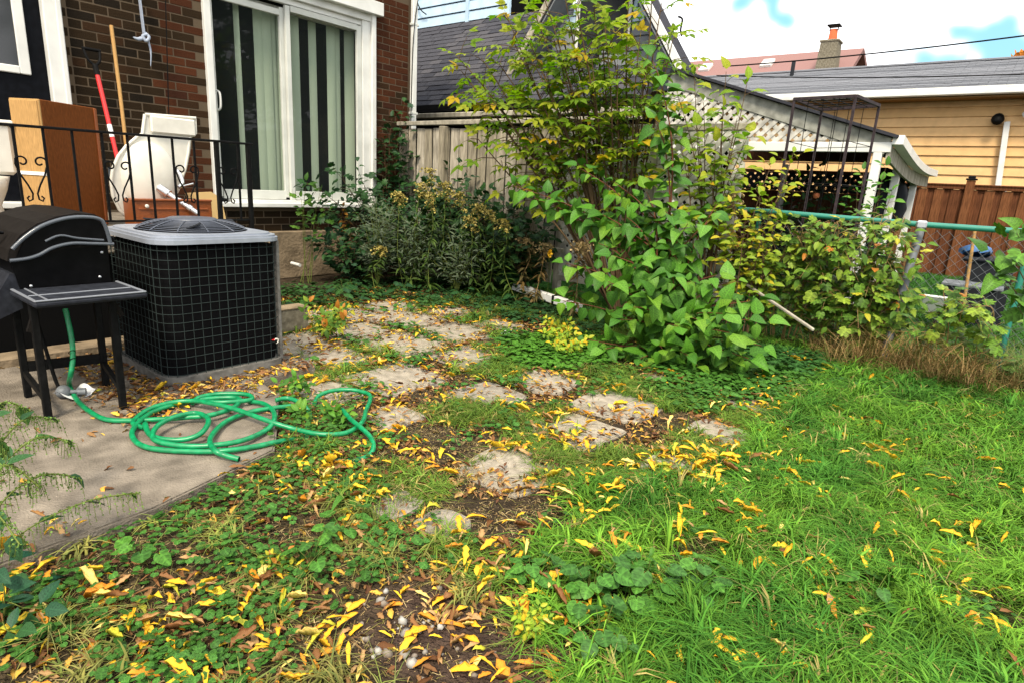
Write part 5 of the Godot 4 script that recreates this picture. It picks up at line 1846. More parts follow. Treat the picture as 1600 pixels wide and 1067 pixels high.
func plants() -> void:
	var ov: Array = leaf_shapes.ovate
	var base := Vector3(4.42, 0, -1.95)
	var stems := []
	for t in [Vector3(4.442, 2.193, -2.296), Vector3(4.261, 1.305, -2.42), Vector3(4.369, 1.409, -2.82), Vector3(4.207, 1.236, -3.385), Vector3(4.094, 0.656, -2.692), Vector3(4.221, 0.835, -2.489), Vector3(4.024, 0.753, -2.014), Vector3(4.242, 1.043, -1.78), Vector3(4.39, 1.072, -1.677), Vector3(4.213, 0.436, -1.27), Vector3(4.248, 0.274, -1.148), Vector3(4.018, 0.416, -1.531), Vector3(3.841, 0.459, -1.934), Vector3(3.848, 0.111, -2.134), Vector3(3.939, 0.182, -1.726), Vector3(3.946, 0.121, -2.363), Vector3(4.424, 0.686, -1.587), Vector3(4.356, 1.117, -2.016), Vector3(4.232, 1.051, -2.264), Vector3(4.193, 0.151, -1.332), Vector3(4.079, 0.086, -1.51), Vector3(4.032, 0.694, -1.762), Vector3(4.167, 0.462, -1.413), Vector3(4.467, 1.248, -2.246), Vector3(4.011, 0.581, -2.252), Vector3(4.474, 1.768, -2.233), Vector3(4.469, 0.654, -1.457), Vector3(3.986, 0.5, -1.863), Vector3(3.893, 0.338, -2.051), Vector3(4.102, 0.236, -1.447), Vector3(3.923, 0.08, -1.88), Vector3(4.282, 1.077, -2.581), Vector3(4.282, 1.051, -2.951), Vector3(4.177, 0.648, -1.675), Vector3(4.197, 0.852, -1.883), Vector3(4.112, 0.765, -2.276), Vector3(3.973, 0.355, -1.644), Vector3(4.588, 1.185, -1.721), Vector3(4.342, 0.435, -1.18), Vector3(4.133, 0.196, -1.186), Vector3(4.091, 0.354, -1.325), Vector3(4.258, 0.143, -1.109), Vector3(3.96, 0.172, -1.543), Vector3(4.01, 0.371, -2.639), Vector3(4.249, 1.142, -3.168), Vector3(4.417, 0.545, -1.286)]:
		stems.append(arch(base + Vector3(rng.randf_range(-0.12, 0.12), 0, rng.randf_range(-0.12, 0.12)), t, 0.3))
	plant("large_leaf_bush", "big bright green bush with large heart shaped leaves", "bush", base, stems, {"shape": ov, "space": 0.062, "pairs": true, "size": Vector2(0.06, 0.155), "droop": 0.42, "t0": 0.16, "stalk": 0.22, "r": 0.009, "face": 0.5}, GREEN, 300, M.red_stem)

	base = Vector3(5.36, 0, -2.85)
	stems = []
	for t in [Vector3(4.509, 2.409, -4.4), Vector3(4.75, 2.416, -4.289), Vector3(4.784, 2.562, -3.944), Vector3(4.905, 2.79, -3.792), Vector3(4.972, 2.985, -3.534), Vector3(5.193, 3.178, -3.387), Vector3(5.288, 3.102, -3.041), Vector3(5.52, 2.926, -2.822), Vector3(5.49, 2.589, -2.659), Vector3(4.9, 2.258, -3.633), Vector3(4.589, 2.035, -4.019), Vector3(4.998, 2.363, -3.319), Vector3(5.142, 2.558, -3.091), Vector3(5.389, 2.21, -2.859), Vector3(4.593, 1.664, -4.164), Vector3(5.266, 1.985, -3.273), Vector3(4.805, 1.885, -3.757), Vector3(5.033, 2.692, -3.62), Vector3(5.16, 2.148, -3.437), Vector3(5.396, 2.442, -3.054), Vector3(5.392, 1.877, -2.853), Vector3(5.173, 2.788, -3.233), Vector3(4.927, 1.607, -3.597), Vector3(4.877, 2.131, -3.988), Vector3(4.612, 2.164, -4.292), Vector3(4.79, 2.352, -4.092), Vector3(5.379, 2.41, -2.659), Vector3(4.618, 2.288, -4.431), Vector3(4.694, 2.92, -3.575), Vector3(4.697, 2.496, -3.403), Vector3(4.641, 2.507, -3.643), Vector3(4.797, 2.756, -3.261), Vector3(4.937, 2.613, -3.043), Vector3(5.009, 2.312, -2.924), Vector3(5.093, 2.519, -2.776), Vector3(4.754, 2.294, -3.322), Vector3(4.684, 2.3, -3.587), Vector3(5.208, 2.993, -2.772), Vector3(4.891, 2.356, -3.117), Vector3(4.585, 2.726, -3.87), Vector3(5.232, 2.778, -3.51)]:
		stems.append([base + Vector3(rng.randf_range(-0.06, 0.06), 0, rng.randf_range(-0.06, 0.06)), base.lerp(t, 0.4) + Vector3(0, 0.12, 0) + jit(0.04), base.lerp(t, 0.75) + Vector3(0, 0.10, 0) + jit(0.04), t])
	plant("maple_sapling", "tall yellow green maple sapling in front of the grey roof", "tree", base, stems, {"shape": leaf_shapes.compound, "space": 0.118, "glow": 2.0, "size": Vector2(0.13, 0.23), "twig": 0.30, "leaf_space": 0.08, "skip": 0.12, "droop": 0.55, "t0": 0.5, "face": 1.0, "stalk": 0.05, "r": 0.014, "sag": 0.3, "rare": 0.45, "n_rare": 1, "taper": 0.8}, LIME, 300, M.twig)

	base = Vector3(5.45, 0, -2.05)
	stems = []
	for t in [Vector3(5.563, 2.201, -1.966), Vector3(5.499, 2.282, -2.137), Vector3(5.399, 2.25, -2.378), Vector3(5.261, 2.066, -2.441), Vector3(5.455, 1.896, -1.971), Vector3(5.402, 1.683, -2.11), Vector3(5.192, 1.717, -2.352), Vector3(5.579, 1.565, -1.92), Vector3(5.442, 2.032, -2.279), Vector3(5.411, 1.971, -2.088), Vector3(5.34, 1.81, -2.264), Vector3(5.545, 1.722, -2.016), Vector3(5.303, 1.491, -2.09), Vector3(5.232, 1.482, -2.262), Vector3(5.681, 1.787, -1.931)]:
		stems.append(arch(base + Vector3(rng.randf_range(-0.1, 0.1), 0, rng.randf_range(-0.1, 0.1)), t, 0.12))
	plant("green_sapling", "slender light green sapling between the bush and the carport", "tree", base, stems, {"shape": leaf_shapes.oval + [ov[0]], "space": 0.10, "twig": 0.18, "leaf_space": 0.055, "skip": 0.1, "glow": 1.8, "size": Vector2(0.08, 0.14), "droop": 0.45, "t0": 0.4, "r": 0.009, "rare": 0.25}, LIME, 220, M.twig)

	base = Vector3(5.25, 0, -1.62)
	stems = []
	for t in [Vector3(5.282, 1.193, -1.861), Vector3(5.352, 1.259, -1.649), Vector3(5.397, 1.077, -1.494), Vector3(5.332, 0.831, -1.351), Vector3(5.216, 0.847, -1.744), Vector3(5.173, 0.632, -1.549), Vector3(5.285, 0.972, -1.522), Vector3(5.175, 1.023, -1.864), Vector3(5.493, 1.311, -1.522), Vector3(5.557, 1.517, -1.662), Vector3(5.697, 1.632, -1.536), Vector3(5.135, 1.066, -1.67)]:
		stems.append(arch(base + Vector3(rng.randf_range(-0.15, 0.1), 0, rng.randf_range(-0.15, 0.15)), t, 0.2))
	plant("yellowing_bush", "yellow green small leaved bush where the green rail begins", "bush", base, stems, {"shape": leaf_shapes.oval, "space": 0.055, "twig": 0.16, "leaf_space": 0.04, "glow": 1.5, "size": Vector2(0.055, 0.095), "droop": 0.35, "t0": 0.35, "r": 0.006}, [Color(0.46, 0.50, 0.03), Color(0.34, 0.44, 0.03), Color(0.25, 0.37, 0.03), Color(0.62, 0.52, 0.04), Color(0.32, 0.45, 0.05)], 200, M.twig)

	# vines over the chain link fence
	var spots := [[-1.35, "grape vine over the fence rail beside the yellowing bush"], [-0.95, "grape vine hanging below the green rail in the middle of the fence"], [-0.72, "grape vine with dry twigs on the near side of the grey post"], [-0.12, "lobed grape leaves with red tints trailing down the leaning grey post"], [-0.75, "low grape vine sprawling at the foot of the wire mesh"]]
	for i in spots.size():
		base = Vector3(5.5, 0, spots[i][0])
		stems = []
		for k in (18 if i < 3 else 7):
			var z: float = spots[i][0] + rng.randf_range(-0.32, 0.32) * (1.0 if i < 2 else 0.6)
			var top := rng.randf_range(0.55, 1.2) if i < 3 else rng.randf_range(0.25, 0.75)
			stems.append([base + Vector3(0, 0, (z - base.z) * 0.5), Vector3(5.5 + rng.randf_range(-0.12, 0.06), top * 0.6, z), Vector3(5.48 + rng.randf_range(-0.2, 0.1), top, z + rng.randf_range(-0.15, 0.15)), Vector3(5.38 + rng.randf_range(-0.2, 0.1), top * rng.randf_range(0.6, 0.9), z + rng.randf_range(-0.25, 0.25))])
		plant("grape_vine", spots[i][1], "vine", base, stems, {"shape": leaf_shapes.grape + (leaf_shapes.oval if i != 3 else []), "space": 0.07, "twig": 0.15, "leaf_space": 0.05, "size": Vector2(0.05, 0.10), "droop": 0.5, "t0": 0.12, "face": 0.9, "r": 0.005, "rare": 0.12, "n_rare": 2}, VINE, 110, M.dry_stem)
	base = Vector3(6.75, 0, -1.0)
	stems = []
	for t in [Vector3(6.9, 1.598, -1.005), Vector3(6.9, 1.557, -1.187), Vector3(6.8, 1.361, -1.191), Vector3(6.9, 1.378, -0.912), Vector3(6.8, 1.251, -1.019), Vector3(6.9, 1.462, -1.018)]:
		stems.append(arch(base, t, 0.1))
	plant("climbing_vine", "leafy vine climbing the white corner post of the carport", "vine", base, stems, {"shape": leaf_shapes.oval, "space": 0.08, "twig": 0.12, "leaf_space": 0.05, "size": Vector2(0.06, 0.10), "t0": 0.45, "face": 0.8, "r": 0.006}, GREEN, 60, M.twig)
	base = Vector3(8.6, 0, -2.1)
	stems = []
	for t in [Vector3(8.6, 1.432, -2.255), Vector3(8.6, 1.597, -2.111), Vector3(8.6, 1.664, -1.95), Vector3(8.6, 1.57, -1.751), Vector3(8.6, 1.385, -1.611), Vector3(8.5, 1.367, -1.914), Vector3(8.5, 1.239, -2.081), Vector3(8.5, 1.221, -1.743)]:
		stems.append(arch(base + jit(0.1) * Vector3(1, 0, 1), t, 0.15))
	var rose := plant("rose_bush", "dark leaved rose bush in the shade of the carport", "bush", base, stems, {"shape": leaf_shapes.oval, "space": 0.09, "twig": 0.2, "leaf_space": 0.07, "size": Vector2(0.08, 0.13), "t0": 0.4, "face": 0.8, "r": 0.007}, DARK, 60, M.twig)
	var bud := MB.new()
	bud.lathe([Vector2(0.0, -0.03), Vector2(0.028, -0.02), Vector2(0.04, 0.01), Vector2(0.03, 0.035), Vector2(0.0, 0.04)], 10, Transform3D(Basis(), Vector3(8.35, 1.31, -1.901) - base))
	part(rose, "flower", bud, mat("petal", Color(0.7, 0.22, 0.10), 0.6))

	# dark corner by the house
	base = Vector3(5.2, 0, -6.35)
	stems = []
	for t in [Vector3(5.515, 1.986, -6.5), Vector3(5.421, 1.661, -6.5), Vector3(5.568, 1.188, -6.35), Vector3(4.75, 1.291, -6.2), Vector3(4.318, 1.315, -6.1), Vector3(3.967, 1.14, -6.1), Vector3(4.071, 0.872, -6), Vector3(4.862, 1.06, -6.1), Vector3(5.742, 1.483, -6.4), Vector3(5.06, 0.831, -6.1), Vector3(4.594, 0.985, -6), Vector3(5.747, 2.212, -6.52), Vector3(4.49, 1.109, -6.1), Vector3(5.581, 1.754, -6.5), Vector3(5.401, 1.421, -6.45), Vector3(5.769, 1.853, -6.5), Vector3(5.585, 1.513, -6.45), Vector3(5.748, 1.151, -6.4), Vector3(5.225, 1.138, -6.3), Vector3(4.991, 0.824, -6.2), Vector3(5.44, 0.901, -6.3), Vector3(5.666, 0.734, -6.3)]:
		stems.append([base + Vector3(rng.randf_range(-0.2, 0.2), 0, 0), base.lerp(t, 0.5) + Vector3(0.05, 0.18, 0), base.lerp(t, 0.8) + Vector3(0, 0.12, 0), t])
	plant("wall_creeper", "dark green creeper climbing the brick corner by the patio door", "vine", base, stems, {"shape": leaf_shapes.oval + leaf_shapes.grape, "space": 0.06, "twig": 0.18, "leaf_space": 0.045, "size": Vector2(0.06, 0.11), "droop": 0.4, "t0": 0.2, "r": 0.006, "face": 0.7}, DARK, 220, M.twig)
	base = Vector3(3.98, 0, -6.2)
	stems = []
	for t in [Vector3(3.967, 1.14, -6.1), Vector3(4.143, 1.042, -6.1), Vector3(4.035, 0.724, -6.1), Vector3(3.898, 0.967, -6.1), Vector3(4.239, 0.83, -6.1)]:
		stems.append(arch(base + jit(0.05) * Vector3(1, 0, 1), t, 0.1))
	plant("door_weed", "bright green leafy weed standing before the door mullion", "weed", base, stems, {"shape": leaf_shapes.oval + leaf_shapes.grape, "space": 0.07, "twig": 0.08, "leaf_space": 0.05, "size": Vector2(0.06, 0.10), "t0": 0.6, "face": 0.8, "r": 0.005}, [Color(0.07, 0.18, 0.02), Color(0.10, 0.22, 0.025), Color(0.05, 0.13, 0.02)], 60, M.green_stem)
	base = Vector3(4.62, 0, -6.2)
	stems = [[base, Vector3(4.624, 0.127, -6.2), Vector3(4.553, 0.443, -6.2), Vector3(4.523, 0.861, -6.2)], [base, Vector3(4.464, 0.067, -6.15), Vector3(4.598, 0.325, -6.2), Vector3(4.566, 0.71, -6.2)]]
	plant("orange_vine", "strand of vine with yellow orange autumn leaves below the door", "vine", base, stems, {"shape": leaf_shapes.oval, "space": 0.045, "pairs": true, "size": Vector2(0.055, 0.085), "t0": 0.1, "droop": 0.5, "face": 1.2, "r": 0.004}, [Color(0.55, 0.27, 0.03), Color(0.45, 0.19, 0.03), Color(0.50, 0.34, 0.05), Color(0.34, 0.14, 0.03)], 90, M.red_stem)
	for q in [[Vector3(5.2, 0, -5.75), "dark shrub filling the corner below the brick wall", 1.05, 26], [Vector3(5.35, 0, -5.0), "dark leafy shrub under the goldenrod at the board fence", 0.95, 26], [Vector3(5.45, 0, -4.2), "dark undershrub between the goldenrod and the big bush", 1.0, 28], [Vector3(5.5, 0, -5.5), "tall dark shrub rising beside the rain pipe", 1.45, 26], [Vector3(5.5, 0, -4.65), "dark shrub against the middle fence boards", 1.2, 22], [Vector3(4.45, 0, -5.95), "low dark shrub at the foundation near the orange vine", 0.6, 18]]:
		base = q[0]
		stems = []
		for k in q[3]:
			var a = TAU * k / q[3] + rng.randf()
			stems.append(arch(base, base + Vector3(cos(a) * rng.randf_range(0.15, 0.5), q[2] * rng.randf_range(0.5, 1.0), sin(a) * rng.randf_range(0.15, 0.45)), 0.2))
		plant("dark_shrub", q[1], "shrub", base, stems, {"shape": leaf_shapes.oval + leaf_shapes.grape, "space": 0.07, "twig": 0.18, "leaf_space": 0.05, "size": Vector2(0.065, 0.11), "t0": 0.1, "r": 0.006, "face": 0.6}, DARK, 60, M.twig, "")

	# goldenrod and other tall weeds along the board fence
	var tips := [[Vector3(4.739, 1.208, -5.152), "at the house corner"], [Vector3(4.907, 1.374, -5.131), "just right of the rain pipe"], [Vector3(4.966, 1.226, -4.934), "before the leftmost fence boards"], [Vector3(5.028, 1.135, -4.725), "with drooping plume at the middle of the board fence"], [Vector3(5.089, 1.025, -4.51), "short one below the fence rail"], [Vector3(5.013, 0.971, -4.294), "leaning over the dark undershrub"], [Vector3(4.94, 0.887, -4.526), "with faded tan plume"], [Vector3(4.965, 0.898, -4.039), "near the end of the board fence"], [Vector3(4.6, 1.096, -5.276), "yellowish one against the rain pipe"], [Vector3(4.743, 1.12, -4.873), "low one among grey leaves"], [Vector3(4.353, 0.502, -5.354), "small one on the foundation"]]
	for q in tips:
		var t: Vector3 = q[0]
		var b := Vector3(t.x - 0.03, 0, t.z + 0.04)
		_goldenrod(b, t, "tall goldenrod weed " + q[1], false)
	for q in [[Vector3(5.174, 0.705, -3.934), "dried goldenrod above the white gutter length"], [Vector3(5.2, 0.671, -3.732), "second dried goldenrod bending beside the yellow flower"], [Vector3(4.734, 0.776, -2.992), "dried goldenrod poking out left of the big bush"], [Vector3(5.48, 1.291, -1.901), "dried fluffy seed head over the yellowing bush"]]:
		var t: Vector3 = q[0]
		_goldenrod(Vector3(t.x, 0, t.z), t, q[1], true)
	var fl := thing("yellow_flower", "single yellow daisy beside the dried goldenrod", "flower", Vector3(5.35, 0, -3.75))
	var fs := MB.new()
	var fp: Vector3 = Vector3(4.751, 0.633, -3.327) - fl.position
	fs.tube(curve([Vector3.ZERO, fp * 0.5 + Vector3(0.03, 0, 0), fp]), 0.003, 4)
	part(fl, "stem", fs, M.green_stem)
	var petal := MB.new()
	for k in 9:
		var a := TAU * k / 9
		petal.add(leaf_shapes.oval[0], frame(Vector3(cos(a) * 0.4 - 0.5, sin(a) * 0.8, 0.5), Vector3(-0.7, 0.4, 0.5), 0.05, fp), Color.WHITE)
	part(fl, "petals", petal, leaf_mat(Color(0.75, 0.42, 0.02)))
	for q in [[Vector3(4.8, 0, -5.25), "grey green wormwood left of the board fence middle"], [Vector3(4.95, 0, -4.7), "grey green wormwood before the goldenrod"], [Vector3(4.55, 0, -5.6), "grey green wormwood nearest the house corner"]]:
		base = q[0]
		stems = []
		for k in 22: stems.append(arch(base, base + Vector3(rng.randf_range(-0.34, 0.34), rng.randf_range(0.4, 0.95), rng.randf_range(-0.36, 0.36)), 0.15))
		plant("wormwood", q[1], "weed", base, stems, {"shape": leaf_shapes.lance, "space": 0.04, "twig": 0.12, "leaf_space": 0.025, "size": Vector2(0.05, 0.09), "t0": 0.2, "r": 0.004, "droop": 0.1}, GREY_GREEN, 0, M.green_stem)

	# rosettes and clumps on the ground
	for q in [[1.47, -0.78, 32, 0.066, "violet", "large clump of heart shaped violet leaves beside the bare soil"], [1.60, -0.66, 24, 0.06, "violet", "violet clump just right of the largest violet clump"], [1.42, -0.98, 18, 0.05, "violet", "small violet clump topped by a fallen golden leaf"], [1.75, -0.55, 20, 0.055, "violet", "violet clump spreading into the lawn grass"], [1.33, -0.66, 16, 0.052, "violet", "violet clump at the lower edge of the bare soil"],
			[1.17, -1.62, 10, 0.05, "violet", "violet clump in the ivy before the broken slab"], [0.99, -1.55, 8, 0.05, "violet", "single broad violet clump above the bare soil patch"], [0.62, -1.92, 8, 0.05, "violet", "violet clump touching the concrete pad edge"], [2.05, -0.1, 7, 0.06, "violet", "violet leaves deep in the lawn to the right"],
			[3.45, -4.85, 9, 0.10, "violet", "dark broad leaved burdock on the slabs near the foundation"], [3.75, -5.15, 9, 0.10, "violet", "broad leaved burdock at the edge of the wall bed"], [4.25, -4.85, 10, 0.09, "violet", "broad leaved weed below the dark corner shrub"], [4.65, -4.3, 10, 0.09, "violet", "broad leaved weed at the bed edge left of the gutter length"], [5.0, -3.9, 9, 0.08, "violet", "broad leaved weed hiding the end of the gutter length"], [2.95, -5.0, 8, 0.07, "violet", "leafy weed behind the concrete block"], [4.0, -5.3, 10, 0.08, "violet", "leafy weed in the middle of the wall bed"],
			[5.05, -1.05, 12, 0.09, "lance", "silvery lamb's ear rosette below the thin white gutter"], [2.15, -0.62, 9, 0.10, "lance", "dandelion rosette in the lawn near the violets"], [2.0, -0.02, 9, 0.11, "lance", "dandelion rosette in the lawn toward the lower right"], [2.55, -0.28, 8, 0.09, "lance", "dandelion rosette in the middle of the lawn"], [1.32, -1.80, 8, 0.11, "lance", "upright dock leaves beside the broken slab"]]:
		_rosette(q)
	# small upright weeds
	for q in [[1.62, 0.02, -2.62, 0.05, 5, "leafy weed growing through the hose loops", GREEN, 0.05], [1.72, 0.03, -2.42, 0.08, 6, "leafy weed at the concrete pad corner under the hose", GREEN, 0.045], [1.86, 0.02, -2.95, 0.12, 4, "taller weed behind the hose loops", GREEN, 0.045], [2.75, 0.02, -3.95, 0.22, 9, "yellow green weed between slabs near the concrete block", VINE, 0.06], [2.95, 0.02, -4.2, 0.16, 8, "small weed on the slabs by the foundation", VINE, 0.05],
			[3.95, 0.0, -2.55, 0.16, 12, "bright green clump at the left foot of the big bush", LIME, 0.045], [3.75, 0.0, -2.4, 0.12, 10, "low bright clump in front of the big bush", LIME, 0.04], [4.15, 0.0, -2.75, 0.16, 12, "bright clump next to the lying gutter length", LIME, 0.045], [1.24, 0.0, -0.84, 0.06, 14, "tiny lime green weed at the bare soil edge", LIME, 0.02], [1.63, 0.0, -0.72, 0.08, 12, "fresh green clover between the violets", GREEN, 0.024], [0.92, 0.0, -1.62, 0.05, 10, "feathery weed in the thin dry grass", VINE, 0.02]]:
		base = Vector3(q[0], q[1], q[2])
		stems = []
		for k in q[4]: stems.append(arch(base + Vector3(rng.randf_range(-0.5, 0.5), 0, rng.randf_range(-0.5, 0.5)) * q[3], base + Vector3(rng.randf_range(-1.0, 1.0) * q[3], q[3] * rng.randf_range(0.5, 1.1), rng.randf_range(-1.0, 1.0) * q[3]), 0.2))
		plant("small_weed", q[5], "weed", base, stems, {"shape": leaf_shapes.oval, "space": q[7] * 0.6, "pairs": true, "size": Vector2(q[7] * 0.7, q[7] * 1.3), "t0": 0.2, "r": 0.002, "droop": 0.15}, q[6], 30, M.green_stem)

	# goosefoot at the left edge with hanging seed strings
	base = Vector3(0.25, 0.0, -2.12)
	var gf := thing("goosefoot_weed", "sprawling goosefoot weed with hanging seed strings over the concrete pad", "weed", base)
	var wood := MB.new()
	var seeds := MB.new()
	var big := []
	var tb := leaf_shapes.disc[0] as MB
	for t in [Vector3(0.7, 0.16, -2.128), Vector3(0.546, 0.26, -2.171), Vector3(0.572, 0.34, -2.278), Vector3(0.58, 0.36, -2.474), Vector3(0.502, 0.42, -2.461), Vector3(0.402, 0.36, -1.96), Vector3(0.31, 0.3, -1.785), Vector3(0.367, 0.45, -2.073)]:
		var a := Vector3.ZERO
		var e: Vector3 = t - base
		var c := curve([a, Vector3(e.x * 0.25, e.y * 0.9, e.z * 0.25), Vector3(e.x * 0.65, e.y * 1.18, e.z * 0.65), e], 9)
		wood.tube(c, 0.0025, 4, false)
		for i in range(9, c.size()):
			var d := (c[i] - c[i - 1] as Vector3).normalized()
			for k in 2:
				var side := d.cross(Vector3.UP).normalized() * (1.0 if k else -1.0)
				var s0: Vector3 = c[i]
				var ln := rng.randf_range(0.025, 0.06)
				var s1 := s0 + side * ln * 0.35 + Vector3(0, -0.1 * ln, 0)
				var s2 := s1 + side * ln * 0.2 + Vector3(0, -ln, 0)
				wood.tube([s0, s1, s2], 0.0009, 3, false)
				for m in 9:
					var f := m / 8.0
					var p := s0.lerp(s1, f * 2.0) if f < 0.5 else s1.lerp(s2, f * 2.0 - 1.0)
					seeds.add(tb, frame(jit(1.0) + Vector3(0.01, 0, 0), jit(1.0) + Vector3.UP * 0.4, rng.randf_range(0.004, 0.008), p + jit(0.003)), Color(0.19, 0.32, 0.07) * rng.randf_range(0.7, 1.4))
			if i % 6 == 0:
				big.append([frame(d + jit(0.6) + Vector3(0, -0.2, 0), Vector3.UP + jit(0.3), rng.randf_range(0.05, 0.08), c[i]), leaf_shapes.oval[rng.randi() % 2], rng.randi() % 3])
	part(gf, "stem", wood, M.green_stem)
	part(gf, "seed_strings", seeds, leaf_mat(Color.WHITE, true)).set_meta("kind", "stuff")
	leafage(gf, big, [Color(0.05, 0.14, 0.05), Color(0.04, 0.11, 0.045), Color(0.07, 0.17, 0.04)], 60)
	base = Vector3(0.27, 0, -1.92)
	stems = []
	for t in [Vector3(0.291, 0.12, -1.881), Vector3(0.333, 0.1, -1.78), Vector3(0.272, 0.08, -1.76), Vector3(0.382, 0.05, -1.962), Vector3(0.291, 0.2, -1.898)]: stems.append(arch(base, t, 0.3))
	plant("blue_green_weed", "dark blue green leaves at the lower left below the goosefoot", "weed", base, stems, {"shape": leaf_shapes.oval, "space": 0.04, "size": Vector2(0.05, 0.085), "t0": 0.3, "r": 0.002}, [Color(0.02, 0.085, 0.05), Color(0.03, 0.10, 0.05), Color(0.04, 0.12, 0.04)], 60, M.green_stem)

	# leafy branch reaching in at the right edge
	base = Vector3(4.75, 0, 0.45)
	stems = []
	for t in [Vector3(4.4, 1.024, -0.044), Vector3(4.4, 1.111, -0.004), Vector3(4.4, 1.141, 0.052), Vector3(4.4, 0.905, 0.015), Vector3(4.399, 0.774, 0.114), Vector3(4.398, 0.954, 0.118)]: stems.append(arch(base, t, 0.15))
	plant("leafy_shoot", "dark green shoot with large leaves reaching in by the rail end", "shrub", base, stems, {"shape": leaf_shapes.grape + ov, "space": 0.09, "size": Vector2(0.08, 0.13), "t0": 0.5, "r": 0.006, "face": 0.8}, [Color(0.09, 0.23, 0.03), Color(0.12, 0.28, 0.035), Color(0.06, 0.16, 0.025)], 70, M.twig)

	_dry_clumps()
	_far_trees()


func _goldenrod(b: Vector3, t: Vector3, label: String, dry: bool) -> void:
	var g := thing("goldenrod", label, "weed", b, 0.0, "goldenrods along the fence")
	var e := t - b
	var c := curve([Vector3(rng.randf_range(-0.12, 0.12), 0, rng.randf_range(-0.15, 0.15)), e * 0.4 + jit(0.06), e * 0.75 + jit(0.05), e + Vector3(rng.randf_range(-0.05, 0.05), -0.02, rng.randf_range(-0.08, 0.08))], 8)
	var wood := MB.new()
	wood.tube(c, 0.004, 4, false)
	part(g, "stem", wood, M.dry_stem if dry else M.green_stem)
	var lf := MB.new()
	var n := c.size()
	var cols: Array = [Color(0.14, 0.11, 0.045), Color(0.20, 0.13, 0.05)] if dry else [Color(0.06, 0.11, 0.025), Color(0.09, 0.15, 0.03), Color(0.045, 0.085, 0.022)]
	var count := int(e.length() * rng.randf_range(60.0, 110.0))
	for k in count:
		var f := rng.randf_range(0.12, 0.9)
		var p: Vector3 = c[int(f * (n - 1))]
		var a := rng.randf() * TAU
		lf.add(leaf_shapes.lance[k % 2], frame(Vector3(cos(a), rng.randf_range(-0.4, 0.3), sin(a)), Vector3.UP + jit(0.3), rng.randf_range(0.10, 0.16) * (1.1 - 0.5 * f), p), cols[rng.randi() % cols.size()])
	part(g, "foliage", lf, leaf_mat(Color.WHITE, true)).set_meta("kind", "stuff")
	var pl := MB.new()
	var tint := Color(0.50, 0.36, 0.18) if dry else Color(0.50, 0.40, 0.12)
	for k in 14:
		var a := 2.4 * k + rng.randf()
		var s0: Vector3 = c[n - 1 - (k % 6)]
		var d := Vector3(cos(a), 0.5, sin(a)).normalized()
		var ln := rng.randf_range(0.06, 0.12) * (1.25 if dry else 1.0)
		for m in 16:
			var f := m / 15.0
			var p := s0 + d * ln * f + Vector3(0, -ln * 0.6 * f * f, 0)
			pl.add(leaf_shapes.disc[0], frame(jit(1.0) + Vector3(0.01, 0, 0), jit(1.0) + Vector3.UP, rng.randf_range(0.014, 0.026), p + jit(0.008)), tint * rng.randf_range(0.7, 1.3))
	part(g, "plume", pl, leaf_mat(Color.WHITE, true)).set_meta("kind", "stuff")


func strip_cache(s: float, k: int) -> MB:
	return leaf_shapes.oval[k % 2] if s < 0.1 else leaf_shapes.lance[k % 2]


func _rosette(q: Array) -> void:
	var at := Vector3(q[0], lift(q[0], q[1]), q[1])
	var r := thing("ground_clump", q[5], "weed", at)
	var s: float = q[3]
	var leaves := []
	var wood := MB.new()
	var n: int = q[2]
	var kinds: Array = leaf_shapes[q[4]]
	for k in n:
		var a := 2.4 * k + rng.randf() * 0.5
		var rad := s * rng.randf_range(0.25, 2.0) * (0.5 + 0.7 * k / n)
		var h := s * rng.randf_range(0.6, 1.7) * (1.25 - 0.7 * k / n)
		var out := Vector3(cos(a), 0, sin(a))
		var size := s * rng.randf_range(0.65, 1.2)
		if q[4] == "lance":
			leaves.append([frame(out + Vector3(0, rng.randf_range(0.2, 0.9), 0), Vector3.UP + jit(0.2), size * 1.25, Vector3(0, 0.01, 0)), strip_cache(s, k), rng.randi() % 3])
			continue
		var p := out * rad + Vector3(0, h + 0.02, 0)
		wood.tube([Vector3.ZERO, out * rad * 0.4 + Vector3(0, h * 0.7, 0), p], 0.0016, 3, false)
		leaves.append([frame(out + Vector3(0, -0.35, 0) + jit(0.3), Vector3.UP + out * 0.3 + jit(0.25), size, p), kinds[rng.randi() % kinds.size()], rng.randi() % 3])
	if wood.v.size(): part(r, "stalk", wood, M.green_stem)
	var cols := [Color(0.075, 0.22, 0.032), Color(0.095, 0.26, 0.036), Color(0.06, 0.17, 0.032)]
	if q[5].contains("lamb"): cols = [Color(0.15, 0.21, 0.14), Color(0.19, 0.25, 0.17), Color(0.12, 0.18, 0.11)]
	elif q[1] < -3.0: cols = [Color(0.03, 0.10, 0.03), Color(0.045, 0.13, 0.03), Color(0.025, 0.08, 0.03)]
	leafage(r, leaves, cols, 40)


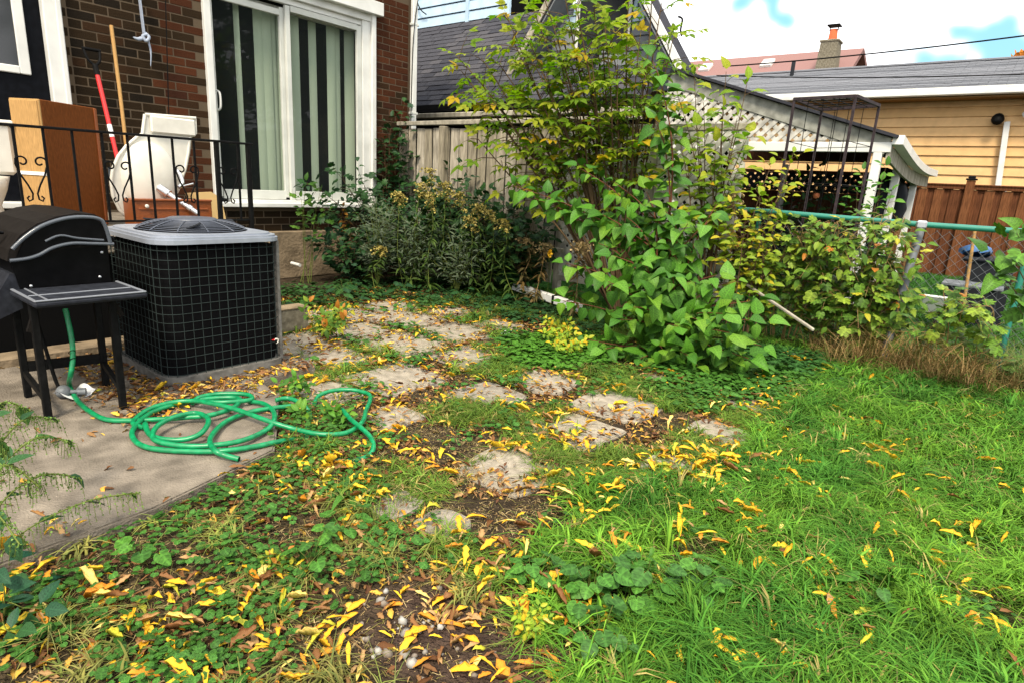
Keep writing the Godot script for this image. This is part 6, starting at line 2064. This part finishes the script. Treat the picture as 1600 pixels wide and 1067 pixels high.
func _blades(n: int, spread: float, h: Vector2, w: float, lean: float, cols: Array, nl := 3) -> MB:
	var m := MB.new()
	for i in n:
		var a := rng.randf() * TAU
		var r := spread * sqrt(rng.randf())
		var o := Vector3(cos(a) * r, -0.005, sin(a) * r)
		var b := rng.randf() * TAU
		var d := Vector3(cos(b), 0, sin(b))
		var ht := rng.randf_range(h.x, h.y)
		var ln := ht * rng.randf_range(0.15, lean)
		var side := d.cross(Vector3.UP).rotated(Vector3.UP, rng.randf_range(-0.8, 0.8))
		m.col = cols[rng.randi() % cols.size()]
		var k := m.v.size()
		for j in nl + 1:
			var t := float(j) / nl
			var p := o + Vector3.UP * ht * (t - 0.35 * lean * t * t * t) + d * ln * t * t
			var ww := w * (1.0 - t * t * 0.95) * 0.5
			var tg := (Vector3.UP * ht * (1.0 - 1.05 * lean * t * t) + d * ln * 2.0 * t).normalized()
			var gn := side.cross(tg)
			if gn.y < 0.0: gn = -gn
			var nn := (gn + Vector3.UP * 0.25).normalized()
			m.put(p - side * ww, nn, Vector2(0, t)); m.put(p + side * ww, nn, Vector2(1, t))
		for j in nl:
			m.fix(k + j * 2, k + j * 2 + 1, k + j * 2 + 3)
			m.fix(k + j * 2, k + j * 2 + 3, k + j * 2 + 2)
	m.col = Color.WHITE
	return m


func _dry_clumps() -> void:
	var tan_ := [Color(0.26, 0.17, 0.07), Color(0.20, 0.12, 0.05), Color(0.34, 0.23, 0.10), Color(0.16, 0.12, 0.04), Color(0.13, 0.14, 0.04)]
	var spots := [[5.15, -0.74, 0.5, "low dry grass clump under the grape vines"], [5.22, -0.55, 0.7, "tall dry grass clump at the foot of the leaning grey post"], [5.05, -0.5, 0.3, "short dry grass tuft nearest the big bush side"], [5.2, -0.30, 0.72, "tall dry grass clump just right of the leaning grey post"], [5.1, -0.25, 0.36, "bent dry grass clump spreading onto the lawn"], [5.2, -0.06, 0.62, "dry grass clump in the middle of the fence foot"], [5.12, 0.02, 0.4, "dry grass clump with yellow leaves caught in it"], [5.3, 0.16, 0.45, "thin dry grass clump before the green wiry grass"], [5.38, -0.95, 0.4, "dry grass clump behind the thin white gutter end"]]
	for q in spots:
		var g := thing("dry_grass_clump", q[3], "grass clump", Vector3(q[0], 0, q[1]), 0.0, "dry grass clumps along the fence")
		var st := _blades(230, 0.15, Vector2(q[2] * 0.35, q[2]), 0.005, 1.1, tan_, 4)
		st.add(_blades(60, 0.22, Vector2(q[2] * 0.15, q[2] * 0.5), 0.005, 1.5, tan_, 4), Transform3D())
		st.add(_blades(70, 0.2, Vector2(0.06, q[2] * 0.5), 0.006, 1.3, [Color(0.09, 0.17, 0.03), Color(0.12, 0.19, 0.03)], 4), Transform3D())
		part(g, "blades", st, M.straw).set_meta("kind", "stuff")
	for q in [[5.35, 0.45, "green wiry grass clump by the rail end"], [5.5, 0.15, "green wiry grass clump behind the dry grass"], [5.5, 0.7, "green wiry grass clump at the frame edge"]]:
		var g := thing("wiry_grass_clump", q[2], "grass clump", Vector3(q[0], 0, q[1]), 0.0, "wiry grass clumps along the fence")
		part(g, "blades", _blades(420, 0.22, Vector2(0.25, 0.6), 0.004, 0.9, [Color(0.10, 0.14, 0.04), Color(0.08, 0.12, 0.03), Color(0.16, 0.16, 0.06)], 4), M.straw).set_meta("kind", "stuff")


func _far_trees() -> void:
	var mm := []
	for k in 2:
		var m := MB.new()
		for i in 26: m.add(leaf_shapes.oval[k], frame(jit(1.0) + Vector3(0.01, 0, 0), Vector3.UP + jit(0.7), rng.randf_range(0.5, 0.9), jit(0.6)))
		mm.append(m.mesh())
	# the orange one shows over the garage; the green ones stand in the yard to the right and are seen in the door glass
	for q in [[Vector3(38, 0, 0.6), 9.6, 2.6, [Color(0.45, 0.17, 0.03), Color(0.38, 0.22, 0.04), Color(0.20, 0.16, 0.03)], "orange autumn tree behind the yellow garage", "autumn_tree", 0.32], [Vector3(13, 0, 8), 8.5, 3.2, [Color(0.05, 0.10, 0.02), Color(0.07, 0.13, 0.03)], "big green tree across the next yard", "green_tree", 0.3], [Vector3(18, 0, 12), 10.0, 4.0, [Color(0.04, 0.09, 0.02), Color(0.06, 0.11, 0.03)], "tall green tree beyond the next yard", "green_tree", 0.35], [Vector3(8.5, 0, 11), 7.5, 3.0, [Color(0.04, 0.08, 0.02), Color(0.06, 0.11, 0.03)], "green tree at the end of the fence", "green_tree", 0.3]]:
		var t := thing(q[5], q[4], "tree", q[0])
		var tr := MB.new()
		var h: float = q[1]
		var r: float = q[2]
		tr.tube([Vector3.ZERO, Vector3(0.1, h * 0.4, 0), Vector3(-0.1, h * 0.85, 0.1)], [0.22, 0.15, 0.05], 8)
		for k in 7:
			var a := TAU * k / 7
			tr.tube([Vector3(0.05, h * (0.3 + 0.06 * k), 0), Vector3(cos(a) * r * 0.4, h * (0.45 + 0.05 * k), sin(a) * r * 0.4), Vector3(cos(a) * r * 0.8, h * (0.5 + 0.05 * k), sin(a) * r * 0.8)], [0.07, 0.05, 0.02], 5)
		part(t, "trunk", tr, M.twig)
		var xs := [[], []]
		var cs := [[], []]
		for k in 420:
			var d := jit(1.0).normalized() * pow(rng.randf(), 0.45)
			if sin(d.x * 5.0 + d.z * 3.0) * sin(d.y * 6.0) > 0.45: continue
			var p := Vector3(d.x * r, h * 0.66 + d.y * h * 0.34, d.z * r)
			var e := k % 2
			xs[e].append(Transform3D(Basis.from_euler(jit(3.0)).scaled(Vector3.ONE * q[6]), p))
			cs[e].append(q[3][rng.randi() % q[3].size()])
		var crown := Node3D.new()
		crown.name = "crown"
		t.add_child(crown, true)
		for e in 2: scatter(crown, "leaves", mm[e], M.straw, xs[e], cs[e])


# ------------------------------------------------------------------ ground cover
func on_patio(x: float, z: float) -> bool:
	if z > -2.14 - maxf(0.0, x - 0.75) * 0.28 or z < -4.33: return false
	return x < minf(1.73, 1.36 - (z + 2.4) * 0.62) or (x < 2.13 and z < -3.22)


func slab_edge(x: float, z: float) -> float:
	# distance to the nearest slab's rim, negative inside it
	var best := 9.0
	for q in SLABS: best = minf(best, maxf(absf(x - q[0]), absf(z - q[1])) - q[2])
	return best


func slab_at(x: float, z: float) -> float:
	# how far inside a stepping slab, 0 at its rim or outside
	if x < 1.16 or x > 4.5 or z < -4.9 or z > -0.7: return 0.0
	return clampf(-slab_edge(x, z) / 0.09, 0.0, 1.0)


func surface(x: float, z: float) -> float:
	if on_patio(x, z): return PATIO_Y
	if slab_at(x, z) > 0.0: return lift(x, z) + 0.024
	return lift(x, z)


func in_view(x: float, z: float) -> bool:
	# a generous wedge round what the camera looks at
	var d := Vector2(x, z)
	var ahead := Vector2(cos(deg_to_rad(38.0)), -sin(deg_to_rad(38.0)))
	var a := absf(ahead.angle_to(d))
	return a < 0.95 and d.length() > 0.9


func grass() -> void:
	var f := FastNoiseLite.new()
	f.seed = 77; f.frequency = 1.3; f.fractal_octaves = 3
	var g2 := FastNoiseLite.new()
	g2.seed = 78; g2.frequency = 4.0
	var root := thing("grass", "uneven bright green lawn grass with thin and dry patches", "grass", Vector3.ZERO, 0.0, "", "stuff")
	var pal := [Color(1.0, 1.0, 1.0), Color(0.8, 0.9, 0.8), Color(1.35, 1.2, 0.9), Color(0.55, 0.7, 0.7), Color(0.7, 0.8, 0.8), Color(1.15, 1.05, 1.0), Color(1.9, 1.35, 1.1)]
	var tufts := []
	for i in 6: tufts.append(_blades([26, 20, 14][i % 3], 0.05, Vector2(0.05, [0.13, 0.15, 0.11][i % 3]), [0.0036, 0.0058, 0.0088][i % 3], 1.8, pal, 4))
	var short := []
	for i in 3: short.append(_blades(20, 0.05, Vector2(0.02, 0.055), 0.003, 1.6, pal))
	var xs := []
	var cs := []
	for i in 9: xs.append([]); cs.append([])
	# the lawn proper and the strips between the slabs
	var n := 0
	for k in 60000:
		var x := rng.randf_range(0.25, 5.6)
		var z := rng.randf_range(-5.2, 1.3)
		if not in_view(x, z): continue
		var L := lawn(x, z)
		var nz := f.get_noise_2d(x, z)
		var dens := L * smoothstep(-0.55, -0.1, nz)
		if x < 5.3 and L < 0.6 and x > 1.25 and z < -0.9:
			var strip := 0.8 * smoothstep(0.0, 0.3, nz + 0.06)
			if x < 2.15 and z < -1.85: strip *= 0.12
			dens = maxf(dens, strip)
		if x < 1.5 and z > -2.25 and L < 0.6:
			dens = maxf(dens, 0.22 * smoothstep(-0.1, 0.3, f.get_noise_2d(x * 2.0, z * 2.0)))
		dens *= 1.0 - bare(x, z)
		for q in VIOLETS: dens *= 1.0 - 0.85 * smoothstep(0.16, 0.06, Vector2(x - q.x, z - q.y).length())
		var sl := slab_at(x, z)
		if z < -0.8: dens *= 1.0 - smoothstep(0.0, 0.7, sl) * (0.98 if L < 0.9 else 0.93)
		if z < -2.6: dens *= clampf(1.0 + (z + 2.6) * 0.38, 0.1, 1.0)
		if on_patio(x, z): continue
		var far := Vector2(x, z).length()
		if rng.randf() > dens * clampf(3.4 / far, 0.35, 1.0): continue
		var full := L > 0.5
		var e := (rng.randi() % 6) if full or rng.randf() < 0.6 else 6 + rng.randi() % 3
		var s := rng.randf_range(0.75, 1.25) * (1.0 if full else 0.85) * clampf(far / 3.2, 1.0, 1.35)
		var hgt := s * (0.6 + 0.9 * smoothstep(-0.3, 0.4, g2.get_noise_2d(x, z))) * (1.0 if full else 0.7)
		xs[e].append(Transform3D(Basis(Vector3.UP, rng.randf() * TAU).scaled(Vector3(s, hgt, s)), Vector3(x, surface(x, z) - (0.02 if sl > 0.0 else 0.0), z)))
		var c := Color(0.14, 0.275, 0.026).lerp(Color(0.058, 0.165, 0.022), clampf(0.5 + nz, 0.0, 1.0))
		c = c * lerpf(1.2, 0.72, smoothstep(-0.2, 0.35, g2.get_noise_2d(x + 50.0, z)))
		if not full: c = c.lerp(Color(0.17, 0.20, 0.035), 0.5)
		if x < 1.3 and z > -2.3 and not full: c = c.lerp(Color(0.26, 0.21, 0.07), rng.randf_range(0.4, 0.9))
		if rng.randf() < 0.06: c = Color(0.30, 0.24, 0.08)
		cs[e].append(c * rng.randf_range(0.65, 1.3))
		n += 1
	for e in 9: scatter(root, "tufts", (tufts[e] if e < 6 else short[e - 6]).mesh(), M.straw, xs[e], cs[e])

	# the next yard
	var far_root := thing("far_grass", "darker lawn of the next yard beyond the chain link fence", "grass", Vector3.ZERO, 0.0, "", "stuff")
	var ft := []
	for i in 3: ft.append(_blades(40, 0.14, Vector2(0.06, 0.14), 0.008, 1.3, pal))
	for e in 3:
		xs = []
		cs = []
		for k in 2600:
			var x := 5.65 + pow(rng.randf(), 1.6) * 9.0
			var z := rng.randf_range(-5.0, 5.0)
			if not in_view(x, z): continue
			xs.append(Transform3D(Basis(Vector3.UP, rng.randf() * TAU).scaled(Vector3.ONE * rng.randf_range(0.8, 1.3)), Vector3(x, 0, z)))
			cs.append(Color(0.05, 0.14, 0.025) * rng.randf_range(0.75, 1.25))
		scatter(far_root, "tufts", ft[e].mesh(), M.straw, xs, cs)

	# matted dry thatch: short strands lying flat on soil and in the thin places
	var thatch := thing("dry_thatch", "matted dry grass strands and crumbs over the soil", "thatch", Vector3.ZERO, 0.0, "", "stuff")
	var mat_ := []
	for i in 3: mat_.append(_blades(16, 0.06, Vector2(0.004, 0.02), 0.0022, 6.0, [Color(0.30, 0.21, 0.09), Color(0.22, 0.14, 0.06), Color(0.38, 0.29, 0.14), Color(0.16, 0.14, 0.04)]))
	for e in 3:
		xs = []
		cs = []
		for k in 3600:
			var x := rng.randf_range(0.2, 5.4)
			var z := rng.randf_range(-4.9, 0.6)
			if not in_view(x, z) or on_patio(x, z) or slab_at(x, z) > 0.3: continue
			if rng.randf() < bare(x, z) * 0.75 or (x > 2.2 and rng.randf() < 0.5): continue
			var s := rng.randf_range(0.8, 1.6)
			xs.append(Transform3D(Basis(Vector3.UP, rng.randf() * TAU).scaled(Vector3(s, 1.0, s)), Vector3(x, surface(x, z) + 0.004, z)))
			cs.append(Color.WHITE * rng.randf_range(0.7, 1.25))
		scatter(thatch, "strands", mat_[e].mesh(), M.straw, xs, cs)

	# ground ivy and other small round leaved creepers
	var ivy := thing("ground_ivy", "creeping ground ivy with small round leaves along the pad and slabs", "ground cover", Vector3.ZERO, 0.0, "", "stuff")
	var clumps := []
	for i in 5:
		var m := MB.new()
		for k in 9:
			var a := rng.randf() * TAU
			var r := 0.055 * sqrt(rng.randf())
			var h := rng.randf_range(0.008, 0.04)
			var sz := rng.randf_range(0.013, 0.031)
			m.add(leaf_shapes.disc[k % 2] if i < 3 else leaf_shapes.violet[k % 2], frame(Vector3(cos(a), -0.2, sin(a)), Vector3.UP + jit(0.35), sz, Vector3(cos(a) * r, h, sin(a) * r)), Color(1, 1, 1) * rng.randf_range(0.75, 1.2))
		clumps.append(m.mesh())
	var lm := leaf_mat(Color.WHITE, true)
	for e in 5:
		xs = []
		cs = []
		for k in 5200:
			var x := rng.randf_range(0.2, 5.5)
			var z := rng.randf_range(-5.9, 0.5)
			if not in_view(x, z) or on_patio(x, z): continue
			var nz := f.get_noise_2d(x * 1.7 + 30.0, z * 1.7)
			var d := 0.0
			var green := Color(0.065, 0.185, 0.03)
			if x < 1.45 and z > -2.3 and z < -1.25: d = 0.30 * smoothstep(-0.2, 0.15, nz + 0.35 * (-1.65 - z) + 0.15)
			if x < 0.75 and z > -2.1: d = maxf(d, 0.35 * smoothstep(-0.1, 0.2, nz))
			if x > 1.2 and x < 1.85 and z < -1.9 and z > -3.0: d = 0.3 - 0.25 * smoothstep(-2.2, -1.9, z)
			var b := Vector2((x - 3.85) / 0.5, (z + 2.5) / 0.4).length()
			if b < 1.0: d = maxf(d, 0.8); green = Color(0.085, 0.24, 0.025)
			b = Vector2((x - 4.15) / 0.8, (z + 1.35) / 0.42).length()
			if b < 1.0: d = maxf(d, 0.75); green = Color(0.07, 0.20, 0.028)
			if x > 4.2 and z < 0.0 and z > -1.4 + (x - 5.0) * 0.3: d = maxf(d, 0.35)
			if x > 4.6 and z > -1.7 and z < -0.6: d = maxf(d, 0.6); green = green.lerp(Color(0.03, 0.11, 0.04), 0.5)
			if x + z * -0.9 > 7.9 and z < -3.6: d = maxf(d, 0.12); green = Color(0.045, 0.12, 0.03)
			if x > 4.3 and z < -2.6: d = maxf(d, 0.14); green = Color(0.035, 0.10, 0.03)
			if x > 1.9 and x < 4.3 and z < -1.8: d = maxf(d, 0.10 * smoothstep(0.0, 0.2, nz))
			if lawn(x, z) > 0.5: d = maxf(d, 0.16 * smoothstep(-0.1, 0.25, nz))
			d *= 1.0 - bare(x, z) * 0.95
			d *= 1.0 - smoothstep(0.1, 0.5, slab_at(x, z)) * 0.9
			if rng.randf() > d: continue
			var s := rng.randf_range(0.8, 1.3) * clampf(Vector2(x, z).length() / 3.0, 0.9, 1.6)
			xs.append(Transform3D(Basis(Vector3.UP, rng.randf() * TAU).scaled(Vector3.ONE * s), Vector3(x, lift(x, z) + 0.006, z)))
			cs.append(green * rng.randf_range(0.7, 1.3))
		scatter(ivy, "leaves", clumps[e], lm, xs, cs)


func litter() -> void:
	var root := thing("leaf_litter", "small crisp brown leaf litter packed between slabs and over the soil", "leaf litter", Vector3.ZERO, 0.0, "", "stuff")
	var m := leaf_mat(Color.WHITE, true, 0.75)
	m.albedo_texture = T.fallen
	var f := FastNoiseLite.new()
	f.seed = 55; f.frequency = 2.2; f.fractal_octaves = 3
	var cols := [Color(0.24, 0.115, 0.045), Color(0.17, 0.075, 0.03), Color(0.33, 0.18, 0.075), Color(0.42, 0.27, 0.12), Color(0.13, 0.06, 0.03), Color(0.62, 0.36, 0.06), Color(0.75, 0.50, 0.08), Color(0.36, 0.20, 0.08)]
	for e in 6:
		var xs := []
		var cs := []
		for k in 10000:
			var x := rng.randf_range(0.2, 5.2)
			var z := rng.randf_range(-5.6, 0.4)
			if not in_view(x, z): continue
			var nz := f.get_noise_2d(x, z)
			var d := 0.0
			if x > 1.2 and x < 4.9 and z < -0.75: d = 0.85 * smoothstep(-0.45, 0.25, nz)
			if x <= 1.5 and z > -2.3: d = maxf(d, 0.5 * smoothstep(-0.4, 0.3, nz))
			if x > 4.6 and z > -1.6: d = 0.3
			if on_patio(x, z): d = 0.75 * smoothstep(0.0, 0.3, nz) * (1.0 if z < -2.9 and x > 0.95 else 0.12)
			if absf(x - 1.665) < 0.6 and absf(z + 3.745) < 0.62: d = maxf(d, 0.85)
			d *= 1.0 - smoothstep(0.15, 0.7, slab_at(x, z)) * 0.8
			d *= 1.0 - 0.85 * (lawn(x, z) if z > -1.1 else lawn(x, z) * 0.5)
			if rng.randf() > d: continue
			var s := rng.randf_range(0.02, 0.055)
			var b := Basis.from_euler(Vector3(rng.randf_range(-0.3, 0.3), rng.randf() * TAU, rng.randf_range(-0.8, 0.8))) * Basis.from_scale(Vector3(rng.randf_range(1.0, 2.2), 1.0, 1.0) * s)
			xs.append(Transform3D(b, Vector3(x, surface(x, z) + rng.randf_range(0.002, 0.014), z)))
			cs.append(cols[rng.randi() % cols.size()] * rng.randf_range(0.7, 1.2))
		scatter(root, "leaves", M[leaf_shapes.fallen[e]], m, xs, cs)


func fallen_leaves() -> void:
	var tones := [["bright yellow", Color(0.82, 0.58, 0.04)], ["golden", Color(0.80, 0.46, 0.03)], ["pale yellow", Color(0.84, 0.68, 0.20)], ["orange", Color(0.66, 0.29, 0.03)], ["brown", Color(0.24, 0.115, 0.045)], ["tan", Color(0.48, 0.30, 0.13)], ["yellow green", Color(0.52, 0.52, 0.05)]]
	var forms := ["folded", "wavy", "rolled", "flat", "twisted", "broad"]
	var mats := []
	for t in tones:
		var m := leaf_mat(t[1], false, 0.6)
		m.albedo_texture = T.fallen
		m.backlight = Color(0.45, 0.4, 0.15)
		mats.append(m)
	var vm := leaf_mat(Color.WHITE, true, 0.6)
	vm.albedo_texture = T.fallen
	var f := FastNoiseLite.new()
	f.seed = 91; f.frequency = 1.6; f.fractal_octaves = 2
	var all := []
	# [x0, x1, z0, z1, how many, yellow share, place]
	for q in [[1.25, 5.2, -1.2, 0.55, 1700, 0.75, "lawn"], [0.25, 1.5, -2.25, -0.65, 1250, 0.42, "thin"], [1.4, 4.4, -4.9, -1.15, 4200, 0.65, "slabs"], [1.9, 3.0, -1.7, -0.75, 800, 0.7, "slabs"], [1.0, 2.35, -3.38, -2.9, 330, 0.6, "pad"], [0.9, 1.6, -4.1, -3.5, 70, 0.6, "pad"], [3.0, 5.0, -5.4, -3.4, 90, 0.4, "bed"], [3.5, 4.4, -1.5, -0.8, 260, 0.75, "bush"], [2.1, 2.9, -3.9, -3.0, 300, 0.6, "slabs"], [1.25, 2.2, -2.2, -1.4, 420, 0.65, "slabs"], [4.9, 5.4, -0.4, 0.3, 14, 0.9, "dry grass"]]:
		for k in q[4]:
			var x := rng.randf_range(q[0], q[1])
			var z := rng.randf_range(q[2], q[3])
			if not in_view(x, z): continue
			var nz := f.get_noise_2d(x, z)
			if q[6] != "bed" and q[6] != "dry grass" and rng.randf() > smoothstep(-0.45, 0.35, nz): continue
			var sl := slab_at(x, z)
			if q[6] == "slabs":
				var ed := slab_edge(x, z)
				if rng.randf() > 0.22 + 0.78 * exp(-pow((ed - 0.01) / 0.07, 2.0)): continue
			if q[6] == "pad" and not on_patio(x, z) and rng.randf() < 0.5: continue
			if x > 1.33 and x < 1.98 and z > -4.1 and z < -3.4: continue
			var place: String = q[6]
			if on_patio(x, z): place = "pad"
			elif bare(x, z) > 0.3: place = "soil"
			elif sl > 0.2: place = "slabs"
			elif lawn(x, z) > 0.5: place = "lawn"
			elif place == "slabs": place = "between"
			var tone := rng.randi() % 7
			if rng.randf() < q[5]: tone = [0, 1, 2, 0, 6, 0, 1][tone]
			else: tone = [4, 5, 4, 3, 4, 5, 1][tone]
			var form := rng.randi() % 6
			var s := (0.04 + 0.06 * pow(rng.randf(), 1.4)) if tone < 4 or tone == 6 else rng.randf_range(0.035, 0.08)
			if z < -2.5: s *= 0.9
			var up := 0.012
			if place == "lawn": up = rng.randf_range(0.035, 0.075)
			elif place == "thin" or place == "between": up = rng.randf_range(0.01, 0.035)
			elif place == "dry grass": up = rng.randf_range(0.1, 0.3)
			var tilt := 0.25 if place == "lawn" else 0.18
			var b := Basis.from_euler(Vector3(rng.randf_range(-tilt, tilt), rng.randf() * TAU, rng.randf_range(-0.4, 0.4))) * Basis.from_scale(Vector3(rng.randf_range(0.65, 1.5), rng.randf_range(0.7, 1.3), 1.0) * s)
			var p := Vector3(x, surface(x, z) + up, z)
			all.append([Transform3D(b, p - b.z * 0.5), form, tone, place, s / (p - EYE).length()])
	all.sort_custom(func(a, b): return a[4] > b[4])
	var where := {"lawn": "in the lawn", "thin": "on thin grass and ivy", "slabs": "on a slab", "between": "between slabs", "pad": "on the concrete pad", "soil": "on bare soil", "bed": "on the wall bed", "bush": "beside the big bush", "dry grass": "in the dry grass"}
	var marks := [["the violets", 1.5, -0.7], ["the dandelions", 2.15, -0.3], ["the big bush", 4.1, -1.3], ["the pebbles", 1.03, -1.05], ["the goosefoot", 0.42, -1.95], ["the pad corner", 1.25, -2.2], ["the broken slab", 1.44, -1.55], ["the hose", 1.6, -2.5], ["the barbecue", 1.0, -3.2], ["the air conditioner", 1.75, -3.2], ["the frame edge", 0.75, -1.15], ["the lime weed", 1.24, -0.84], ["the dry grass", 5.2, -0.3], ["the pale slab", 2.6, -1.57], ["the ivy", 0.9, -1.75], ["the soil edge", 1.1, -1.4]]
	var rest := MB.new()
	for i in all.size():
		var e: Array = all[i]
		if i < 300:
			var o := part(self, "fallen_leaf", M[leaf_shapes.fallen[e[1]]], mats[e[2]], e[0])
			var size := "large" if e[0].basis.z.length() > 0.092 else ("small" if e[0].basis.z.length() < 0.075 else "medium")
			var near := ""
			var best := 9.0
			for l in marks:
				var d := Vector2(e[0].origin.x - l[1], e[0].origin.z - l[2]).length()
				if d < best:
					best = d
					near = l[0]
			meta(o, "%s %s %s fallen leaf %s, by %s" % [size, forms[e[1]], tones[e[2]][0], where[e[3]], near], "leaf", "fallen leaves " + where[e[3]])
		else:
			rest.add(leaf_shapes.fallen[e[1]], e[0], tones[e[2]][1])
	single("scattered_leaves", "many smaller fallen leaves scattered over slabs, pad and lawn", "leaves", rest, vm, Transform3D(), "", "stuff")
